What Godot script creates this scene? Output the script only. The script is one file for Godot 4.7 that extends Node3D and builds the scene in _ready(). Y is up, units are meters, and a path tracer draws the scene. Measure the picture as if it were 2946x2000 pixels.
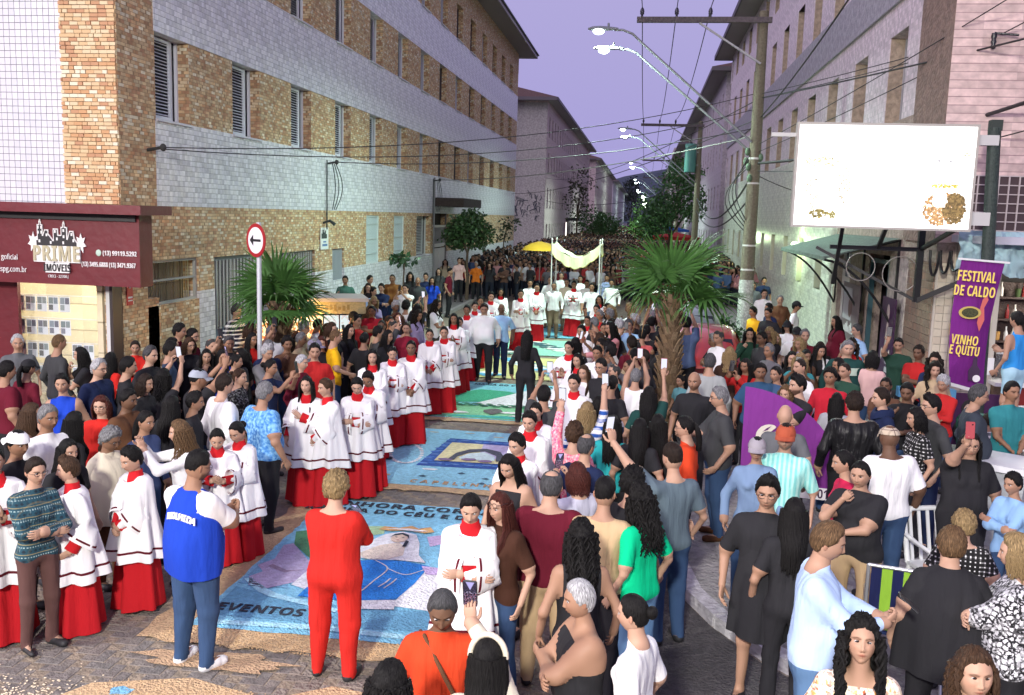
extends Node3D
# A street procession at dusk: sawdust carpets, altar servers, a crowd, apartment blocks, lit lamps.

func _ready()->void:
	var cam:=Camera3D.new()
	cam.name="camera"
	cam.position=V(0,3.65,0)
	cam.rotation=V(-0.14081,0.13562,0.030)
	cam.fov=40.79
	cam.near=0.05;cam.far=2000.0
	add_child(cam)
	var we:=WorldEnvironment.new()
	we.name="world"
	var e:=Environment.new()
	e.background_mode=Environment.BG_SKY
	var sm:=ProceduralSkyMaterial.new()
	sm.sky_top_color=Color(0.675,0.645,0.80);sm.sky_horizon_color=Color(0.59,0.565,0.775);sm.sky_curve=0.22
	sm.ground_bottom_color=Color(0.22,0.20,0.24);sm.ground_horizon_color=Color(0.45,0.42,0.55)
	var nt:=NoiseTexture2D.new();var nf:=FastNoiseLite.new();nf.seed=12;nf.frequency=0.006;nf.fractal_octaves=4
	nt.noise=nf;nt.width=512;nt.height=256;nt.seamless=true
	var ramp:=Gradient.new();ramp.set_color(0,Color(0,0,0,1));ramp.set_color(1,Color(0.07,0.06,0.07,1));nt.color_ramp=ramp
	sm.sky_cover=nt
	var sky:=Sky.new();sky.sky_material=sm
	e.sky=sky
	e.tonemap_mode=Environment.TONE_MAPPER_LINEAR
	e.tonemap_exposure=1.22
	e.sdfgi_enabled=true;e.ssao_enabled=true;e.ssil_enabled=true
	we.environment=e
	add_child(we)
	flood("floodlight","floodlight on a post at the left of the square, out of view",V(-13.0,0,-0.5),7.0,V(-3.0,0.8,-9.0),92.0)
	flood("floodlight","floodlight on a taller post behind the viewer, out of view",V(-1.5,0,7.0),8.2,V(-0.5,1.0,-10.0),250.0,0.5)
	var sun:=DirectionalLight3D.new()
	sun.name="afterglow"
	sun.light_energy=0.42;sun.light_color=Color(0.97,0.90,1.0);sun.light_angular_distance=40.0;sun.shadow_enabled=true
	sun.look_at_from_position(Vector3.ZERO,V(0.62,-0.50,-0.60),Vector3.UP)
	add_child(sun)
	ground()
	left_block()
	right_block()
	far_blocks()
	street()
	carpets()
	shop()
	small_signs()
	corner_right()
	procession()
	near_people()
	crowd_rows()
	far_crowd()
	prints()

func far_blocks()->void:
	var pink:=grain(0.58,0.46,0.45,0.85,0.5,0.5)
	var b:=far_block("apartment_block","second left block of pinkish plaster with narrow dark windows and scribbled end wall",LX,1,-83.0,-146.0,pink,3.3,3,2.7,1.0,"farther blocks along the street")
	pbx(V(LX-9.0,0,-82.98),V(LX-0.02,13.4,-82.94),"end_wall",grain(0.46,0.45,0.42,0.95,0.6,1.5),b)
	var r:=RandomNumberGenerator.new();r.seed=3
	var g:=MB.new()
	for k in 46:
		var p:=V(LX-0.4-r.randf()*3.0,3.4+r.randf()*1.8+0.3*sin(k*0.7),-82.92)
		g.tube([p,p+V(r.randf_range(-0.2,0.2),r.randf_range(0.2,0.5),0),p+V(r.randf_range(-0.1,0.5),r.randf_range(0.0,0.6),0)],[0.03],4)
	put(g.mesh(),"graffiti",mat(0.06,0.07,0.09),b)
	pbx(V(LX,3.2,-110),V(LX+1.5,3.5,-106),"canopy",mat(0.05,0.05,0.05),b)
	pbx(V(LX+0.02,0.1,-107),V(LX+0.06,3.0,-106),"lit_door_lamp",glow(Color(1,0.98,0.95),1.6),b)
	far_block("apartment_block","third left block, dim pink, beyond the sparse tree",LX,1,-165.0,-250.0,grain(0.52,0.42,0.42,0.85,0.5,0.5),3.3,3,3.4,1.2,"farther blocks along the street")
	var b4:=far_block("apartment_block","farthest left block, pale with two wide dark red balcony windows",LX-0.4,1,-268.0,-420.0,grain(0.46,0.43,0.47,0.85,0.5,0.5),3.6,3,5.5,1.6,"farther blocks along the street",1.5)
	for y in [5.3,9.3]:
		pbx(V(LX-7.0,y,-267.9),V(LX-1.6,y+2.6,-267.6),"balcony",mat(0.08,0.02,0.03,0.6),b4)
	far_block("apartment_block","second right block, pale lilac behind the dark pole",RX,-1,-66.0,-122.0,grain(0.50,0.46,0.50,0.8,0.5,0.5),3.3,3,3.2,1.1,"farther blocks along the street",1.0)
	far_block("apartment_block","third right block, brownish, mostly hidden by the leafy tree",RX,-1,-128.0,-260.0,grain(0.36,0.30,0.30,0.8,0.5,0.5),3.3,3,3.6,1.2,"farther blocks along the street",1.0)
	var t:=thing("tower_block","tall beige tower rising behind the right hand blocks","building",V(7.0,0,-330.0))
	pbx(V(1.5,0,-14),V(14,27,14),"wall",grain(0.42,0.36,0.34,0.9,0.2,0.4),t)
	for k in 3:
		pbx(V(3.0+k*3.0,20.5,14.0),V(4.4+k*3.0,22.5,14.1),"window",mat(0.03,0.03,0.04,0.3) if k!=1 else glow(Color(1,0.95,0.8),1.0),t)

func street()->void:

	var zs:=[-26.0,-54.0,-86.0,-122.0,-165.0]
	var ls:=["nearest utility pole with white painted foot and two lit lamps","second utility pole, dark, with green transformer beside the leafy tree","third utility pole with two lit lamps","fourth utility pole small above the crowd","farthest utility pole in the street"]
	for i in 5:
		var p:=pole(ls[i],V(2.82,0.1,zs[i]),9.0,[64.0,70.0,70.0,90.0,90.0][i],[44.0,0.0,50.0,60.0,60.0][i],i==0)
		if i==1:
			var t:=thing("transformer","green drum transformer hung on the second pole","transformer",V(2.35,6.3,-53.9))
			var m:=MB.new();m.lathe(Vector3.ZERO,[[0.30,0.0],[0.32,0.05],[0.32,1.45],[0.33,1.5],[0.28,1.56]],14);put(m.mesh(),"tank",mat(0.06,0.20,0.18,0.45),t)
			var q:=MB.new();q.lathe(V(0,1.55,0),[[0.05,0.0],[0.09,0.06],[0.05,0.12],[0.09,0.18],[0.05,0.24],[0.03,0.5]],8);put(q.mesh(),"bushing",mat(0.05,0.04,0.05,0.3),t)
			var a:=MB.new();a.bar(V(0.3,0.4,0),V(0.45,0.4,0),0.08,0.08);a.bar(V(0.3,1.1,0),V(0.45,1.1,0),0.08,0.08);put(a.mesh(),"bracket",mat(0.2,0.2,0.2),t)

	var names:=["left","middle","right"]
	for k in 3:
		var x: float=2.82+[-3.15,-2.25,-1.38][k]
		cable("%s power wire running from the nearest pole over the viewer"%names[k],V(x,9.15,-25.84),V(x-0.2,9.6,6.0),0.5,0.012)
		for i in 4: cable("%s power wire between the %s pole and the next"%[names[k],["nearest","second","third","fourth"][i]],V(x,9.15,zs[i]+0.16),V(x,9.15,zs[i+1]+0.16),0.6,0.014)
	cable("thin cable from the brick pillar eye bolt across to the nearest pole",V(LX+0.3,4.65,-15.85),V(2.7,7.0,-26.0),0.45,0.010)
	cable("second thin cable from the eye bolt across the white bands",V(LX+0.3,4.62,-15.85),V(2.7,6.6,-26.0),0.55,0.010)
	cable("cable from the wall bracket to the nearest pole's middle",V(LX+0.3,4.95,-25.35),V(2.7,6.1,-26.0),0.35,0.013)
	cable("pale twisted cable rising from the far wall bracket to the pole",V(LX+0.3,5.0,-38.6),V(2.7,5.9,-26.0),0.3,0.016,mat(0.16,0.16,0.15,0.6))
	cable("thin cable from the far block to the nearest pole",V(LX+0.3,5.0,-60.0),V(2.7,6.3,-26.0),0.5,0.014)
	cable("thin cable high between the second left block and the pole",V(LX,7.0,-84.0),V(2.7,6.8,-26.0),0.8,0.014)
	cable("slack cable low between the far left wall and the second pole",V(LX,5.0,-84.0),V(2.7,5.6,-54.0),0.7,0.02)
	cable("slack cable across the far street to the third pole",V(LX,5.0,-150.0),V(2.7,6.0,-86.0),1.2,0.03)
	cable("thick bundled cable from the nearest pole to the upper right edge",V(2.9,6.9,-26.0),V(7.5,6.5,-9.0),0.1,0.018)
	for q in [["thick dark lagged cable sagging past the billboard to the right edge",V(2.9,5.2,-25.9),V(7.4,6.45,-11.0),0.42,0.035],["thin cable under the lagged one past the billboard",V(2.9,5.0,-25.9),V(7.6,6.05,-11.0),0.5,0.012],["steep thin cable crossing the pink tiles",V(2.9,5.5,-25.9),V(7.4,7.9,-11.5),0.15,0.010],["second steep cable crossing the pink tiles",V(2.9,5.7,-25.9),V(6.4,7.9,-11.5),0.1,0.010],["long thin cable crossing the right block's windows",V(2.9,7.0,-25.9),V(8.0,7.2,-11.5),0.12,0.010],["twin of the long thin cable crossing the right windows",V(2.9,6.9,-25.9),V(8.0,7.12,-11.5),0.14,0.010],["black cable from the pole up past the right eaves",V(2.9,6.4,-25.9),V(3.9,9.0,-14.0),0.25,0.018],["low cable from the pole to the lit wall",V(2.9,4.9,-26.0),V(5.0,4.4,-27.5),0.1,0.012]]:
		cable(q[0],q[1],q[2],q[3],q[4])
	cable("sagging cable from the nearest pole to the second along the right wall",V(2.85,5.0,-26.2),V(2.85,4.9,-54.0),1.2,0.03)
	cable("second sagging bundle between the first two poles",V(2.85,4.4,-26.2),V(2.85,4.2,-54.0),0.9,0.025)
	var br:=thing("wire_bracket","black insulator bracket at the upper right corner","bracket",V(5.55,6.75,-16.9))
	var im:=MB.new();im.lathe(Vector3.ZERO,[[0.02,-0.16],[0.05,-0.12],[0.03,-0.08],[0.05,-0.04],[0.03,0.0],[0.05,0.04],[0.04,0.1]],8);im.tube([V(0,0.1,0),V(0.35,0.05,0.1)],[0.02],6);put(im.mesh(),"insulator",mat(0.02,0.02,0.025,0.3),br)

	palm("fan palm by the food cart on the left, with drooping dry fronds",V(-6.28,0.1,-15.6),1.9,2,18,0.92,-0.30)
	palm("fan palm on the right kerb in front of the red car",V(0.52,0.1,-15.6),2.25,7,13,1.12,0.0)
	var cr:=[[V(0,2.75,0),V(0.72,0.62,0.72)],[V(-0.45,2.6,0.2),V(0.5,0.45,0.5)],[V(0.5,2.7,0),V(0.55,0.5,0.5)],[V(0.1,3.25,0),V(0.55,0.45,0.55)],[V(-0.2,2.95,0.4),V(0.5,0.5,0.5)]]
	tree("round_tree","dense round dark green street tree before the lit entrance",V(-7.15,0.12,-38.0),2.0,0.07,cr,0.17,3400,Color(0.045,0.10,0.035),5)
	tree("sapling","thin sapling with a flat tuft of broad leaves against the tiled base",V(-6.97,0.12,-27.0),2.0,0.028,[[V(0,2.12,0),V(0.42,0.14,0.35)],[V(-0.2,2.2,0.1),V(0.25,0.12,0.2)]],0.20,90,Color(0.028,0.085,0.035),6,3)
	tree("sapling","sparse sapling with small scattered leaves past the round tree",V(-6.7,0.12,-45.0),2.3,0.04,[[V(0,2.7,0),V(0.5,0.45,0.4)],[V(0.3,3.1,0),V(0.5,0.3,0.4)]],0.18,160,Color(0.04,0.07,0.03),9,4)
	tree("street_tree","airy yellowing street tree against the third left block",V(-7.1,0.12,-100.0),3.4,0.12,[[V(0,5.0,0),V(1.5,2.0,1.5)],[V(0.3,7.2,0),V(1.3,1.6,1.3)]],0.35,420,Color(0.07,0.08,0.04),11,6)
	tree("street_tree","bushy light green tree low on the left far down the street",V(-6.0,0.12,-112.0),1.8,0.14,[[V(0,3.0,0),V(2.2,1.4,2.0)],[V(1.6,2.6,2.0),V(1.8,1.2,1.6)]],0.32,2200,Color(0.07,0.17,0.055),12)
	tree("street_tree","dark conical tree at the end of the left blocks",V(-6.5,0.12,-430.0),5.0,0.3,[[V(0,9.0,0),V(6,8,6)],[V(0,16.0,0),V(3.5,6,3.5)]],1.2,1600,Color(0.02,0.03,0.03),13)
	tree("street_tree","tall leafy tree on the right half hiding the second pole",V(1.7,0.12,-62.0),2.6,0.16,[[V(0.3,5.2,0),V(1.5,1.5,1.5)],[V(0.7,6.6,0),V(1.1,1.0,1.2)],[V(-0.6,4.2,0.4),V(1.2,1.2,1.2)],[V(-1.0,3.2,0.8),V(1.0,0.9,1.0)],[V(1.1,4.6,0.5),V(1.0,1.3,1.0)]],0.26,3600,Color(0.06,0.16,0.055),14)
	tree("street_tree","second right tree beyond the leafy one, lit yellow green",V(0.6,0.12,-92.0),2.6,0.16,[[V(0,4.0,0),V(1.8,1.6,1.8)],[V(-0.6,2.8,0.6),V(1.6,1.0,1.4)]],0.3,1800,Color(0.06,0.14,0.03),15)
	tree("shrub","leafy shrub at the painted foot of the nearest pole",V(2.15,0.0,-24.2),0.3,0.03,[[V(0,0.7,0),V(0.45,0.55,0.45)]],0.13,700,Color(0.03,0.09,0.03),16)
	car("parked red hatchback behind the right palm",V(1.36,0.0,-20.2),-2,Color(0.42,0.03,0.03))
	car("parked grey hatchback just beyond the red one",V(1.30,0.0,-24.6),-2,Color(0.10,0.10,0.115))
	for q in [["red gazebo roof over the far crowd on the right",V(2.2,2.5,-66.0),V(1.6,0.30,1.4),Color(0.52,0.06,0.05)],["blue gazebo roof farther on the right",V(2.4,2.6,-105.0),V(2.4,0.5,2.0),Color(0.03,0.10,0.36)]]:
		var t:=thing("gazebo",q[0],"gazebo",V(q[1].x,0,q[1].z),0.0,"gazebos in the far crowd")
		var s: Vector3=q[2]
		var m:=MB.new()
		for k in 4:
			var a:=V([-1,1,1,-1][k]*s.x,q[1].y,[1,1,-1,-1][k]*s.z);var b:=V([1,1,-1,-1][k]*s.x,q[1].y,[1,-1,-1,1][k]*s.z)
			m.tri(a,b,V(0,q[1].y+s.y,0));m.quad(a-V(0,0.22,0),b-V(0,0.22,0),b,a)
		put(m.mesh(),"roof",cloth(q[3]),t)
		for k in 4:
			var p:=MB.new();p.tube([V([-1,1,1,-1][k]*s.x*0.97,0,[1,1,-1,-1][k]*s.z*0.97),V([-1,1,1,-1][k]*s.x*0.97,q[1].y,[1,1,-1,-1][k]*s.z*0.97)],[0.03],6);put(p.mesh(),"leg",mat(0.5,0.5,0.5),t)

	for k in 9:
		var t:=thing("street_lamp","%s distant street lamp over the end of the street"%["nearest","second","third","fourth","fifth","sixth","seventh","eighth","farthest"][k],"street lamp",V(-0.6+0.3*(k%3),0,-205.0-k*34.0),0.0,"lamps far down the street")
		var m:=MB.new();m.tube([V(3.4,0,0),V(3.4,7.0,0),V(0.4,8.4,0),V(0,8.4,0)],[0.1],5);put(m.mesh(),"post",mat(0.1,0.1,0.1),t)
		var g:=MB.new();g.ball(V(0,8.3,0),V(0.34,0.30,0.34),10,7);put(g.mesh(),"lamp_glass",glow(Color(0.95,1.0,0.9),8.0),t)
		if k%3==0: omni("lamp_light",V(0,7.8,0),LAMP,60.0,0.3,t)

func far_crowd()->void:
	var c:=Node3D.new();c.name="crowd";add_child(c)
	tag(c,"dense crowd filling the street from the canopy to the far lights","crowd","","stuff")
	var r:=RandomNumberGenerator.new();r.seed=71
	var tops:=[Color(0.55,0.55,0.57),Color(0.6,0.6,0.62),Color(0.02,0.02,0.024),Color(0.025,0.025,0.03),Color(0.02,0.03,0.08),Color(0.14,0.015,0.02),Color(0.36,0.03,0.03),Color(0.16,0.16,0.17),Color(0.12,0.06,0.04),Color(0.36,0.28,0.2),Color(0.05,0.10,0.2),Color(0.42,0.2,0.2)]
	for kind in 4:
		var b: String=["m","f","m","f"][kind]
		var parts:=body_arrays(b,["stand","stand","clasp","fold"][kind],[0.19,0.19,0.5,0.5][kind],0.0,0.86,0.92,0.055)
		var m:=ArrayMesh.new()
		var tm:=StandardMaterial3D.new();tm.vertex_color_use_as_albedo=true;tm.roughness=0.9
		var ms:=[skin([0.55,0.7,0.35,0.5][kind]),tm,cloth(Color(0.02,0.025,0.04)),mat(0.02,0.02,0.022,0.6)]
		for s in 3:
			if parts[s][Mesh.ARRAY_VERTEX].size():
				m.add_surface_from_arrays(Mesh.PRIMITIVE_TRIANGLES,parts[s]);m.surface_set_material(m.get_surface_count()-1,ms[s])
		var ht:=Transform3D(Basis.from_euler(V(0.1,0,0)),BROWS)
		var skm:=StandardMaterial3D.new();skm.albedo_color=(skin([0.55,0.7,0.35,0.5][kind]) as StandardMaterial3D).albedo_color;skm.roughness=0.6
		var ha: Array=moved(head_arrays(b,1,0.0)[0],ht);ha[Mesh.ARRAY_COLOR]=null
		m.add_surface_from_arrays(Mesh.PRIMITIVE_TRIANGLES,ha);m.surface_set_material(m.get_surface_count()-1,skm)
		m.surface_set_material(0,skm)
		var hr: Array=moved(hair_mesh(["short","long","crop","tied"][kind],b,1).surface_get_arrays(0),ht)
		m.add_surface_from_arrays(Mesh.PRIMITIVE_TRIANGLES,hr);m.surface_set_material(m.get_surface_count()-1,hair_mat([Color(0.010,0.009,0.009),Color(0.02,0.013,0.010),Color(0.05,0.045,0.045),Color(0.03,0.018,0.012)][kind]))
		var list: Array[Transform3D]=[]
		var z:=-38.6
		while z>-240.0:
			z-=0.62 if z>-90.0 else 0.95
			var x:=-8.3+r.randf()*0.6
			while x<4.6:
				if r.randi()%4==kind and r.randf()<0.86 and not (absf(x-2.82)<0.4 and absf(fposmod(z,1000.0)-fposmod(-54.0,1000.0))<0.5):
					var h:=r.randf_range(0.88,1.04)
					list.append(Transform3D(Basis.from_euler(V(0,r.randfn()*0.6,0)).scaled(V(1.05,h,1.05)),V(x+r.randf_range(-0.15,0.15),0.1 if x<-7 or x>2.7 else 0.0,z+r.randf_range(-0.25,0.25))))
				x+=0.60 if z>-90.0 else 0.8
		var mm:=MultiMesh.new();mm.transform_format=MultiMesh.TRANSFORM_3D;mm.use_colors=true;mm.mesh=m;mm.instance_count=list.size()
		for i in list.size():
			mm.set_instance_transform(i,list[i]);mm.set_instance_color(i,tops[r.randi()%tops.size()])
		var mi:=MultiMeshInstance3D.new();mi.name="people_%03d"%kind if kind else "people";mi.multimesh=mm
		c.add_child(mi)

# people whose place, build and clothes are drawn from short lists
const TOPS:=[["white",Color(0.72,0.72,0.74)],["black",Color(0.012,0.012,0.014)],["black",Color(0.02,0.018,0.02)],["navy",Color(0.012,0.02,0.06)],["maroon",Color(0.11,0.01,0.02)],["red",Color(0.42,0.02,0.02)],["grey",Color(0.14,0.14,0.15)],["dark green",Color(0.02,0.06,0.04)],["pale blue",Color(0.28,0.42,0.6)],["beige",Color(0.42,0.32,0.2)],["brown",Color(0.10,0.05,0.03)],["pink",Color(0.5,0.22,0.24)],["charcoal",Color(0.04,0.04,0.045)],["teal",Color(0.03,0.2,0.22)],["lilac",Color(0.3,0.25,0.42)]]
const HAIRS:=[["short black hair","short","m",Color(0.010,0.009,0.009)],["cropped dark hair","crop","m",Color(0.02,0.014,0.01)],["greying hair","old","m",Color(0.22,0.22,0.23)],["a shaved head","shave","m",Color(0.03,0.02,0.015)],["a balding crown","ring","m",Color(0.07,0.07,0.07)],["long black hair","long","f",Color(0.010,0.009,0.009)],["wavy brown hair","wavy","f",Color(0.07,0.037,0.02)],["a dark bun","bun","f",Color(0.012,0.010,0.010)],["a black ponytail","pony","f",Color(0.012,0.010,0.010)],["long curls","longcurl","f",Color(0.02,0.014,0.01)],["blonde hair","wavy","f",Color(0.36,0.25,0.12)],["a brown bob","bob","f",Color(0.06,0.03,0.018)],["white hair","curly","f",Color(0.55,0.55,0.57)],["curly black hair","curly","m",Color(0.012,0.01,0.01)]]
const BOTTOMS:=[Color(0.035,0.07,0.15),Color(0.012,0.012,0.014),Color(0.05,0.05,0.055),Color(0.2,0.15,0.1)]
const ALONG:=["in the front crowd","level with the palms","level with the red car","level with the canopy","just behind the canopy","in the crowd well behind the canopy"]
const ACROSS:=["close to the left wall","deep in the left crowd","near the left carpet edge","in mid street","near the right carpet edge","on the far right"]
func row(x: float,z: float,face: float,h: float,hi: int,ti: int,bi: int,pose: String,tone: float,sl: float,hp: float,al: int,ac: int,ph: int)->void:
	var k: Array=HAIRS[hi]
	var label:="%s with %s in %s, %s, %s"%["man" if k[2]=="m" else "woman",k[0],TOPS[ti][0],ACROSS[ac],ALONG[al]]
	var p:=person(x,z,face,h,k[2],pose,tone,TOPS[ti][1],BOTTOMS[bi],k[1],k[3],label,{"lod": 1,"hp": hp,"sl": sl,"y": 0.12 if (x>0.75 and z>-17.0) or x>2.7 or (x<-7.0 and z<-13.3) else 0.0})
	if ph: phone(p,k[2],pose,"white","phone held by "+label.left(label.find(",",label.find(",")+1)))

static func V(x: float, y: float, z: float) -> Vector3: return Vector3(x, y, z)

# ---------------------------------------------------------------- mesh collecting
class MB:
	var v:=PackedVector3Array()
	var n:=PackedVector3Array()
	var c:=PackedColorArray()
	var uv:=PackedVector2Array()
	var ix:=PackedInt32Array()
	func tri(a: Vector3, b: Vector3, d: Vector3)->void:
		var nn:=(b-a).cross(d-a).normalized()
		var o:=v.size()
		v.append_array([a,b,d]);n.append_array([nn,nn,nn])
		uv.append_array([Vector2(a.x,a.z),Vector2(b.x,b.z),Vector2(d.x,d.z)])
		ix.append_array([o,o+2,o+1])
	func quad(a: Vector3,b: Vector3,d: Vector3,e: Vector3,u0:=Vector2.ZERO,u1:=Vector2.ONE)->void:
		var nn:=(b-a).cross(e-a).normalized()
		var o:=v.size()
		v.append_array([a,b,d,e]);n.append_array([nn,nn,nn,nn])
		uv.append_array([Vector2(u0.x,u1.y),u1,Vector2(u1.x,u0.y),u0])
		ix.append_array([o,o+2,o+1,o,o+3,o+2])
	func box(lo: Vector3,hi: Vector3)->void:
		var p:=[lo,Vector3(hi.x,lo.y,lo.z),Vector3(hi.x,hi.y,lo.z),Vector3(lo.x,hi.y,lo.z),Vector3(lo.x,lo.y,hi.z),Vector3(hi.x,lo.y,hi.z),hi,Vector3(lo.x,hi.y,hi.z)]
		for f in [[4,5,6,7],[1,0,3,2],[5,1,2,6],[0,4,7,3],[7,6,2,3],[0,1,5,4]]:
			quad(p[f[0]],p[f[1]],p[f[2]],p[f[3]])
	func cbox(ce: Vector3,si: Vector3)->void:
		box(ce-si*0.5,ce+si*0.5)
	func bar(a: Vector3, b: Vector3, w: float, h: float, up:=Vector3.UP)->void:
		var d:=(b-a).normalized()
		var s:=d.cross(up)
		if s.length()<0.01: s=d.cross(Vector3.RIGHT)
		s=s.normalized();var t:=s.cross(d).normalized()
		var q:=[]
		for e in [a,b]:
			for k in [[-1,-1],[1,-1],[1,1],[-1,1]]:
				q.append(e+s*(k[0]*w*0.5)+t*(k[1]*h*0.5))
		for k in 4:
			var j:=(k+1)%4
			quad(q[k],q[j],q[4+j],q[4+k]) if (q[j]-q[k]).cross(q[4+k]-q[k]).dot(q[k]+q[j]-a*2.0)>0 else quad(q[j],q[k],q[4+k],q[4+j])
		quad(q[3],q[2],q[1],q[0]) if (q[2]-q[3]).cross(q[1]-q[3]).dot(d)<0 else quad(q[0],q[1],q[2],q[3])
		quad(q[4],q[5],q[6],q[7]) if (q[5]-q[4]).cross(q[6]-q[4]).dot(d)>0 else quad(q[7],q[6],q[5],q[4])

	func grid(rows: Array,wrap:=true,cols: Array=[],capped:=false,flip:=false)->void:
		var R:=rows.size();var C: int=rows[0].size()
		var o:=v.size()
		var sgn:=1.0
		if wrap:
			var m:=Vector3.ZERO
			var mid:=R/2
			for q in rows[mid]: m+=q
			m /= C
			var best:=-1.0
			for j in C:
				var q: Vector3=rows[mid][j]-m
				if q.length()>best:
					best=q.length()
					var du: Vector3=rows[mid][(j+1)%C]-rows[mid][(j-1+C)%C]
					var dv: Vector3=rows[mini(mid+1,R-1)][j]-rows[maxi(mid-1,0)][j]
					sgn=1.0 if du.cross(dv).dot(q)>0 else -1.0
		if flip: sgn=-sgn
		for i in R:
			var up: PackedVector3Array=rows[mini(i+1,R-1)]
			var dn: PackedVector3Array=rows[maxi(i-1,0)]
			var me: PackedVector3Array=rows[i]
			for j in C:
				var jn:=(j+1)%C if wrap else mini(j+1,C-1)
				var jp:=(j-1+C)%C if wrap else maxi(j-1,0)
				var du:=me[jn]-me[jp]
				if du.length_squared()<1e-10: du=up[jn]-up[jp]+dn[jn]-dn[jp]
				var nn:=du.cross(up[j]-dn[j])*sgn
				n.append(nn.normalized() if nn.length_squared()>1e-16 else Vector3.UP)
				uv.append(Vector2(float(j)/C,float(i)/maxi(R-1,1)))
			v.append_array(me)
			if cols: c.append_array(cols[i])
		for i in R-1:
			for j in (C if wrap else C-1):
				var a:=o+i*C+j;var b:=o+i*C+(j+1)%C
				var d:=a+C;var e:=b+C
				if sgn>0: ix.append_array([a,e,b,a,d,e])
				else: ix.append_array([a,b,e,a,e,d])
		if capped:
			for end in [0,R-1]:
				var m:=Vector3.ZERO
				for q in rows[end]: m+=q
				m /= C
				var inner: Vector3=Vector3.ZERO
				for q in rows[1 if end==0 else R-2]: inner+=q
				var nn:=(m-inner/C).normalized()
				var k:=v.size()
				v.append(m);n.append(nn);uv.append(Vector2.ZERO)
				if cols: c.append(cols[end][0])
				for j in C:
					v.append(rows[end][j]);n.append(nn);uv.append(Vector2.ZERO)
					if cols: c.append(cols[end][j])
				for j in C:
					var p: Vector3=v[k+1+j];var q: Vector3=v[k+1+(j+1)%C]
					if (p-m).cross(q-m).dot(nn)>0: ix.append_array([k,k+1+(j+1)%C,k+1+j])
					else: ix.append_array([k,k+1+j,k+1+(j+1)%C])
	func tube(pts: Array,rad: Array,sides:=6,cap:=true)->void:
		var rows:=[]
		var side:=Vector3.ZERO
		for i in pts.size():
			var d: Vector3=(pts[mini(i+1,pts.size()-1)]-pts[maxi(i-1,0)]).normalized()
			if side==Vector3.ZERO:
				side=d.cross(Vector3.UP)
				if side.length()<0.05: side=d.cross(Vector3.RIGHT)
			side=(side-d*side.dot(d)).normalized()
			var t:=d.cross(side)
			var r: float=rad[i] if rad.size()>i else rad[-1]
			var row:=PackedVector3Array()
			for k in sides:
				var an:=TAU*k/sides
				row.append(pts[i]+side*(cos(an)*r)+t*(sin(an)*r))
			rows.append(row)
		grid(rows,true,[],cap)
	func ball(ce: Vector3,r: Vector3,nu:=10,nv:=7)->void:
		var rows:=[]
		for i in nv+1:
			var th:=PI*i/nv
			var row:=PackedVector3Array()
			for j in nu:
				var ph:=TAU*j/nu
				row.append(ce+Vector3(r.x*sin(th)*cos(ph),r.y*cos(th),r.z*sin(th)*sin(ph)))
			rows.append(row)
		grid(rows)
	func lathe(ce: Vector3, prof: Array, sides:=12, cap:=true)->void:
		var rows:=[]
		for q in prof:
			var row:=PackedVector3Array()
			for k in sides: row.append(ce+Vector3(q[0]*cos(TAU*k/sides),q[1],q[0]*sin(TAU*k/sides)))
			rows.append(row)
		grid(rows,true,[],cap)
	func sheet(poly: PackedVector2Array, y: float, th: float)->void:
		var t:=Geometry2D.triangulate_polygon(poly)
		for k in range(0,t.size(),3):
			var a:=Vector3(poly[t[k]].x,y,poly[t[k]].y);var b:=Vector3(poly[t[k+1]].x,y,poly[t[k+1]].y);var d:=Vector3(poly[t[k+2]].x,y,poly[t[k+2]].y)
			if (b-a).cross(d-a).y>0: tri(a,b,d)
			else: tri(a,d,b)
		if th>0.0:
			for k in poly.size():
				var p:=poly[k];var q:=poly[(k+1)%poly.size()]
				quad(Vector3(p.x,y-th,p.y),Vector3(q.x,y-th,q.y),Vector3(q.x,y,q.y),Vector3(p.x,y,p.y))
	func arrays()->Array:
		var a:=[]
		a.resize(Mesh.ARRAY_MAX)
		a[Mesh.ARRAY_VERTEX]=v;a[Mesh.ARRAY_NORMAL]=n;a[Mesh.ARRAY_INDEX]=ix
		if uv.size()==v.size(): a[Mesh.ARRAY_TEX_UV]=uv
		if c.size()==v.size(): a[Mesh.ARRAY_COLOR]=c
		return a
	func mesh()->ArrayMesh:
		var m:=ArrayMesh.new()
		if v.size(): m.add_surface_from_arrays(Mesh.PRIMITIVE_TRIANGLES,arrays())
		return m

func moved(a: Array, t: Transform3D)->Array:
	var b:=a.duplicate()
	b[Mesh.ARRAY_VERTEX]=t*(a[Mesh.ARRAY_VERTEX] as PackedVector3Array)
	b[Mesh.ARRAY_NORMAL]=Transform3D(t.basis.orthonormalized(),Vector3.ZERO)*(a[Mesh.ARRAY_NORMAL] as PackedVector3Array)
	return b

# ---------------------------------------------------------------- naming
var used:={}
func numbered(called: String)->String:
	if not used.has(called):
		used[called]=0
		return called
	used[called]+=1
	return "%s_%03d"%[called,used[called]]

func tag(o: Node,label:="",category:="",group:="",kind:="")->Node:
	if label: o.set_meta("label",label)
	if category: o.set_meta("category",category)
	if group: o.set_meta("group",group)
	if kind: o.set_meta("kind",kind)
	return o

func thing(called: String,label: String,category: String,at:=Vector3.ZERO,turn:=0.0,group:="")->Node3D:
	var o:=Node3D.new()
	o.name=numbered(called)
	o.position=at;o.rotation.y=turn
	add_child(o)
	tag(o,label,category,group)
	return o

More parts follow.
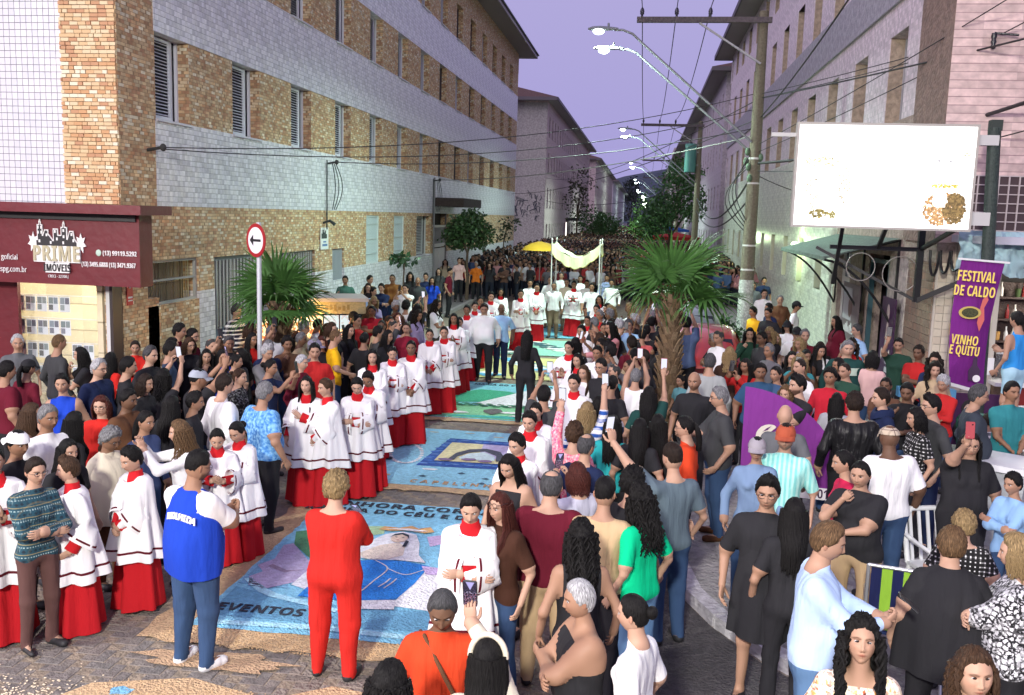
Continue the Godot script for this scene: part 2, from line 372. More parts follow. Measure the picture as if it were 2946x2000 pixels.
func put(mesh: Mesh,called: String,m,parent: Node=self,at:=Vector3.ZERO)->MeshInstance3D:
	var o:=MeshInstance3D.new()
	o.mesh=mesh
	o.position=at
	if m is Array:
		for k in m.size(): o.set_surface_override_material(k,m[k])
	elif m: o.material_override=m
	if parent==self:
		o.name=numbered(called)
		add_child(o)
	else:
		var s:=0
		var nm:=called
		while parent.has_node(nm):
			s+=1
			nm="%s_%03d"%[called,s]
		o.name=nm
		parent.add_child(o)
	return o

# ---------------------------------------------------------------- materials
var mats:={}
func lin(r: float,g: float,b: float,a:=1.0)->Color:
	var k:=Color(r,g,b,a).linear_to_srgb()
	k.a=a
	return k

func mat(r: float,g: float,b: float,rough:=0.8,metal:=0.0)->StandardMaterial3D:
	var key:="%.3f %.3f %.3f %.2f %.2f"%[r,g,b,rough,metal]
	if not mats.has(key):
		var m:=StandardMaterial3D.new()
		m.albedo_color=lin(r,g,b);m.roughness=rough;m.metallic=metal
		mats[key]=m
	return mats[key]

var tex:={}
func noise_tex(called: String,freq: float,oct: int,normal: bool,bump:=4.0,sd:=1,size:=256,lo:=0.0,type:=FastNoiseLite.TYPE_SIMPLEX_SMOOTH)->ImageTexture:
	if not tex.has(called):
		var f:=FastNoiseLite.new()
		f.seed=sd;f.frequency=freq;f.fractal_octaves=oct;f.noise_type=type
		var im:=f.get_seamless_image(size,size)
		im.convert(Image.FORMAT_RGB8)
		if lo>0.0:
			for y in size:
				for x in size:
					var q:=im.get_pixel(x,y).r*(1.0-lo)+lo
					im.set_pixel(x,y,Color(q,q,q))
		if normal: im.bump_map_to_normal_map(bump)
		tex[called]=ImageTexture.create_from_image(im)
	return tex[called]

# a rough material with computed grain: tone varies by a noise and the surface is bumped by another
func grain(r: float,g: float,b: float,rough:=0.9,scale:=1.0,depth:=1.0,lo:=0.75,world:=true)->StandardMaterial3D:
	var key:="g%.3f %.3f %.3f %.2f %.2f %.2f %.2f %s"%[r,g,b,rough,scale,depth,lo,world]
	if not mats.has(key):
		var m:=StandardMaterial3D.new()
		m.albedo_color=lin(minf(r/(0.5+lo*0.5),1.0),minf(g/(0.5+lo*0.5),1.0),minf(b/(0.5+lo*0.5),1.0));m.roughness=rough
		m.albedo_texture=noise_tex("tone%.2f"%lo,0.03,5,false,1.0,5,256,lo)
		m.normal_enabled=true
		m.normal_texture=noise_tex("grit",0.08,4,true,6.0,9)
		m.normal_scale=depth
		m.uv1_triplanar=true;m.uv1_world_triplanar=world
		m.uv1_scale=Vector3.ONE*scale
		mats[key]=m
	return mats[key]

func wrinkle_tex()->ImageTexture:
	if not tex.has("wrinkle"):
		var f:=FastNoiseLite.new();f.seed=3;f.frequency=0.011;f.fractal_octaves=3;f.domain_warp_enabled=true;f.domain_warp_amplitude=40.0;f.domain_warp_frequency=0.008
		var im:=f.get_seamless_image(512,192)
		im.convert(Image.FORMAT_RGB8)
		im.resize(256,256,Image.INTERPOLATE_CUBIC)
		im.bump_map_to_normal_map(9.0)
		tex["wrinkle"]=ImageTexture.create_from_image(im)
	return tex["wrinkle"]

func cloth(col: Color)->StandardMaterial3D:
	var key:="c"+str(col)
	if not mats.has(key):
		var m:=StandardMaterial3D.new()
		m.albedo_color=lin(col.r,col.g,col.b);m.roughness=0.9
		m.specular_mode=BaseMaterial3D.SPECULAR_SCHLICK_GGX;m.metallic_specular=0.3
		m.normal_enabled=true
		m.normal_texture=wrinkle_tex()
		m.normal_scale=0.55
		m.uv1_triplanar=true
		m.uv1_scale=Vector3(1.7,0.8,1.7)
		mats[key]=m
	return mats[key]

func skin(k: float)->StandardMaterial3D:
	var key:="s%.2f"%k
	if not mats.has(key):
		var m:=StandardMaterial3D.new()
		var q:=Color(0.060,0.032,0.021).lerp(Color(0.27,0.145,0.088),minf(k*2.0,1.0)).lerp(Color(0.53,0.335,0.245),maxf(k*2.0-1.0,0.0))
		m.albedo_color=lin(q.r,q.g,q.b);m.roughness=0.55;m.metallic_specular=0.35
		m.vertex_color_use_as_albedo=true
		m.normal_enabled=true;m.normal_texture=noise_tex("pores",0.1,3,true,1.5,4);m.normal_scale=0.35;m.uv1_triplanar=true;m.uv1_scale=Vector3.ONE*9.0
		mats[key]=m
	return mats[key]

func hair_mat(col: Color)->StandardMaterial3D:
	var key:="h"+str(col)
	if not mats.has(key):
		var m:=StandardMaterial3D.new()
		m.albedo_color=lin(minf(col.r*1.25,1.0),minf(col.g*1.25,1.0),minf(col.b*1.25,1.0));m.roughness=0.6;m.metallic_specular=0.3
		if not tex.has("strands"):
			var f:=FastNoiseLite.new();f.seed=21;f.frequency=0.9;f.fractal_octaves=2
			var im:=Image.create(256,256,false,Image.FORMAT_RGB8)
			for y in 256:
				for x in 256:
					var q:=0.72+0.42*f.get_noise_2d(x*0.9,y*0.035)+0.2*f.get_noise_2d(x*0.12,y*0.02)
					im.set_pixel(x,y,Color(q,q,q).clamp())
			tex["strands"]=ImageTexture.create_from_image(im)
			var im2: Image=im.duplicate();im2.bump_map_to_normal_map(5.0)
			tex["strands_n"]=ImageTexture.create_from_image(im2)
		m.albedo_texture=tex["strands"]
		m.normal_enabled=true;m.normal_texture=tex["strands_n"];m.normal_scale=1.2
		m.uv1_scale=Vector3(2.0,1.0,1.0)
		mats[key]=m
	return mats[key]

# ---------------------------------------------------------------- bodies: bones joined by a smooth minimum, meshed as surface nets
const L1:=0.285
const L2:=0.255
func ik(s: Vector3, t: Vector3, hint: Vector3)->Array:
	var d:=t-s
	var l:=clampf(d.length(),0.12,L1+L2-0.004)
	d=d.normalized()
	var a:=(L1*L1-L2*L2+l*l)/(2.0*l)
	var h:=sqrt(maxf(L1*L1-a*a,0.0))
	var q:=(hint-d*hint.dot(d)).normalized()
	return [s+d*a+q*h,s+d*l]

# wrist of the person's right (-x) and left (+x) arm and the way each elbow points
const POSES:={
	"stand": [Vector3(-0.27,0.88,0.06),Vector3(-0.5,0,-1),Vector3(0.27,0.88,0.06),Vector3(0.5,0,-1)],
	"walk": [Vector3(-0.27,0.9,0.2),Vector3(-0.5,0,-1),Vector3(0.27,0.9,-0.12),Vector3(0.5,0,-1)],
	"raise": [Vector3(-0.12,1.70,0.36),Vector3(-0.8,-1,0.1),Vector3(0.26,0.89,0.08),Vector3(0.5,0,-1)],
	"raise_left": [Vector3(-0.26,0.89,0.08),Vector3(-0.5,0,-1),Vector3(0.14,1.70,0.36),Vector3(0.8,-1,0.1)],
	"high": [Vector3(-0.16,1.86,0.24),Vector3(-1,-0.3,0.3),Vector3(0.26,0.89,0.08),Vector3(0.5,0,-1)],
	"high_left": [Vector3(-0.26,0.89,0.08),Vector3(-0.5,0,-1),Vector3(0.2,1.86,0.24),Vector3(1,-0.3,0.3)],
	"reach_left": [Vector3(-0.26,0.89,0.08),Vector3(-0.5,0,-1),Vector3(0.42,1.72,0.36),Vector3(0.5,-1,0)],
	"film": [Vector3(-0.07,1.50,0.38),Vector3(-0.8,-1,0),Vector3(0.07,1.48,0.38),Vector3(0.8,-1,0)],
	"film_high": [Vector3(-0.07,1.78,0.34),Vector3(-1,-0.6,0),Vector3(0.09,1.76,0.34),Vector3(1,-0.6,0)],
	"pray": [Vector3(-0.025,1.17,0.27),Vector3(-1,-0.7,-0.2),Vector3(0.025,1.17,0.27),Vector3(1,-0.7,-0.2)],
	"fold": [Vector3(0.06,1.10,0.2),Vector3(-1,-0.5,0),Vector3(-0.06,1.13,0.22),Vector3(1,-0.5,0)],
	"crossed": [Vector3(0.13,1.17,0.21),Vector3(-1,-0.5,0.25),Vector3(-0.12,1.20,0.19),Vector3(1,-0.5,0.25)],
	"chest": [Vector3(-0.25,0.90,0.08),Vector3(-0.5,0,-1),Vector3(-0.03,1.22,0.19),Vector3(1,-0.6,0)],
	"chin": [Vector3(-0.06,1.42,0.19),Vector3(-0.7,-1,0.2),Vector3(-0.10,1.10,0.22),Vector3(1,-0.5,0.2)],
	"clasp": [Vector3(-0.035,0.93,0.22),Vector3(-1,0,-0.3),Vector3(0.035,0.93,0.22),Vector3(1,0,-0.3)],
	"look_phone": [Vector3(-0.06,1.16,0.33),Vector3(-0.8,-1,0),Vector3(0.06,1.14,0.32),Vector3(0.8,-1,0)],
	"carry": [Vector3(-0.10,1.14,0.34),Vector3(-0.6,-1,0),Vector3(0.26,0.89,0.08),Vector3(0.5,0,-1)],
	"reach_across": [Vector3(0.22,1.76,0.36),Vector3(-1,-0.4,0.4),Vector3(0.26,0.89,0.08),Vector3(0.5,0,-1)],
	"spread": [Vector3(-0.30,1.05,0.2),Vector3(-0.8,-0.2,-1),Vector3(0.30,1.05,0.2),Vector3(0.8,-0.2,-1)],
}

var body_cache:={}
# bones: ax ay az bx by bz ra rb k group chain-start chain-end
func bones_of(build: String,pose: String,sleeve: float,trouser: float,sit:=false)->Array:
	var w:=1.0
	var bl:=0.0
	var sh:=0.175
	var hipw:=0.085
	var lim:=1.0
	match build:
		"f": w=0.92;sh=0.158;hipw=0.092;lim=0.9
		"h": w=1.22;bl=0.11;sh=0.19;hipw=0.11;lim=1.2
		"hf": w=1.2;bl=0.085;sh=0.175;hipw=0.115;lim=1.18
		"c": w=0.86;sh=0.145;hipw=0.075;lim=0.85
	var B:=[]
	var add:=func(a: Vector3,b: Vector3,ra: float,rb: float,k: float,g: int,u0:=0.0,u1:=0.0): B.append([a,b,ra,rb,k,g,u0,u1])

	add.call(Vector3(-0.075*w,0.90,-0.005),Vector3(0.075*w,0.90,-0.005),0.112*w,0.112*w,0.06,0)
	add.call(Vector3(-0.062*w,1.03,0.005),Vector3(0.062*w,1.03,0.005),0.104*w,0.104*w,0.07,0)
	add.call(Vector3(-0.07*w,1.16,0.005),Vector3(0.07*w,1.16,0.005),0.103*w,0.103*w,0.07,0)
	add.call(Vector3(-0.085*w,1.28,0.0),Vector3(0.085*w,1.28,0.0),0.106*w,0.106*w,0.07,0)
	add.call(Vector3(-sh+0.04,1.362,-0.015),Vector3(sh-0.04,1.362,-0.015),0.058,0.058,0.06,0)
	add.call(Vector3(0,1.425,-0.025),Vector3(-sh+0.045,1.375,-0.02),0.040,0.036,0.035,0)
	add.call(Vector3(0,1.425,-0.025),Vector3(sh-0.045,1.375,-0.02),0.040,0.036,0.035,0)
	if bl>0.0: add.call(Vector3(-0.05,1.04,0.07),Vector3(0.05,1.04,0.07),bl+0.03,bl+0.03,0.08,0)
	if build=="f" or build=="hf":
		add.call(Vector3(-0.07,1.255,0.07),Vector3(-0.065,1.25,0.08),0.058*w,0.055*w,0.03,0)
		add.call(Vector3(0.07,1.255,0.07),Vector3(0.065,1.25,0.08),0.058*w,0.055*w,0.03,0)

	add.call(Vector3(0,1.37,-0.015),Vector3(0,1.54,0.012),0.060*sqrt(lim),0.052*sqrt(lim),0.045,3)

	var stride:=0.16 if pose=="walk" else 0.0
	for s in [-1,1]:
		var hip:=Vector3(s*hipw,0.88,0)
		var knee:=Vector3(s*(hipw+0.012),0.48,0.015+s*stride*0.8)
		var ank:=Vector3(s*(hipw+0.02),0.09,-0.03+s*stride)
		if sit:
			hip=Vector3(s*hipw,0.88,0);knee=Vector3(s*(hipw+0.03),0.90,0.42);ank=Vector3(s*(hipw+0.03),0.50,0.40)
		var loose:=0.012 if trouser>0.5 else -0.002
		add.call(hip,knee,0.092*w,0.060*lim+loose,0.05,4 if s<0 else 5,0.0,0.4)
		var cut:=clampf((trouser-0.5)*2.0,0.0,1.0)
		add.call(knee,ank,0.058*lim+loose,(0.056 if trouser>0.9 else 0.036),0.03,4 if s<0 else 5,0.4,0.79)
		add.call(ank+Vector3(0,-0.045,-0.025),ank+Vector3(s*0.03,-0.05,0.15),0.044,0.036,0.02,6,0.0,0.0)
		add.call(ank+Vector3(0,-0.0,0.0),ank+Vector3(0,-0.05,0.0),0.04,0.042,0.02,6,0.0,0.0)

	var P: Array=POSES[pose]
	for s in [-1,1]:
		var shd:=Vector3(s*sh,1.358,-0.015)
		var tg: Vector3=P[0 if s<0 else 2]
		if build=="h" or build=="hf":
			tg.x+=s*0.05 if absf(tg.x)>0.2 else 0.0
			tg.z+=0.06 if absf(tg.x)<0.2 else 0.0
		var e:=ik(shd,tg,P[1 if s<0 else 3])
		var sl: float=0.012 if sleeve>0.05 else 0.0
		var g:=1 if s<0 else 2
		var al:=sqrt(lim)*(1.0 if lim<1.0 else lim/sqrt(lim))
		var short:=sleeve>0.05 and sleeve<L1
		if short:
			var t:=sleeve/L1
			var cutp: Vector3=shd.lerp(e[0],t)
			add.call(shd,cutp,0.052*al+sl,0.053*al+sl,0.045,g,0.0,sleeve)
			add.call(cutp,e[0],0.043*al,0.039*al,0.008,g,sleeve,L1)
			add.call(e[0],e[1],0.040*al,0.026*al,0.02,g,L1,L1+L2)
		else:
			add.call(shd,e[0],0.050*al+sl,0.042*al+sl,0.045,g,0.0,L1)
			add.call(e[0],e[1],0.042*al+sl,0.027*al+sl*1.2,0.03,g,L1,L1+L2)
	return B

func hands_of(build: String, pose: String)->Array:
	var sh:=0.175
	match build:
		"f": sh=0.158
		"h": sh=0.19
		"hf": sh=0.175
		"c": sh=0.145
	var P: Array=POSES[pose]
	var r:=[]
	for s in [-1,1]:
		var tg: Vector3=P[0 if s<0 else 2]
		if build=="h" or build=="hf":
			tg.x+=s*0.05 if absf(tg.x)>0.2 else 0.0
			tg.z+=0.06 if absf(tg.x)<0.2 else 0.0
		r.append(ik(Vector3(s*sh,1.358,-0.015),tg,P[1 if s<0 else 3]))
	return r

# surfaces: 0 skin, 1 top, 2 bottom, 3 shoes
func body_arrays(build: String,pose: String,sleeve: float,neck: float,hem: float,trouser: float,cell: float,sit:=false)->Array:
	var key:="%s %s %.2f %.2f %.2f %.2f %.3f %s"%[build,pose,sleeve,neck,hem,trouser,cell,sit]
	if body_cache.has(key): return body_cache[key]
	var B:=bones_of(build,pose,sleeve,trouser,sit)
	var lo:=Vector3(9,9,9);var hi:=-lo
	for b in B:
		var r: float=maxf(b[2],b[3])
		lo=lo.min((b[0] as Vector3).min(b[1])-Vector3.ONE*r);hi=hi.max((b[0] as Vector3).max(b[1])+Vector3.ONE*r)
	lo-=Vector3.ONE*cell*2.0;hi+=Vector3.ONE*cell*2.0
	var nx:=int((hi.x-lo.x)/cell)+2;var ny:=int((hi.y-lo.y)/cell)+2;var nz:=int((hi.z-lo.z)/cell)+2
	var f:=PackedFloat32Array();f.resize(nx*ny*nz);f.fill(1.0)
	var who:=PackedByteArray();who.resize(nx*ny*nz)
	var near:=PackedFloat32Array();near.resize(nx*ny*nz);near.fill(1.0)
	var sx:=1;var sy:=nx;var sz:=nx*ny
	for bi in B.size():
		var b: Array=B[bi]
		var a: Vector3=b[0];var d: Vector3=b[1]-a
		var ra: float=b[2];var dr: float=b[3]-ra
		var k: float=b[4]
		var inv:=1.0/maxf(d.length_squared(),1e-6)
		var ext:=maxf(ra,b[3])+cell*1.9+k*0.5
		var p0:=(a.min(b[1])-Vector3.ONE*ext-lo)/cell
		var p1:=(a.max(b[1])+Vector3.ONE*ext-lo)/cell
		var x0:=maxi(int(p0.x),0);var x1:=mini(int(p1.x)+1,nx-1)
		for z in range(maxi(int(p0.z),0),mini(int(p1.z)+1,nz-1)+1):
			for y in range(maxi(int(p0.y),0),mini(int(p1.y)+1,ny-1)+1):
				var i:=x0+y*sy+z*sz
				var q:=Vector3(lo.x+x0*cell,lo.y+y*cell,lo.z+z*cell)-a
				for x in range(x0,x1+1):
					var t:=clampf(q.dot(d)*inv,0.0,1.0)
					var e:=(q-d*t).length()-ra-dr*t
					if e<ext:
						if e<near[i]:
							near[i]=e;who[i]=bi
						var g:=f[i]
						var h:=k-absf(g-e)
						f[i]=minf(g,e)-(h*h/(4.0*k) if h>0.0 else 0.0)
					i+=1
					q.x+=cell

	var fold:=FastNoiseLite.new();fold.seed=build.hash()%50+pose.length();fold.frequency=0.35;fold.fractal_octaves=2
	var idx:=PackedInt32Array();idx.resize(nx*ny*nz);idx.fill(-1)
	var V:=PackedVector3Array();var N:=PackedVector3Array();var cells:=PackedInt32Array()
	var sA:=PackedFloat32Array();var sB:=PackedFloat32Array();var sC:=PackedFloat32Array();var sD:=PackedFloat32Array()
	var far:=cell*1.8
	for z in nz-1:
		for y in ny-1:
			var i:=y*sy+z*sz-1
			for x in nx-1:
				i+=1
				var a0:=f[i]
				if a0>far or a0<-far: continue
				var a1:=f[i+1];var a2:=f[i+sy];var a3:=f[i+sy+1]
				var a4:=f[i+sz];var a5:=f[i+sz+1];var a6:=f[i+sz+sy];var a7:=f[i+sz+sy+1]
				var m:=int(a0<0)+int(a1<0)+int(a2<0)+int(a3<0)+int(a4<0)+int(a5<0)+int(a6<0)+int(a7<0)
				if m==0 or m==8: continue
				var gx:=a1+a3+a5+a7-a0-a2-a4-a6
				var gy:=a2+a3+a6+a7-a0-a1-a4-a5
				var gz:=a4+a5+a6+a7-a0-a1-a2-a3
				var gr:=Vector3(gx,gy,gz)*(0.25/cell)
				var avg:=(a0+a1+a2+a3+a4+a5+a6+a7)*0.125
				var c0:=Vector3(lo.x+(x+0.5)*cell,lo.y+(y+0.5)*cell,lo.z+(z+0.5)*cell)
				var off:=gr*(avg/maxf(gr.length_squared(),0.2))
				off=off.clampf(-cell*0.5,cell*0.5)
				var p:=c0-off
				idx[i]=V.size()
				var nr:=gr.normalized()
				var fw:=Vector3(p.x*7.0,p.y*4.5,p.z*7.0)
				var f0:=fold.get_noise_3dv(fw)
				var gf:=Vector3((fold.get_noise_3dv(fw+Vector3(0.14,0,0))-f0)*50.0,(fold.get_noise_3dv(fw+Vector3(0,0.14,0))-f0)*32.0,(fold.get_noise_3dv(fw+Vector3(0,0,0.14))-f0)*50.0)
				V.append(p+nr*f0*0.016);N.append((nr-(gf-nr*gf.dot(nr))*0.026).normalized())
				cells.append(i)
				var bi: int=who[i]
				if near[i]>near[i+sz+sy+1]: bi=who[i+sz+sy+1]
				var b: Array=B[bi]
				var grp: int=b[5]
				var qa:=-1.0;var qb:=-1.0;var qc:=-1.0;var qd:=-1.0
				if sleeve<0.05 and (grp==1 or grp==2):
					var dx: Vector3=b[1]-b[0]
					qa=maxf(absf(p.x)-0.135,lerpf(b[6],b[7],(p-b[0]).dot(dx)/dx.length_squared())-0.06)
				elif grp==1 or grp==2:
					var d: Vector3=b[1]-b[0]
					var t: float=(p-b[0]).dot(d)/d.length_squared()
					qa=lerpf(b[6],b[7],t)-sleeve
				elif grp==0 or grp==3:
					qa=p.y-1.405+neck-0.35*p.z if absf(p.x)<0.13 else -0.05
					if grp==0 and p.y<1.2: qa=-0.2
					elif sleeve<0.05 and grp==0: qa=maxf(qa,absf(p.x)-0.135)
				if grp==0 or (grp>=4 and grp<=6):
					qb=hem-p.y+0.02*sin(p.x*20.0+p.z*14.0)
					if sit and p.z>0.12: qb=0.05
					if grp>=4:
						var dd: Vector3=b[1]-b[0]
						var t: float=(p-b[0]).dot(dd)/dd.length_squared()
						var leg: float=lerpf(b[6],b[7],clampf(t,-0.1,1.1)) if grp<6 else 0.9
						if grp==6: qb=1.0
						qc=leg-trouser
						qd=0.075-p.y if not sit else 0.44-p.y
						if grp==6 and trouser>0.78: qc=0.11-p.y
				sA.append(qa);sB.append(qb);sC.append(qc);sD.append(qd)
	var quads:=PackedInt32Array()
	for vi in V.size():
		var i:=cells[vi]
		var a0:=f[i]
		for ax in 3:
			var st:=sx if ax==0 else (sy if ax==1 else sz)
			var a1:=f[i+st]
			if (a0<0.0)==(a1<0.0): continue
			var u:=sy if ax==0 else (sz if ax==1 else sx)
			var w:=sz if ax==0 else (sx if ax==1 else sy)
			if i-u-w<0: continue
			var q0:=vi;var q1:=idx[i-u];var q2:=idx[i-u-w];var q3:=idx[i-w]
			if q1<0 or q2<0 or q3<0: continue
			if a0<0.0: quads.append_array([q0,q1,q2,q0,q2,q3])
			else: quads.append_array([q0,q2,q1,q0,q3,q2])


	var surf:=[PackedInt32Array(),PackedInt32Array(),PackedInt32Array(),PackedInt32Array()]
	var S:=[sA,sB,sC,sD]
	for k in range(0,quads.size(),3):
		sort_tri([quads[k],quads[k+1],quads[k+2]],0,V,N,S,surf)
	var res:=[]
	for s in 4:
		var map:={}
		var vv:=PackedVector3Array();var nn:=PackedVector3Array();var ii:=PackedInt32Array()
		for i in surf[s]:
			if not map.has(i):
				map[i]=vv.size()
				vv.append(V[i]);nn.append(N[i])
			ii.append(map[i])
		var arr:=[]
		arr.resize(Mesh.ARRAY_MAX)
		arr[Mesh.ARRAY_VERTEX]=vv;arr[Mesh.ARRAY_NORMAL]=nn;arr[Mesh.ARRAY_INDEX]=ii
		fix_winding(arr)
		res.append(arr)
	body_cache[key]=res
	return res

const SPLIT_POS:=[0, 2, 9, 3]
func sort_tri(t: Array,stage: int,V: PackedVector3Array,N: PackedVector3Array,S: Array,surf: Array)->void:
	var s: PackedFloat32Array=S[stage]
	var m:=int(s[t[0]]>0)+int(s[t[1]]>0)+int(s[t[2]]>0)
	if m==0 or m==3:
		follow(t,stage,m==3,V,N,S,surf)
		return
	var pos:=[];var neg:=[]
	for k in 3:
		var a: int=t[k];var b: int=t[(k+1)%3]
		if s[a]>0: pos.append(a)
		else: neg.append(a)
		if (s[a]>0)!=(s[b]>0):
			var w:=clampf(s[a]/(s[a]-s[b]),0.02,0.98)
			var i:=V.size()
			V.append(V[a].lerp(V[b],w));N.append(N[a].lerp(N[b],w).normalized())
			for q in 4:
				var sq: PackedFloat32Array=S[q]
				sq.append(0.0 if q==stage else lerpf(sq[a],sq[b],w))
				S[q]=sq
			s=S[stage]
			pos.append(i);neg.append(i)
	for k in range(1,pos.size()-1): follow([pos[0],pos[k],pos[k+1]],stage,true,V,N,S,surf)
	for k in range(1,neg.size()-1): follow([neg[0],neg[k],neg[k+1]],stage,false,V,N,S,surf)

func follow(t: Array,stage: int,past: bool,V: PackedVector3Array,N: PackedVector3Array,S: Array,surf: Array)->void:
	var to:=-1
	match stage:
		0: to=0 if past else -1
		1: to=-1 if past else 1
		2: to=-1 if past else 2
		3: to=3 if past else 0
	if to<0: sort_tri(t,stage+1,V,N,S,surf)
	else: surf[to].append_array(PackedInt32Array(t))

# ---------------------------------------------------------------- hands
var hand_cache:={}
func hand_arrays(kind: String, side: int)->Array:
	var key:=kind+str(side)
	if hand_cache.has(key): return hand_cache[key]
	var m:=MB.new()
	var rows:=[]
	for q in [[-0.03,0.024,0.020],[0.0,0.026,0.018],[0.03,0.036,0.017],[0.06,0.041,0.016],[0.085,0.040,0.013],[0.095,0.034,0.008]]:
		var row:=PackedVector3Array()
		for k in 10:
			var an:=TAU*k/10
			row.append(Vector3(q[1]*cos(an),q[0],q[2]*sin(an)))
		rows.append(row)
	m.grid(rows,true,[],true)
	var curl: float={"relaxed": 0.38,"grip": 0.75,"flat": 0.08,"fist": 1.25}[kind]
	for k in 4:
		var x: float=side*(0.030-k*0.020)
		var ln: float=[0.068,0.077,0.071,0.055][k]
		var p:=Vector3(x,0.086-absf(k-1.3)*0.004,0)
		var pts:=[p];var an:=0.1+curl*0.5+k*0.05
		for j in 3:
			p+=Vector3(x*0.05,cos(an),sin(an))*ln*[0.42,0.32,0.26][j]
			an+=curl*(1.0+k*0.08)
			pts.append(p)
		m.tube(pts,[0.0098,0.0092,0.0083,0.0062],6)
	var tp:=Vector3(side*0.028,0.012,0.004)
	var td:=Vector3(side*0.75,0.62,0.25+curl*0.25).normalized()
	var t2:=Vector3(side*(0.35-curl*0.3),0.85,0.25+curl*0.5).normalized()
	m.tube([tp,tp+td*0.036,tp+td*0.036+t2*0.03,tp+td*0.036+t2*0.052],[0.0145,0.0115,0.0102,0.007],6)
	var a:=m.arrays()
	a[Mesh.ARRAY_TEX_UV]=null
	hand_cache[key]=a
	return a

# ---------------------------------------------------------------- heads
func bump2(x: float,y: float,sx: float,sy: float)->float:
	return exp(-(x*x)/(sx*sx)-(y*y)/(sy*sy))

func skull(dir: Vector3, sex: String)->Vector3:
	var wide:=0.076;var jaw:=0.24
	if sex=="f" or sex=="c": wide=0.073;jaw=0.30
	if sex=="h" or sex=="hf": wide=0.083;jaw=0.13
	var p:=Vector3(dir.x*wide,dir.y*0.118,dir.z*0.098)
	if dir.z<0: p.z*=0.98-0.10*clampf(-dir.y,0,1)
	if dir.y<0:
		var k:=-dir.y
		p.x*=1.0-jaw*k*k*(1.2 if dir.z>0 else 1.0)
		if dir.z>0: p.z*=1.0-0.10*k*k
		else: p.z*=1.0-0.35*k*k
	if dir.z>0.0:
		var fl:=0.090-0.25*p.x*p.x/0.08
		p.z=minf(p.z,lerpf(p.z,fl,0.55))
	return p

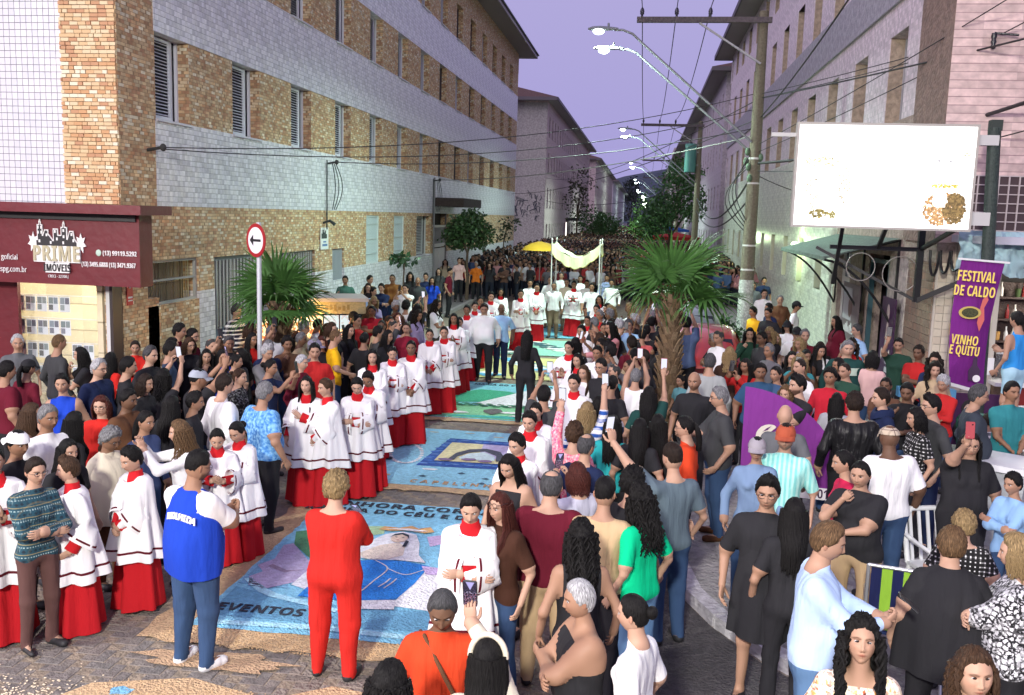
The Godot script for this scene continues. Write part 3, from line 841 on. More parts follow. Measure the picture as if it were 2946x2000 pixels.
var head_cache:={}
func head_arrays(sex: String, lod: int, beard: float)->Array:
	var key:="%s%d%.1f"%[sex,lod,beard]
	if head_cache.has(key): return head_cache[key]
	var C:=56 if lod==0 else 28
	var R:=44 if lod==0 else 22
	var rows:=[];var cols:=[]
	for i in R+1:
		var s:=float(i)/R
		var th:=PI*s
		th-=0.32 * sin(2.0 * PI * s) * -0.5
		var row:=PackedVector3Array();var col:=PackedColorArray()
		for j in C:
			var ph:=TAU*j/C
			ph+=0.62 * sin(ph)
			var dir:=Vector3(sin(th)*sin(ph),cos(th),-sin(th)*cos(ph))
			var p:=skull(dir,sex)
			var tint:=Vector3.ONE
			if dir.z>0.0:
				var x:=p.x;var y:=p.y;var ax:=absf(x)
				var fr:=clampf(dir.z*2.5,0,1)
				var male:=1.0 if sex=="m" or sex=="h" else 0.0
				var dz:=0.0
				var np:=clampf((0.024-y)/0.056,0,1) if y>-0.032 else clampf(1.0-(-0.032-y)/0.011,0,1)
				dz+=(0.019+0.004*male)*np*exp(-(x*x)/(0.0095*0.0095))+0.007*bump2(ax-0.012,y+0.031,0.007,0.008)
				dz-=0.0105*bump2(ax-0.031,y-0.010,0.017,0.011)
				dz+=(0.003+0.003*male)*bump2(ax-0.025,y-0.031,0.025,0.008)
				dz+=0.0065*bump2(ax,y+0.056,0.022,0.0055)+0.007*bump2(ax,y+0.067,0.019,0.006)
				dz-=0.004*bump2(ax,y+0.0612,0.024,0.0028)+0.004*bump2(ax,y+0.079,0.022,0.006)
				dz+=0.007*bump2(ax,y+0.098,0.022,0.013)
				dz+=0.004*bump2(ax-0.042,y+0.02,0.018,0.018)
				p.z+=dz*fr
				var br:=bump2(clampf(ax-0.031,-0.015,0.017)-(ax-0.031),y-0.0285+0.25*absf(ax-0.030),0.006,0.0042+0.0014*male)
				var lips:=clampf(1.6*bump2(ax,y+0.0605,0.020,0.0095)-0.35,0,1)
				var lid:=bump2(ax-0.031,y-0.0155,0.015,0.0030)
				var mouth:=bump2(ax,y+0.0612,0.021,0.0022)
				var nost:=bump2(ax-0.0075,y+0.0405,0.0045,0.0035)
				tint=tint.lerp(Vector3(0.95,0.60,0.60) if male<0.5 else Vector3(0.92,0.72,0.70),lips)
				tint=tint.lerp(Vector3(0.16,0.13,0.12),clampf(br*1.1,0,0.9))
				tint=tint.lerp(Vector3(0.30,0.24,0.22),clampf(lid,0,0.8))
				tint=tint.lerp(Vector3(0.30,0.14,0.13),mouth*0.9)
				tint=tint.lerp(Vector3(0.30,0.18,0.16),nost*0.9)
				tint=tint.lerp(Vector3(0.82,0.72,0.70),0.5*bump2(ax-0.031,y+0.004,0.014,0.005))
				tint=tint*(Vector3.ONE+Vector3(0.06,-0.06,-0.06)*bump2(ax-0.045,y+0.025,0.02,0.02))
				if lod>0: tint=tint.lerp(Vector3(0.12,0.10,0.10),clampf(1.1*bump2(ax-0.031,y-0.009,0.012,0.0085),0,0.85))
				if beard>0.0:
					var bd:=clampf((-0.028-y)*50.0,0,1)*clampf((ax*1.2-y-0.075)*60.0+0.6,0,1)
					bd=maxf(bd,bump2(ax,y+0.047,0.026,0.006))
					bd*=1.0-lips
					tint=tint.lerp(Vector3(0.20,0.17,0.16),bd*beard)
					p+=dir*bd*beard*0.004
			elif beard>0.0: pass
			row.append(p);col.append(Color(tint.x,tint.y,tint.z))
		rows.append(row);cols.append(col)
	var m:=MB.new()
	m.grid(rows,true,cols)

	for s in [-1,1]:
		var er:=[];var ec:=[]
		var wd:=0.077 if sex!="h" and sex!="hf" else 0.083
		for i in 7:
			var row:=PackedVector3Array();var col:=PackedColorArray()
			var th:=PI*i/6.0
			for j in 8:
				var ph:=TAU*j/8
				var q:=Vector3(0.008*cos(th)*1.0,0.030*sin(th)*sin(ph),0.017*sin(th)*cos(ph))
				q=Vector3(q.x*s,q.y,q.z).rotated(Vector3.UP,s*-0.45)+Vector3(s*(wd-0.002),-0.004,-0.010)
				row.append(q);col.append(Color(0.98,0.86,0.84) if i<5 else Color(0.8,0.6,0.58))
			er.append(row);ec.append(col)
		m.grid(er,true,ec)
	var sk:=m.arrays()
	sk[Mesh.ARRAY_TEX_UV]=null
	var eyes:=MB.new()
	if lod==0:
		for s in [-1,1]:
			var ce:=skull(Vector3(s*0.031/0.0735,0.085,0.9).normalized(),sex)
			ce=Vector3(s*0.031,0.0085,ce.z-0.0145)
			var er:=[];var ec:=[]
			for i in 9:
				var th:=PI*0.5*i/8.0
				var row:=PackedVector3Array();var col:=PackedColorArray()
				for j in 12:
					var ph:=TAU*j/12
					row.append(ce+Vector3(sin(th)*cos(ph)*0.0135,sin(th)*sin(ph)*0.0082,cos(th)*0.0125))
					col.append(Color(0.015,0.010,0.008) if i<3 else (Color(0.03,0.016,0.010) if i<4 else Color(0.42,0.39,0.38)))
				er.append(row);ec.append(col)
			eyes.grid(er,true,ec)
	var res:=[sk,eyes.arrays() if eyes.v.size() else []]
	if res[1]: res[1][Mesh.ARRAY_TEX_UV]=null
	head_cache[key]=res
	return res

# ---------------------------------------------------------------- hair, caps
var hair_cache:={}
func hair_mesh(style: String,sex: String,lod: int)->ArrayMesh:
	var key:="%s%s%d"%[style,sex,lod]
	if hair_cache.has(key): return hair_cache[key]
	var f:=FastNoiseLite.new()
	f.seed=7+style.length();f.frequency=14.0
	var C:=40 if lod==0 else 22
	var R:=26 if lod==0 else 13
	var long:=style in ["long","longcurl","wavy","bob","afro"]
	var thick: float={"short": 0.016,"fade": 0.011,"crop": 0.020,"curly": 0.034,"old": 0.020,"ring": 0.010,"long": 0.013,"longcurl": 0.026,"wavy": 0.018,"bob": 0.020,"tied": 0.010,"bun": 0.011,"pony": 0.011,"puffy": 0.036,"afro": 0.05,"bald": 0.001,"quiff": 0.018,"shave": 0.004,"scarf": 0.016}.get(style,0.014)
	var rough: float={"curly": 0.5,"longcurl": 0.55,"puffy": 0.35,"afro": 0.5,"old": 0.3,"wavy": 0.3,"crop": 0.35,"quiff": 0.3}.get(style,0.14)
	var m:=MB.new()
	var rows:=[]
	for i in R+1:
		var th:=0.02+(PI*0.80)*i/R
		var row:=PackedVector3Array()
		for j in C:
			var ph:=TAU*j/C
			var dir:=Vector3(sin(th)*sin(ph),cos(th),-sin(th)*cos(ph))
			var p:=skull(dir,sex)
			var az:=absf(atan2(dir.x, dir.z))
			var line:=lerpf(0.080, 0.068, smoothstep(0.0, 0.7, az))
			line=lerpf(line, 0.022, smoothstep(0.8, 1.2, az))
			if long: line=lerpf(line,-0.055,smoothstep(1.0,1.35,az))
			else: line=lerpf(line,(-0.008 if style!="fade" else 0.016),smoothstep(1.1,1.5,az))
			line=lerpf(line,-0.070 if style!="fade" else -0.035,smoothstep(1.75,2.2,az))
			if style=="old": line+=0.02*(1.0-smoothstep(0.2,0.9,absf(az-0.5)))
			if style=="scarf": line=minf(line,0.045)
			var mk:=smoothstep(-0.008,0.022,p.y-line+0.012*f.get_noise_2d(az*40.0*signf(dir.x),0.0))
			if style=="ring" or style=="bald":
				mk*=smoothstep(0.055,0.03,p.y-(0.02 if style=="bald" else 0.045)-0.03*smoothstep(2.0,0.8,az))
			var up:=clampf(dir.y,0,1)
			var t:=thick*(0.75+0.5*up)
			if style=="quiff": t+=0.022*up*smoothstep(1.5,0.3,az)
			if style=="fade": t*=0.35+1.2*smoothstep(0.0,0.7,dir.y)
			var nz:=f.get_noise_3d(p.x*4.0,p.y*(1.5 if rough<0.3 else 4.0),p.z*4.0)+0.6*f.get_noise_3d(p.x*9.0+3.0,p.y*(3.0 if rough<0.3 else 9.0),p.z*9.0)
			t*=1.0+rough*nz*1.5
			row.append(p+(p.normalized()*0.6+dir*0.4).normalized()*(t*mk-0.006*(1.0-mk)))
		rows.append(row)
	m.grid(rows)
	if style in ["long","longcurl","wavy","bob"]:
		var ln: float={"long": 0.42,"longcurl": 0.40,"wavy": 0.27,"bob": 0.13}[style]
		var wav: float={"long": 0.003,"longcurl": 0.022,"wavy": 0.010,"bob": 0.004}[style]
		var locks:=58 if lod==0 else 18
		for k in locks:
			var u:=(k+0.5)/locks
			for layer in (2 if lod==0 else 1):
				var az:=lerpf(-2.05, 2.05, u) + (0.04 if layer else 0.0)
				var h:=f.get_noise_2d(k*3.1,layer*7.7)
				var pts:=[];var rad:=[]
				var l:=ln*(0.86+0.28*h)*(1.0 if absf(az)<1.4 else 0.86)
				var n:=9 if lod==0 else 6
				for i in n:
					var s:=float(i)/(n-1)
					var y:=0.035-layer*0.02-s*(l+0.06)
					var rr:=0.087+thick*0.5-0.008*layer+0.02*sin(minf(s*2.2,1.0)*PI*0.5)
					var back:=cos(az)
					var zz:=-back*(rr+0.012)-(0.0 if y>-0.12 else minf(0.05,(-0.12-y)*0.45)*maxf(back,0.0))
					if y<-0.17: zz+=(0.085*minf((-0.17-y)*8.0,1.0) if back<0.25 else 0.0)
					var sq:=1.0-0.12*s
					pts.append(Vector3(sin(az)*rr*sq*(1.0 if back>-0.2 else 0.95)+wav*sin(s*17.0+k*2.3+layer),y,zz+wav*cos(s*15.0+k*1.7)))
					rad.append((0.0098 if lod==0 else 0.024)*(1.0-0.55*s*s)*(1.0+0.4*h))
				m.tube(pts,rad,5 if lod==0 else 4)
	elif style=="pony" or style=="tied":
		var pts:=[];var rad:=[]
		for i in 8:
			var s:=i/7.0
			pts.append(Vector3(0.012*sin(s*4.0),0.045-0.30*s*(0.6+0.4*s),-0.098-0.045*sin(s*2.4)))
			rad.append(0.014+0.020*sin(minf(s*1.5,1.0)*PI*0.62))
		m.tube(pts,rad,9)
		m.ball(Vector3(0,0.043,-0.098),Vector3(0.02,0.02,0.016),8,5)
	elif style=="bun":
		m.ball(Vector3(0,0.025,-0.122),Vector3(0.044,0.042,0.036),12,8)
	elif style=="scarf":
		pass
	var me:=m.mesh()
	hair_cache[key]=me
	return me

func cap_mesh(flat: bool)->ArrayMesh:
	var key:="cap"+str(flat)
	if hair_cache.has(key): return hair_cache[key]
	var m:=MB.new()
	var rows:=[]
	for i in 11:
		var th:=0.01+PI*0.5*i/10.0
		var row:=PackedVector3Array()
		for j in 28:
			var ph:=TAU*j/28
			var dir:=Vector3(sin(th)*sin(ph),cos(th),sin(th)*cos(ph))
			var p:=Vector3(dir.x*0.090,dir.y*(0.075 if flat else 0.098),dir.z*0.112)
			if flat: p+=Vector3(0,-0.02*maxf(dir.z,0.0)*dir.y,0.012*dir.y)
			row.append(p+Vector3(0,0.035,0))
		rows.append(row)
	m.grid(rows)
	for side in [1.0, -1.0]:
		var brim:=[]
		for i in 6:
			var s:=i/5.0
			var row:=PackedVector3Array()
			for j in 15:
				var a:=lerpf(-1.25,1.25,j/14.0)
				row.append(Vector3(sin(a)*(0.088+0.004*s),0.037+0.003*side-s*0.016-0.014*a*a*s,cos(a)*0.108+s*(0.030 if flat else 0.068)*(1.0-0.25*a*a)))
			brim.append(row)
		m.grid(brim,false,[],false,side<0)
	m.ball(Vector3(0,0.132 if not flat else 0.109,0),Vector3(0.008,0.004,0.008),8,4)
	hair_cache[key]=m.mesh()
	return hair_cache[key]

func glasses_mesh()->ArrayMesh:
	if hair_cache.has("glasses"): return hair_cache["glasses"]
	var m:=MB.new()
	for s in [-1,1]:
		var pts:=[]
		for k in 13: pts.append(Vector3(s*0.032+0.024*cos(TAU*k/12.0),0.006+0.018*sin(TAU*k/12.0),0.098-0.5*absf(0.024*cos(TAU*k/12.0)*s+0.0)*0.2))
		m.tube(pts,[0.0022],5,false)
		m.tube([Vector3(s*0.056,0.010,0.095),Vector3(s*0.078,0.010,0.07),Vector3(s*0.081,0.006,-0.005)],[0.002],4)
	m.tube([Vector3(-0.008,0.010,0.099),Vector3(0,0.013,0.101),Vector3(0.008,0.010,0.099)],[0.002],4)
	hair_cache["glasses"]=m.mesh()
	return hair_cache["glasses"]

# ---------------------------------------------------------------- the altar servers' robes
var robe_cache:={}
func robe_rows(prof: Array, folds: int, amp: float, sd: float, C:=44)->Array:
	var rows:=[]
	for q in prof:
		var row:=PackedVector3Array()
		for j in C:
			var a:=TAU*j/C
			var fd: float=q[3]*amp*(sin(a*folds+sd)+0.5*sin(a*(folds+4)+sd*2.3)+0.35*sin(a*3.0+sd*0.7))
			var fr:=maxf(cos(a),0.0)
			row.append(Vector3(sin(a)*(q[1]+fd),q[0]-q[4]*pow(fr,3.0)+(0.015*q[3]*sin(a*2.0+sd)),cos(a)*(q[2]+fd)))
		rows.append(row)
	return rows

func robe_mesh(part: String,sd: int,pose: String,build: String)->ArrayMesh:
	var key:="%s%d%s%s"%[part,sd,pose,build]
	if robe_cache.has(key): return robe_cache[key]
	var m:=MB.new()
	var ph:=sd*1.7
	match part:
		"cassock":
			m.grid(robe_rows([[1.0,0.15,0.12,0.0,0],[0.8,0.19,0.165,0.4,0],[0.6,0.21,0.185,0.7,0],[0.4,0.228,0.205,0.9,0],[0.2,0.245,0.225,1.0,0],[0.045,0.26,0.24,1.1,0]],6,0.028,ph))
		"surplice":
			m.grid(robe_rows([[1.435,0.082,0.070,0,0.10],[1.43,0.10,0.085,0,0.10],[1.425,0.160,0.110,0.0,0.05],[1.385,0.215,0.140,0.05,0.0],[1.25,0.225,0.160,0.2,0],[1.10,0.230,0.178,0.4,0],[0.95,0.245,0.200,0.7,0],[0.80,0.268,0.228,0.95,0],[0.68,0.288,0.252,1.15,0],[0.575,0.305,0.270,1.3,0],[0.570,0.297,0.262,1.3,0],[0.62,0.285,0.25,1.2,0]],7,0.034,ph,52))
		"hem_band":
			m.grid(robe_rows([[0.690,0.2885,0.2525,1.138,0],[0.690,0.292,0.256,1.138,0],[0.668,0.2945,0.2585,1.167,0],[0.668,0.290,0.254,1.167,0]],7,0.034,ph,52))
		"sleeve_right","sleeve_left","cuff_right","cuff_left","band_right","band_left":
			var s:=-1 if part.ends_with("right") else 1
			var e: Array=hands_of(build,pose)[0 if s<0 else 1]
			var shd:=Vector3(s*0.155,1.358,-0.015)
			var el: Vector3=e[0];var wr: Vector3=e[1]
			var pts:=[];var rad:=[]
			var cuff:=part.begins_with("cuff");var band:=part.begins_with("band")
			var path:=[shd,shd.lerp(el,0.35),shd.lerp(el,0.75),el,el.lerp(wr,0.30),el.lerp(wr,0.58)]
			var rr:=[0.088,0.098,0.102,0.108,0.118,0.128]
			if cuff:
				path=[el.lerp(wr,0.1),el.lerp(wr,0.5),el.lerp(wr,0.97)];rr=[0.055,0.056,0.066]
			if band:
				path=[el.lerp(wr,0.40),el.lerp(wr,0.40),el.lerp(wr,0.47),el.lerp(wr,0.47)];rr=[0.1185,0.1245,0.1275,0.1215]
			var rows:=[]
			for i in path.size():
				var d: Vector3=(wr-el).normalized() if band else (path[mini(i+1,path.size()-1)]-path[maxi(i-1,0)]).normalized()
				var dn:=Vector3.DOWN-d*Vector3.DOWN.dot(d)
				if dn.length()<0.2: dn=Vector3.BACK-d*Vector3.BACK.dot(d)
				dn=dn.normalized()
				var sd2:=d.cross(dn)
				var row:=PackedVector3Array()
				for k in 20:
					var a:=TAU*k/20
					var r: float=rr[i]
					var hang: float=0.42*r*clampf((i-1)*0.35,0,1) if not cuff else 0.0
					if band: hang=0.42*r
					var fd:=1.0+(0.05*sin(a*5.0+ph+i*0.4) if i>1 and not band else 0.0)
					row.append(path[i]+dn*(cos(a)*r*fd*(1.0 if not cuff else 1.0)+hang*(0.5+0.5*cos(a)))+sd2*(sin(a)*r*0.62*fd))
				rows.append(row)
			m.grid(rows)
		"collar":
			m.grid(robe_rows([[1.37,0.13,0.10,0,0.06],[1.415,0.098,0.080,0,0.06],[1.46,0.072,0.066,0,0.012],[1.49,0.069,0.064,0,0.012],[1.49,0.062,0.057,0,0.012]],4,0.0,ph,28))
		"vest":
			m.grid(robe_rows([[1.445,0.082,0.070,0,0.10],[1.425,0.125,0.100,0,0.07],[1.37,0.172,0.140,0,0.0],[1.28,0.222,0.160,0,0],[1.15,0.238,0.188,0.2,0],[1.03,0.240,0.215,0.5,0],[0.92,0.245,0.205,0.7,0],[0.78,0.240,0.186,0.8,0],[0.775,0.23,0.178,0.8,0]],5,0.008,ph))
		"skirt":
			m.grid(robe_rows([[1.0,0.15,0.13,0.0,0],[0.85,0.19,0.16,0.4,0],[0.65,0.21,0.18,0.8,0],[0.48,0.225,0.2,1.0,0]],6,0.012,ph))
		"dress":
			m.grid(robe_rows([[1.20,0.165,0.125,0.0,0],[1.05,0.175,0.14,0.1,0],[0.90,0.20,0.165,0.4,0],[0.70,0.215,0.185,0.8,0],[0.55,0.222,0.195,1.0,0],[0.545,0.21,0.185,1.0,0]],6,0.012,ph))
		"shawl":
			m.grid(robe_rows([[1.47,0.075,0.070,0,0.05],[1.445,0.12,0.10,0,0.05],[1.40,0.205,0.135,0.1,0],[1.28,0.265,0.19,0.3,0],[1.10,0.295,0.22,0.6,0],[0.90,0.31,0.235,0.9,0],[0.72,0.315,0.24,1.1,0],[0.715,0.30,0.23,1.1,0]],6,0.017,ph))
		"chest":
			m.grid(robe_rows([[1.33,0.226,0.158,0,0],[1.22,0.222,0.166,0,0]],4,0.0,ph,40))
		"strap":
			m.tube([Vector3(-0.13,1.40,-0.09),Vector3(-0.10,1.425,0.02),Vector3(0.02,1.25,0.155),Vector3(0.15,1.0,0.16),Vector3(0.2,0.9,0.05)],[0.013],6)
		"headband":
			var hb:=[]
			for i in 15: hb.append(Vector3(cos(PI*i/14.0)*0.094,1.62+sin(PI*i/14.0)*0.122,0.03))
			m.tube(hb,[0.016],7)
		"hood":
			m.grid(robe_rows([[1.40,0.13,0.13,0,0.05],[1.45,0.125,0.13,0,0.06],[1.49,0.10,0.105,0,0.05],[1.48,0.075,0.08,0,0.03]],4,0.0,ph,24))
	robe_cache[key]=m.mesh()
	return robe_cache[key]

# ---------------------------------------------------------------- a whole person
func fix_winding(a: Array)->void:
	var v: PackedVector3Array=a[Mesh.ARRAY_VERTEX];var n: PackedVector3Array=a[Mesh.ARRAY_NORMAL];var ix: PackedInt32Array=a[Mesh.ARRAY_INDEX]
	var votes:=0
	for k in range(0,mini(ix.size(),300),3):
		votes+=1 if (v[ix[k+1]]-v[ix[k]]).cross(v[ix[k+2]]-v[ix[k]]).dot(n[ix[k]])>0 else -1
	if votes>0:
		ix.reverse()
		a[Mesh.ARRAY_INDEX]=ix

func pattern(called: String)->StandardMaterial3D:
	var key:="p"+called
	if mats.has(key): return mats[key]
	var S:=128
	var im:=Image.create(S,S,false,Image.FORMAT_RGB8)
	var f:=FastNoiseLite.new();f.seed=31;f.frequency=0.06;f.noise_type=FastNoiseLite.TYPE_CELLULAR
	f.cellular_return_type=FastNoiseLite.RETURN_DISTANCE2_SUB
	var g:=FastNoiseLite.new();g.seed=5;g.frequency=0.05
	var scale:=3.0
	for y in S:
		for x in S:
			var c:=Color.WHITE
			match called:
				"stripes": c=Color(0.9,0.9,0.9) if (y/16)%2==0 else Color(0.12,0.3,0.6)
				"navy_stripes": c=Color(0.85,0.85,0.85) if (y/10)%3==0 else Color(0.05,0.06,0.16)
				"mint": c=Color(0.70,0.92,0.88) if (x/8)%2==0 else Color(0.50,0.82,0.80)
				"plaid": c=Color(0.08,0.08,0.09).lerp(Color(0.45,0.45,0.47),0.5*float((x/16)%2)+0.5*float((y/16)%2))
				"tartan": c=Color(0.72,0.66,0.58) if x%32>2 and y%32>2 else Color(0.35,0.28,0.26)
				"leopard":
					var q:=f.get_noise_2d(x*1.3,y*1.3)
					c=Color(0.9,0.9,0.92) if q>-0.72 else Color(0.05,0.05,0.07)
					if q>-0.30: c=Color(0.35,0.36,0.40)
				"floral":
					var q:=g.get_noise_2d(x,y);var r:=g.get_noise_2d(x+300,y*1.4)
					c=Color(0.95,0.92,0.86)
					if q>0.22: c=Color(0.80,0.42,0.25)
					if r>0.28: c=Color(0.35,0.12,0.10)
					if q<-0.32: c=Color(0.90,0.72,0.35)
				"dots": c=Color(0.92,0.92,0.92) if Vector2(x%16-8,y%16-8).length()<3.0 else Color(0.03,0.03,0.035)
				"knit":
					var b:=y%32
					c=Color(0.10,0.26,0.32)
					if b<3: c=Color(0.55,0.50,0.36)
					elif b>8 and b<13 and (x/4)%2==0: c=Color(0.62,0.70,0.70)
					elif b>18 and b<28 and absi((x%16)-8)+absi(b-23)<6: c=Color(0.06,0.13,0.18)
				"skull":
					c=Color(0.02,0.02,0.025) if g.get_noise_2d(x*1.4,y*1.4)<0.22 else Color(0.55,0.55,0.56)
				"bluefade": c=Color(0.18,0.42,0.70).lerp(Color(0.55,0.75,0.88),clampf(0.5+g.get_noise_2d(x,y)*1.4,0,1))
				"pinkprint":
					c=Color(0.92,0.55,0.58)
					var q:=g.get_noise_2d(x*1.6,y*1.6)
					if q>0.2: c=Color(0.85,0.12,0.45)
					if q<-0.3: c=Color(0.95,0.85,0.85)
				"camo":
					var q:=g.get_noise_2d(x,y)
					c=Color(0.36,0.34,0.24) if q<-0.1 else (Color(0.18,0.20,0.12) if q<0.2 else Color(0.50,0.46,0.34))
			im.set_pixel(x,y,c)
	var m:=StandardMaterial3D.new()
	m.albedo_texture=ImageTexture.create_from_image(im)
	m.roughness=0.9
	m.normal_enabled=true;m.normal_texture=wrinkle_tex();m.normal_scale=0.6
	m.uv1_triplanar=true;m.uv1_scale=Vector3.ONE*scale
	mats[key]=m
	return m

func leather()->StandardMaterial3D:
	if not mats.has("leather"):
		var m: StandardMaterial3D=cloth(Color(0.012,0.012,0.013)).duplicate()
		m.roughness=0.35
		m.normal_scale=1.6
		mats["leather"]=m
	return mats["leather"]

func top_mat(t)->Material:
	if t is String: return leather() if t=="leather" else pattern(t)
	return cloth(t)

const BROWS:=Vector3(0,1.605,0.022)
func person(x: float,z: float,face: float,h: float,build: String,pose: String,tone: float,top,bottom,style: String,hc: Color,label: String,o: Dictionary={})->Node3D:
	var root:=thing("person",label,"person",Vector3(x,o.get("y",0.0),z),deg_to_rad(face),o.get("group",""))
	var k:=h/1.72
	root.scale=Vector3.ONE*k
	var lod: int=o.get("lod",0)
	var robe: bool=o.get("robe",false)
	var sleeve: float=o.get("sl",0.19)
	if robe: sleeve=0.0 if lod else 0.52
	var parts:=body_arrays(build,pose,sleeve,o.get("neck",-0.04),o.get("hem",0.86),o.get("tr",0.92),o.get("cell",0.022 if lod==0 else 0.034),o.get("sit",false))
	var m:=ArrayMesh.new()
	var ms:=[]
	var sk:=skin(tone)
	var give:=[sk,top_mat(top) if not robe else cloth(Color(0.78,0.77,0.78)),top_mat(bottom),mat(0.02,0.02,0.022,0.6) if not o.has("shoes") else cloth(o.shoes)]
	for s in 4:
		if parts[s][Mesh.ARRAY_VERTEX].size()==0: continue
		m.add_surface_from_arrays(Mesh.PRIMITIVE_TRIANGLES,parts[s])
		ms.append(give[s])
	var hb:=Basis.from_euler(Vector3(deg_to_rad(o.get("hp",6.0)),deg_to_rad(o.get("hy",0.0)),deg_to_rad(o.get("hr",0.0))))
	var hs: float=1.0 if build!="c" else 1.12
	if build=="f": hs=0.97
	var ht:=Transform3D(hb.scaled(Vector3.ONE*hs),Vector3(0,1.53,0.0)+hb*(BROWS-Vector3(0,1.53,0.0)))
	var hd:=head_arrays(build if build!="hf" else "hf",lod,o.get("beard",0.0))
	m.add_surface_from_arrays(Mesh.PRIMITIVE_TRIANGLES,moved(hd[0],ht));ms.append(sk)
	if hd[1]:
		if not mats.has("eye"):
			var e:=StandardMaterial3D.new();e.vertex_color_use_as_albedo=true;e.roughness=0.15
			mats["eye"]=e
		m.add_surface_from_arrays(Mesh.PRIMITIVE_TRIANGLES,moved(hd[1],ht));ms.append(mats["eye"])
	if lod==0 or pose in ["raise","raise_left","high","high_left","film","film_high","reach_left","reach_across"]:
		var arms:=hands_of(build,pose)
		for s in [0,1]:
			var sd:=-1 if s==0 else 1
			var t:=hand_frame(arms,s,pose)
			var kind:="relaxed"
			if pose in ["pray","chest"]: kind="flat" if not (pose=="chest" and s==0) else "relaxed"
			if pose in ["film","film_high","look_phone"]: kind="grip"
			if pose in ["raise","high","carry","reach_across"] and s==0: kind="grip"
			if pose in ["raise_left","high_left","reach_left"] and s==1: kind="grip"
			if pose in ["chin","clasp"]: kind="fist" if pose=="chin" and s==0 else "grip"
			var hsz: float=1.0 if build in ["m","h"] else 0.9
			m.add_surface_from_arrays(Mesh.PRIMITIVE_TRIANGLES,moved(hand_arrays(kind,sd if pose!="film" else sd),Transform3D(t.basis.scaled_local(Vector3.ONE*hsz),t.origin)))
			ms.append(sk)
	var body:=put(m,"body",ms,root)
	if style!="none" and style!="bald0":
		var hm:=put(hair_mesh(style,build,lod),"hair",hair_mat(hc),root)
		hm.transform=ht
	if o.has("cap"):
		var cp:=put(cap_mesh(o.get("flatcap",false)),"cap",top_mat(o.cap),root)
		cp.transform=ht*Transform3D(Basis(Vector3.UP,PI if o.get("capback",false) else 0.0),Vector3.ZERO)
	if o.has("gl"):
		var gl:=put(glasses_mesh(),"glasses",mat(0.02,0.018,0.018,0.3),root)
		gl.transform=ht*Transform3D(Basis.IDENTITY,Vector3(0,0.045 if str(o.gl)=="up" else 0.0,-0.004))
	if robe:
		var sd: int=o.get("sd",0)
		var w:=cloth(Color(0.78,0.77,0.78))
		var rd:=cloth(Color(0.46,0.012,0.018))
		var dk:=cloth(Color(0.10,0.008,0.016))
		put(robe_mesh("cassock",sd,"",build),"cassock",rd,root)
		put(robe_mesh("surplice",sd,"",build),"surplice",w,root)
		put(robe_mesh("collar",0,"",build),"collar",rd,root)
		if lod==0: put(robe_mesh("hem_band",sd,"",build),"hem_band",dk,root)
		for s in ["right","left"]:
			put(robe_mesh("sleeve_"+s,sd,pose,build),"sleeve",w,root)
			if lod==0:
				put(robe_mesh("band_"+s,0,pose,build),"sleeve_band",dk,root)
			put(robe_mesh("cuff_"+s,0,pose,build),"cuff",rd,root)
	for g in ["vest","shawl","skirt","dress","hood","chest","strap","headband"]:
		if o.has(g): put(robe_mesh(g,2,"",build),g,top_mat(o[g]),root)
	if o.has("word"):
		var w: String=o.word
		for i in w.length():
			var a:=(i-(w.length()-1)*0.5)*0.145
			rotated_text(w[i],0.050,0.012,mat(0.8,0.8,0.82),root,Vector3(-0.045-sin(a)*0.26,1.10+cos(a)*0.17,-0.185-0.075*(1.0-cos(a*1.4))*-1.0),Vector3(-7,180+rad_to_deg(a)*0.55,rad_to_deg(-a)*0.55),1.0,false,true)
	return root

func hand_frame(arms: Array, s: int, pose: String)->Transform3D:
	var e: Vector3=arms[s][0];var w: Vector3=arms[s][1]
	var y:=(w-e).normalized()
	var sd:=-1.0 if s==0 else 1.0
	var pz:=Vector3(-sd, 0, 0.25)
	if pose in ["raise","raise_left","high","high_left","film","film_high","reach_left","reach_across"]:
		y=(y*0.35+Vector3.UP).normalized();pz=Vector3(0,0,1)
		if pose.begins_with("film"): pz=Vector3(-sd,0,0.4)
	elif pose=="pray": y=Vector3(0,1,0.35).normalized();pz=Vector3(-sd,0,0)
	elif pose=="chest": 
		if s==1: y=Vector3(-0.8,0.6,0).normalized();pz=Vector3(0,0,-1)
	elif pose in ["fold","crossed"]: pz=Vector3(0,0,-1)
	elif pose=="clasp": pz=Vector3(0,0.2,-1)
	elif pose=="chin": pz=Vector3(0,0,-1)
	elif pose in ["look_phone","carry"]: y=(y+Vector3(0,0.5,0)).normalized();pz=Vector3(-sd,0.6,-0.3)
	var x:=y.cross(pz)
	if x.length()<0.05: x=y.cross(Vector3(0.3,0.2,1))
	x=x.normalized()
	return Transform3D(Basis(x,y,x.cross(y)),w-y*0.005)

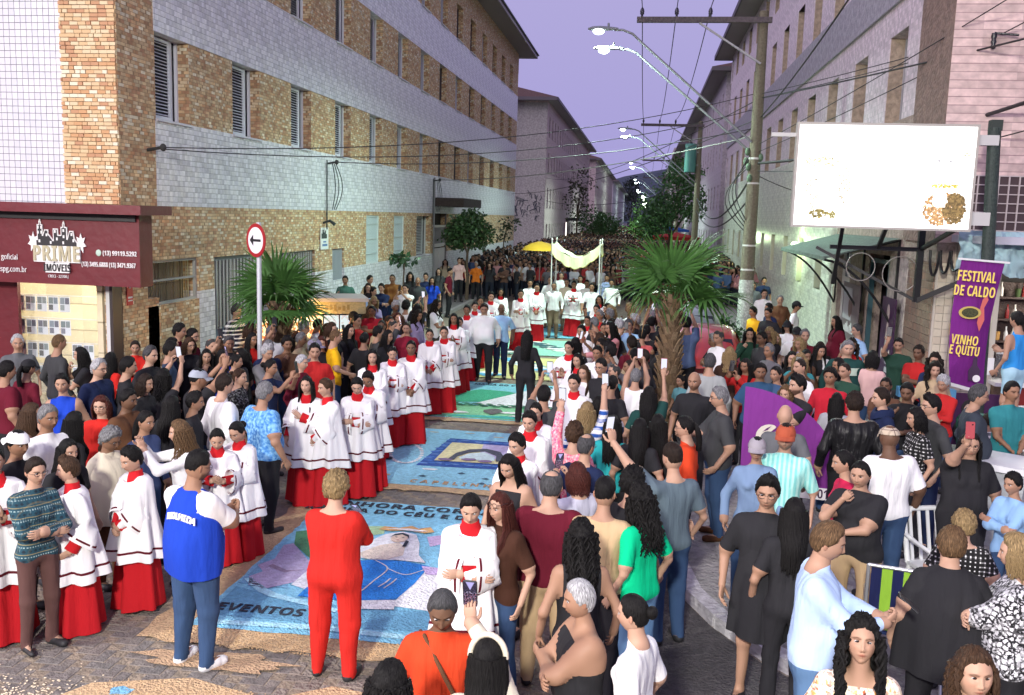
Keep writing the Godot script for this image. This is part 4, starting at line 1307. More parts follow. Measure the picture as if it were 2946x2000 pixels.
# a phone in a person's hand: a thing of its own
func phone(p: Node3D,build: String,pose: String,look: String,label: String,s:=0,tilt:=0.0,group:="phones held up by the crowd")->Node3D:
	var t:=hand_frame(hands_of(build,pose),s,pose)
	var at:=t.origin+t.basis.y*0.115+Vector3(0,0.035,0.03)
	if pose in ["film","film_high","look_phone"]: at.x=0.0
	if pose=="look_phone": at+=Vector3(0,0.04,0.02)
	var o:=thing("phone",label,"phone",Vector3.ZERO,0.0,group)
	o.transform=p.transform.orthonormalized()*Transform3D(Basis.from_euler(Vector3(deg_to_rad(-12.0 if pose!="look_phone" else -50.0),0,deg_to_rad(tilt))),at*p.scale.x)
	var m:=MB.new()
	var c:=PackedVector2Array()
	for q in [[1,1],[-1,1],[-1,-1],[1,-1]]:
		for k in 4:
			var a:=PI*0.5*(k/3.0)+(atan2(q[1],q[0])-PI*0.25)
			c.append(Vector2(q[0]*0.028+cos(a)*0.010,q[1]*0.066+sin(a)*0.010))
	var rows:=[]
	for zz in [[-0.004,0.94],[-0.0035,1.0],[0.0035,1.0],[0.004,0.94]]:
		var row:=PackedVector3Array()
		for q in c: row.append(Vector3(q.x*zz[1],q.y*zz[1],zz[0]))
		rows.append(row)
	m.grid(rows,true,[],true)
	put(m.mesh(),"case",mat(0.02,0.02,0.022,0.4) if look!="red" else mat(0.30,0.03,0.04,0.4),o)
	var sm:=MB.new()
	sm.quad(Vector3(0.034,-0.070,-0.0046),Vector3(-0.034,-0.070,-0.0046),Vector3(-0.034,0.070,-0.0046),Vector3(0.034,0.070,-0.0046))
	put(sm.mesh(),"screen",screen_mat(look),o)
	var lens:=MB.new()
	for q in [0.052,0.034]: lens.lathe(Vector3.ZERO,[[0.0075,0.0],[0.007,0.0015]],10)
	var lm:=put(lens.mesh(),"camera_lens",mat(0.01,0.01,0.012,0.15),o,Vector3(0.018,0.05,0.004))
	lm.rotation.x=PI/2
	return o

func screen_mat(look: String)->StandardMaterial3D:
	var key:="screen"+look
	if not mats.has(key):
		var m:=StandardMaterial3D.new()
		m.albedo_color=Color(0.02,0.02,0.02);m.roughness=0.1
		m.emission_enabled=true
		if look=="street":
			var im:=Image.create(32,64,false,Image.FORMAT_RGB8)
			var g:=FastNoiseLite.new();g.seed=8;g.frequency=0.22
			for y in 64:
				for x in 32:
					var q:=0.5+g.get_noise_2d(x,y)
					var c:=Color(0.30,0.27,0.40).lerp(Color(0.85,0.8,0.9),clampf(q*1.6-0.6,0,1))
					if y<22 and absi(x-16)<(22-y)*0.5: c=Color(0.75,0.72,0.95)
					elif y<26: c=Color(0.16,0.14,0.20).lerp(c,0.3)
					elif q<0.42: c=Color(0.10,0.06,0.09)
					elif y>30 and q>0.8: c=Color(0.7,0.3,0.35)
					im.set_pixel(x,y,c)
			m.emission_texture=ImageTexture.create_from_image(im)
			m.emission=Color.WHITE
			m.emission_operator=BaseMaterial3D.EMISSION_OP_MULTIPLY
			m.emission_energy_multiplier=0.9
		else:
			m.emission=Color(0.93,0.93,1.0);m.emission_energy_multiplier=0.9
		mats[key]=m
	return mats[key]

func pbx(lo: Vector3,hi: Vector3,called: String,m,parent: Node=self,at:=Vector3.ZERO)->MeshInstance3D:
	var b:=MB.new()
	b.box(lo,hi)
	return put(b.mesh(),called,m,parent,at)

# ---------------------------------------------------------------- surfaces of the buildings
func tiles_mat(called: String,cols: int,rowsn: int,palette: Array,joint: Color,gap: int,run: bool,size_m: Vector2,S:=512,rough:=0.6,depth:=5.0,dirt:=0.12)->StandardMaterial3D:
	if mats.has(called): return mats[called]
	var im:=Image.create(S,S,false,Image.FORMAT_RGB8);im.fill(joint)
	var hi:=Image.create(S,S,false,Image.FORMAT_RGB8);hi.fill(Color(0.2,0.2,0.2))
	var r:=RandomNumberGenerator.new();r.seed=called.hash()
	var w:=S/float(cols);var h:=S/float(rowsn)
	for j in rowsn:
		for i in cols+1:
			var x:=(i-(0.5 if run and j%2==1 else 0.0))*w+(r.randf_range(-0.22,0.22)*w if run else 0.0)
			var c: Color=palette[r.randi()%palette.size()]
			c=c*r.randf_range(0.9,1.08)
			var gx:=gap if run or gap<2 else (1 if (i+j)%2 else 0)
			var rc:=Rect2i(int(x)+gx,int(j*h)+gap,int(w*1.02)-gx*2+1,int(h)-gap*2+1)
			im.fill_rect(rc,c)
			var t:=r.randf_range(0.7,1.0) if run else 0.95
			hi.fill_rect(rc,Color(t,t,t))
			if not run and i==cols: continue
	var f:=FastNoiseLite.new();f.seed=77;f.frequency=0.02;f.fractal_octaves=4
	for y in S:
		for x in range(0,S):
			var q:=1.0-dirt*(0.5+f.get_noise_2d(x,y))
			im.set_pixel(x,y,im.get_pixel(x,y)*q)
	hi.bump_map_to_normal_map(depth)
	var m:=StandardMaterial3D.new()
	m.albedo_texture=ImageTexture.create_from_image(im)
	m.normal_enabled=true;m.normal_texture=ImageTexture.create_from_image(hi);m.normal_scale=0.7
	m.roughness=rough
	m.uv1_triplanar=true;m.uv1_world_triplanar=true;m.uv1_triplanar_sharpness=8.0
	m.uv1_scale=V(1.0/size_m.x,1.0/size_m.y,1.0/size_m.x)
	mats[called]=m
	return m

const BRICKS:=[Color(0.80,0.68,0.52),Color(0.78,0.64,0.48),Color(0.83,0.75,0.61),Color(0.76,0.59,0.43),Color(0.81,0.70,0.55),Color(0.87,0.83,0.73),Color(0.72,0.55,0.42),Color(0.82,0.72,0.56)]
func brick_mat()->StandardMaterial3D:
	return tiles_mat("brick",18,44,BRICKS,Color(0.60,0.50,0.38),2,true,Vector2(2.7,2.7),1024,0.85,3.0)
func white_tile()->StandardMaterial3D:
	return tiles_mat("white tile",10,10,[Color(0.86,0.86,0.88),Color(0.84,0.84,0.87),Color(0.88,0.88,0.89)],Color(0.42,0.43,0.47),2,false,Vector2(1.0,1.0),512,0.35,1.5,0.08)
func pink_tile()->StandardMaterial3D:
	return tiles_mat("pink tile",4,14,[Color(0.85,0.75,0.72),Color(0.84,0.74,0.71),Color(0.86,0.76,0.73)],Color(0.66,0.56,0.55),2,false,Vector2(2.4,1.9),512,0.6,1.0,0.12)

func rotated_text(s: String,size_m: float,depth: float,m: Material,parent: Node,at: Vector3,rot: Vector3,wide:=1.0,serif:=false,bold:=false,called:="lettering",slant:=0.0)->MeshInstance3D:
	var t:=TextMesh.new()
	var f:=SystemFont.new()
	f.font_names=PackedStringArray(["Droid Serif" if serif else "Droid Sans"])
	if bold: f.font_weight=700
	t.font=f;t.text=s;t.font_size=64;t.pixel_size=size_m/46.0;t.depth=depth/1.0;t.curve_step=2.0
	var o:=put(t,called,m,parent)
	o.position=at
	o.rotation_degrees=rot
	o.scale=V(wide,1,1)
	return o

# a facade along the street: x is the plane, dir +1 when the street lies towards +x of it
func seg(m: MB,x: float,dir: int,z0: float,z1: float,y0: float,y1: float,th:=0.34,proud:=0.0)->void:
	var a:=x+dir*proud;var b:=x-dir*th
	m.box(V(minf(a,b),y0,minf(z0,z1)),V(maxf(a,b),y1,maxf(z0,z1)))

func pier(called: String,x: float,dir: int,z0: float,z1: float,y0: float,y1: float,mt: Material,b: Node)->void:
	var m:=MB.new()
	seg(m,x,dir,z0,z1,y0,y1)
	put(m.mesh(),called,mt,b)

var slat_cache:={}
func shutter(parent: Node,x: float,dir: int,z0: float,z1: float,y0: float,y1: float,detail: int,paint: Material,dark: Material)->void:

	var w:=parent
	var zc0:=z0-0.05;var zc1:=lerpf(z0,z1,0.74)
	var k:="%.2f %d"%[y1-y0,detail]
	put(slat_frame(zc0-zc1,y1-y0-0.06),"shutter",paint,w,V(x,y0+0.03,zc0))
	var n:=22
	if detail==2:
		for i in n:
			put(slat(zc0-zc1-0.09),"slat",paint,w,V(x,y0+0.10+(y1-y0-0.18)*(i+0.5)/n,zc0-0.045))
	else:
		var m:=MB.new()
		for i in n: slat_into(m,zc0-zc1-0.09,V(0,0.07+(y1-y0-0.18)*(i+0.5)/n,-0.045))
		tag(put(m.mesh(),"slats",paint,w,V(x,y0+0.03,zc0)),"","","","stuff")
	var g:=MB.new()
	g.box(V(-0.02,0,0),V(0,y1-y0,z0-z1))
	put(g.mesh(),"pane",dark,w,V(x-dir*0.07,y0,z1))
	var fr:=MB.new()
	for q in [zc1-0.07,z1+0.02]: fr.box(V(-0.03,0,q-0.025),V(0.03,y1-y0,q+0.025))
	put(fr.mesh(),"window_frame",paint,w,V(x-dir*0.03,y0,0))

func slat_frame(w: float,h: float)->Mesh:
	var k:="f%.2f %.2f"%[w,h]
	if not slat_cache.has(k):
		var m:=MB.new()
		m.box(V(-0.02,0,-0.045),V(0.02,h,0));m.box(V(-0.02,0,-w),V(0.02,h,-w+0.045))
		m.box(V(-0.02,0,-w+0.045),V(0.02,0.07,-0.045));m.box(V(-0.02,h-0.05,-w+0.045),V(0.02,h,-0.045))
		slat_cache[k]=m.mesh()
	return slat_cache[k]
func slat_into(m: MB,w: float,at: Vector3)->void:
	m.bar(at,at-V(0,0,w),0.045,0.008,V(0.55,1,0).normalized())
func slat(w: float)->Mesh:
	var k:="s%.2f"%w
	if not slat_cache.has(k):
		var m:=MB.new();slat_into(m,w,Vector3.ZERO);slat_cache[k]=m.mesh()
	return slat_cache[k]

const LX:=-8.8
func left_block()->void:
	var b:=thing("apartment_block","long left apartment block of tan brick piers and white tiled bands with louvred shutters","building",Vector3.ZERO)
	var brick:=brick_mat();var wt:=white_tile()
	var dark:=mat(0.02,0.02,0.025,0.2)
	var white:=mat(0.62,0.63,0.68,0.5)
	var brown:=mat(0.09,0.07,0.07,0.5)
	var z_end:=-63.6

	for row in 3:
		var y0: float=[5.18,8.33,11.48][row];var y1:=y0+1.52
		var z:=-16.15
		for i in 15:
			var w0:=-16.02-3.36*i if i>0 else -16.17
			var w1:=-16.02-3.36*i-1.42
			if w1<z_end: break
			if w0<z: pier("brick_pier",LX,1,z,w0,y0,y1,brick,b)
			z=w1
			var win:=put(frame_sill(w0-w1),"window",mat(0.55,0.55,0.6,0.6),b,V(LX-0.1,y0,w0))

			shutter(win_at(win),-0.12,1,0.0,w1-w0,0.0,1.52,2 if (i<4 and row==0) or (i<6 and i>1 and row==1) else 1,white if i<7 or (i*7+row)%3==0 else brown,dark)
		pier("brick_pier",LX,1,z,z_end,y0,y1,brick,b)
		var t:=MB.new()
		seg(t,LX,1,-16.15,z_end,y1,y0+3.15 if row<2 else 14.2,0.34,0.012)
		put(t.mesh(),"tiled_band",wt if row<2 else brick,b)
	var t0:=MB.new()
	seg(t0,LX,1,-16.15,z_end,3.62,5.18,0.34,0.012)
	put(t0.mesh(),"tiled_band",wt,b)

	var bk:=MB.new()
	bk.box(V(LX-9.0,0.0,z_end+0.1),V(LX-0.36,14.2,-17.9))
	bk.box(V(LX-9.0,3.9,-17.9),V(LX-0.36,14.2,-15.3))
	put(bk.mesh(),"core",mat(0.06,0.05,0.05,0.9),b)

	var ops:=[[-15.75,-17.72,1.80,2.63],[-18.4,-20.9,0.12,2.60],[-21.94,-24.44,0.12,2.56],[-25.88,-26.92,1.62,2.53],[-29.18,-30.69,1.95,3.5],[-32.53,-34.01,1.98,3.5],[-35.89,-38.31,1.9,3.5],[-38.8,-41.83,0.12,3.9]]
	var gm:=MB.new();var gt:=MB.new()
	var z:=-14.92
	for o in ops+[[z_end,z_end,0,0]]:
		seg(gm,LX,1,z,o[0],1.95,3.62)
		if o[0]<-16.3:
			seg(gt,LX,1,minf(z,-16.14),o[0],0.0,1.95,0.34,0.012)
		if o[1]<o[0]:
			seg(gm,LX,1,o[0],o[1],o[3],3.62) if o[3]<3.62 else null
			if o[2]>0.5:
				seg(gt if o[0]<-18 else gm,LX,1,o[0],o[1],0.0,minf(o[2],1.95),0.34,0.012 if o[0]<-18 else 0.0)
		z=o[1]
	put(gm.mesh(),"brick_wall",brick,b)
	put(gt.mesh(),"tiled_base",wt,b)
	var gp:=MB.new();seg(gp,LX,1,-14.93,-16.13,0.0,1.95);put(gp.mesh(),"brick_wall",brick,b)

	var pc:=MB.new()
	pc.box(V(-9.80,2.42,-15.25),V(LX,14.2,-14.95));pc.box(V(LX-0.34,3.62,-16.145),V(LX-0.001,14.2,-15.25))
	var pil:=put(pc.mesh(),"corner_pillar",brick,b)
	var r:=RandomNumberGenerator.new();r.seed=4
	var bricks_m:=[]
	for k in 8: bricks_m.append(mat(pow(BRICKS[k].r,2.2),pow(BRICKS[k].g,2.2),pow(BRICKS[k].b,2.2),0.85))
	var bm:={}
	var count:=0
	var rest:=[MB.new(),MB.new(),MB.new()]
	var course:=0
	var y:=3.5
	while y<9.0:
		var x:=-9.80-(0.11 if course%2 else 0.0)-r.randf()*0.04
		while x<LX-0.01:
			var l:=0.148 if r.randf()>0.25 else 0.095
			var x0:=maxf(x,-9.80);var x1:=minf(x+l,LX)
			if x1-x0>0.03:
				var wv:=snappedf(x1-x0-0.009,0.02)
				if count<300 and y>3.55 and y<7.5:
					var key:="%.2f"%wv
					if not bm.has(key):
						var q:=MB.new();q.box(V(0,0,0),V(wv,0.055,0.05));bm[key]=q.mesh()
					put(bm[key],"brick",bricks_m[r.randi()%8],pil,V(x0,y,-14.965+r.randf()*0.008))
					count+=1
				else:
					(rest[r.randi()%3] as MB).box(V(x0,y,-14.96),V(x0+wv,y+0.055,-14.912+r.randf()*0.008))
			x+=l
		y+=0.065
		course+=1
	for k in 3: tag(put((rest[k] as MB).mesh(),"bricks",bricks_m[[0,2,6][k]],pil),"","","","stuff")

	var tw:=MB.new();tw.box(V(-22.0,3.0,-15.3),V(-9.80,14.2,-14.99));tw.box(V(-22.0,0.0,-21.0),V(-14.0,3.0,-14.99))
	var wall:=put(tw.mesh(),"side_wall",mat(0.20,0.20,0.24,0.9),b)
	var tm:=MB.new();tm.box(V(0,0,0),V(0.094,0.104,0.02))
	var tmesh:=tm.mesh()
	var tmats:=[mat(0.68,0.68,0.72,0.25),mat(0.72,0.72,0.75,0.25),mat(0.64,0.65,0.70,0.25)]
	var tr:=MB.new()
	count=0
	for i in range(0,24):
		for j in 48:
			var p:=V(-9.905-i*0.104,3.30+j*0.114,-14.993)
			if i<11 and j>2 and j<36 and count<300:
				var o:=put(tmesh,"tile",tmats[r.randi()%3],wall,p)
				o.rotation=V(r.randf_range(-0.012,0.012),r.randf_range(-0.012,0.012),0)
				count+=1
			else: tr.box(p,p+V(0.094,0.104,0.02))
	tag(put(tr.mesh(),"tiles",tmats[0],wall),"","","","stuff")

	var ev:=MB.new()
	ev.box(V(LX-9.6,14.2,z_end-1.2),V(LX+1.05,14.26,-13.6))
	var soffit:=put(ev.mesh(),"soffit",mat(0.24,0.22,0.22,0.8),b)
	var fa:=MB.new();fa.box(V(LX+1.05,14.14,z_end-1.25),V(LX+1.12,14.40,-13.5));fa.box(V(LX-9.0,14.14,z_end-1.27),V(LX+1.05,14.40,z_end-1.2))
	put(fa.mesh(),"fascia",mat(0.30,0.28,0.30,0.6),b)
	var gu:=MB.new();gu.tube([V(LX+1.17,14.36,-13.5),V(LX+1.17,14.36,z_end-1.25)],[0.06],6);put(gu.mesh(),"gutter",mat(0.05,0.05,0.06,0.5),b)
	var rf:=MB.new()
	for s in 2:
		rf.quad(V(LX+1.1,14.40,-13.5),V(LX+1.1,14.40,z_end-1.2),V(LX-4.5,16.4,z_end-1.2),V(LX-4.5,16.4,-13.5))
		break
	rf.quad(V(LX-10.0,14.40,z_end-1.2),V(LX-10.0,14.40,-13.5),V(LX-4.5,16.4,-13.5),V(LX-4.5,16.4,z_end-1.2))
	rf.tri(V(LX-10.0,14.40,-13.5),V(LX+1.1,14.40,-13.5),V(LX-4.5,16.4,-13.5))
	put(rf.mesh(),"roof",grain(0.16,0.08,0.06,0.9,0.6,1.0),b)

	var wn:=MB.new();frame_into(wn,-1.97,0.83,0.05)
	var w1:=put(wn.mesh(),"window",mat(0.35,0.36,0.34,0.5),b,V(LX-0.08,1.80,-15.75))
	pbx(V(-0.02,0.43,-1.92),V(0.02,0.47,-0.05),"rail",mat(0.3,0.31,0.3,0.5),w1)
	var bl:=MB.new();bl.box(V(-0.004,0,0),V(0.004,0.76,0.088));var blm:=bl.mesh()
	for i in 20:
		var o:=put(blm,"blind_slat",grain(0.62,0.60,0.42,0.8,2.0,0.2),w1,V(-0.12,0.04,-0.10-0.094*i))
		o.rotation.y=0.55+0.08*sin(i*2.1)
	lit_room(b,V(LX-0.55,1.7,-16.7),V(0.3,1.0,2.2),Color(1.0,0.93,0.66),1.7)

	for d in [[-18.4,-20.9],[-21.94,-24.44]]:
		var dm:=MB.new();frame_into(dm,d[1]-d[0],2.46,0.07)
		var dr:=put(dm.mesh(),"door",mat(0.16,0.18,0.20,0.4,0.4),b,V(LX-0.1,0.12,d[0]))
		pbx(V(-0.025,0.05,d[1]-d[0]+0.07),V(0.025,0.95,-0.07),"kick_panel",mat(0.12,0.15,0.20,0.45),dr)
		for i in 13:
			var q:=MB.new();q.box(V(-0.012,0.95,-0.012),V(0.012,2.4,0.012))
			put(q.mesh(),"bar",mat(0.45,0.46,0.46,0.35,0.3),dr,V(0.05,0,-0.2-i*0.175))
		for i in 16:
			var o:=put(slat_v(1.42),"blind_slat",grain(0.62,0.60,0.48,0.8,2.0,0.2),dr,V(-0.1,0.97,-0.15-0.145*i))
			o.rotation.y=0.4
		var pn:=MB.new();pn.quad(V(0.03,0.95,-0.07),V(0.03,0.95,d[1]-d[0]+0.07),V(0.03,2.4,d[1]-d[0]+0.07),V(0.03,2.4,-0.07));put(pn.mesh(),"pane",glass(),dr)
		pbx(V(-0.3,2.46,d[1]-d[0]-0.1),V(0.03,2.56,0.1),"lintel",mat(0.10,0.10,0.10,0.6),dr)
		lit_room(b,V(LX-0.62,0.1,(d[0]+d[1])/2),V(0.25,2.4,2.3),Color(1.0,0.95,0.78),1.4)

	var sm:=MB.new()
	for i in 9: sm.box(V(-0.02,0.0,-0.11-i*0.115),V(0.01,0.9,-0.01-i*0.115))
	put(sm.mesh(),"steel_shutter",mat(0.26,0.28,0.31,0.5),b,V(LX-0.06,1.62,-25.88))
	for d in [[-29.18,-30.69],[-32.53,-34.01]]:
		var q:=MB.new();frame_into(q,d[1]-d[0],1.55,0.06)
		var w:=put(q.mesh(),"window",mat(0.55,0.62,0.62,0.4),b,V(LX-0.06,1.95,d[0]))
		pbx(V(-0.02,0.06,d[1]-d[0]+0.06),V(0.0,1.49,-0.06),"blind",grain(0.55,0.64,0.66,0.5,3.0,0.2),w)
		for i in 3: 
			pbx(V(0.002,0.48*(i+0.6),d[1]-d[0]+0.06),V(0.025,0.48*(i+0.6)+0.035,-0.06),"rail",mat(0.45,0.5,0.5,0.4),w)
	var wl:=put(frame_sill(1.42),"window",mat(0.5,0.5,0.52,0.6),b,V(LX-0.1,1.95,-35.89))
	shutter(win_at(wl),-0.1,1,0.0,-2.42,0.0,1.55,1,mat(0.5,0.52,0.5,0.5),dark)

	var en:=MB.new();frame_into(en,-3.03,3.78,0.12)
	var ent:=put(en.mesh(),"entrance",mat(0.10,0.09,0.09,0.5),b,V(LX-0.1,0.12,-38.8))
	var leaf:=MB.new()
	for i in 2: leaf.box(V(-0.02,0.05,-1.5-i*1.3),V(0.02,2.0,-0.3-i*1.3))
	put(leaf.mesh(),"door",mat(0.62,0.60,0.58,0.4),ent)
	var tb:=MB.new();tb.box(V(-0.03,2.05,-2.9),V(0.03,2.2,-0.12));tb.box(V(-0.03,2.9,-2.9),V(0.03,3.0,-0.12));put(tb.mesh(),"transom",mat(0.62,0.60,0.58,0.4),ent)
	pbx(V(-0.06,2.2,-2.9),V(-0.02,2.9,-0.12),"panel",mat(0.16,0.14,0.16,0.5),ent)
	lit_room(b,V(LX-0.62,0.1,-40.3),V(0.25,3.7,2.8),Color(1.0,0.93,0.86),1.6)
	pbx(V(LX-0.2,3.92,-43.0),V(LX+1.3,4.28,-38.75),"canopy",grain(0.05,0.035,0.03,0.9,1.0,1.0),b)
	var jn:=MB.new();jn.tube([V(LX+0.06,0,-38.7),V(LX+0.06,5.1,-38.7)],[0.035],6);put(jn.mesh(),"downpipe",mat(0.2,0.2,0.2),b)

func slat_v(h: float)->Mesh:
	var k:="v%.2f"%h
	if not slat_cache.has(k):
		var m:=MB.new();m.box(V(-0.004,0,0),V(0.004,h,0.11));slat_cache[k]=m.mesh()
	return slat_cache[k]

func glass()->StandardMaterial3D:
	if not mats.has("glass"):
		var m:=StandardMaterial3D.new()
		m.albedo_color=Color(0.9,0.95,0.95,0.08);m.roughness=0.03;m.transparency=BaseMaterial3D.TRANSPARENCY_ALPHA
		mats["glass"]=m
	return mats["glass"]

func glow(c: Color,e: float)->StandardMaterial3D:
	var k:="glow%s %.2f"%[c,e]
	if not mats.has(k):
		var m:=StandardMaterial3D.new()
		m.albedo_color=Color(0.1,0.1,0.1);m.emission_enabled=true;m.emission=c;m.emission_energy_multiplier=e
		mats[k]=m
	return mats[k]

func omni(called: String,at: Vector3,c: Color,e: float,size:=0.15,parent: Node=self)->OmniLight3D:
	var l:=OmniLight3D.new()
	l.name=numbered(called)
	l.position=at;l.light_color=c;l.light_energy=e;l.light_size=size;l.omni_range=120.0;l.omni_attenuation=2.0;l.shadow_enabled=true
	parent.add_child(l,true)
	return l

func lit_room(parent: Node, at: Vector3, size: Vector3, c: Color, e: float)->void:
	var m:=MB.new();m.box(V(-size.x/2,0,-size.z/2),V(size.x/2*0.2,size.y,size.z/2))
	put(m.mesh(),"lit_ceiling_lamp",glow(c,e),parent,at+V(-0.1,0,0))

func frame_into(m: MB, w: float, h: float, t: float)->void:
	m.box(V(-0.03,0,-t),V(0.03,h,0));m.box(V(-0.03,0,w),V(0.03,h,w+t))
	m.box(V(-0.03,0,w+t),V(0.03,t,-t));m.box(V(-0.03,h-t,w+t),V(0.03,h,-t))
func frame_sill(w: float)->Mesh:
	var k:="sill%.2f"%w
	if not slat_cache.has(k):
		var m:=MB.new();m.box(V(-0.1,-0.04,-w-0.02),V(0.16,0.0,0.02));slat_cache[k]=m.mesh()
	return slat_cache[k]
func win_at(w: Node)->Node: return w

# a simpler block farther down the street
func far_block(called: String,label: String,x: float,dir: int,z0: float,z1: float,wallm: Material,base: float,floors: int,pitch: float,winw: float,group: String,over:=0.9,red:=false)->Node3D:
	var b:=thing(called,label,"building",Vector3.ZERO,0.0,group)
	var top:=base+floors*3.12+0.9
	var m:=MB.new()
	var rows:=[]
	var dk:=mat(0.025,0.024,0.03,0.3)
	var y:=0.0
	for fl in floors+1:
		var w0:=1.3 if fl==0 else base+(fl-1)*3.12+1.1
		var w1:=w0+(1.75 if fl else 1.6)
		seg(m,x,dir,z0,z1,y,w0,0.3)
		var z:=z0
		var i:=0
		while true:
			var a:=z0-1.6-i*pitch;var c:=a-winw
			if c<z1+0.8: break
			seg(m,x,dir,z,a,w0,w1,0.3)
			z=c
			i+=1
			var q:=MB.new()
			q.box(V(-0.03,0,-winw),V(0.0,w1-w0,0))
			var win:=put(q.mesh(),"window",dk if (i*5+fl*3)%4 else mat(0.30,0.31,0.34,0.4),b,V(x-dir*0.2,w0,a))
			if z0>-100:
				pbx(V(-0.12,-0.06,-winw-0.06),V(0.2,0,0.06),"sill",mat(0.3,0.28,0.3,0.7),win)
		seg(m,x,dir,z,z1,w0,w1,0.3)
		y=w1
	seg(m,x,dir,z0,z1,y,top,0.3)
	var xb:=x-dir*9.0

	m.box(V(minf(x-dir*0.3,xb),0,z0-0.3),V(maxf(x-dir*0.3,xb),top,z0))
	put(m.mesh(),"wall",wallm,b)
	pbx(V(minf(x-dir*0.32,xb),0,z1),V(maxf(x-dir*0.32,xb),top-0.05,z0-0.32),"core",mat(0.05,0.05,0.05),b)
	pbx(V(minf(x+dir*over,xb-dir),top,z1-1.0),V(maxf(x+dir*over,xb-dir),top+0.05,z0+1.0),"soffit",mat(0.30,0.28,0.28,0.8),b)
	var f:=MB.new();f.box(V(minf(x+dir*over,x+dir*(over+0.07)),top-0.05,z1-1.0),V(maxf(x+dir*over,x+dir*(over+0.07)),top+0.22,z0+1.0));f.box(V(minf(x+dir*over,xb),top-0.05,z0+1.0),V(maxf(x+dir*over,xb),top+0.22,z0+1.06));put(f.mesh(),"fascia",mat(0.10,0.09,0.10,0.6),b)
	var rf:=MB.new()
	var ex:=x+dir*(over+0.05);var mx:=(ex+xb)/2
	var A:=V(ex,top+0.22,z0+1.0);var B:=V(ex,top+0.22,z1-1.0);var C:=V(mx,top+1.7,z1+2.0);var D:=V(mx,top+1.7,z0-2.5);var E:=V(xb-dir,top+0.22,z0+1.0);var F:=V(xb-dir,top+0.22,z1-1.0)
	if dir>0:
		rf.quad(A,B,C,D);rf.quad(F,E,D,C);rf.tri(E,A,D)
	else:
		rf.quad(B,A,D,C);rf.quad(E,F,C,D);rf.tri(A,E,D)
	put(rf.mesh(),"roof",grain(0.13,0.07,0.06,0.9,0.8,1.5),b)
	return b

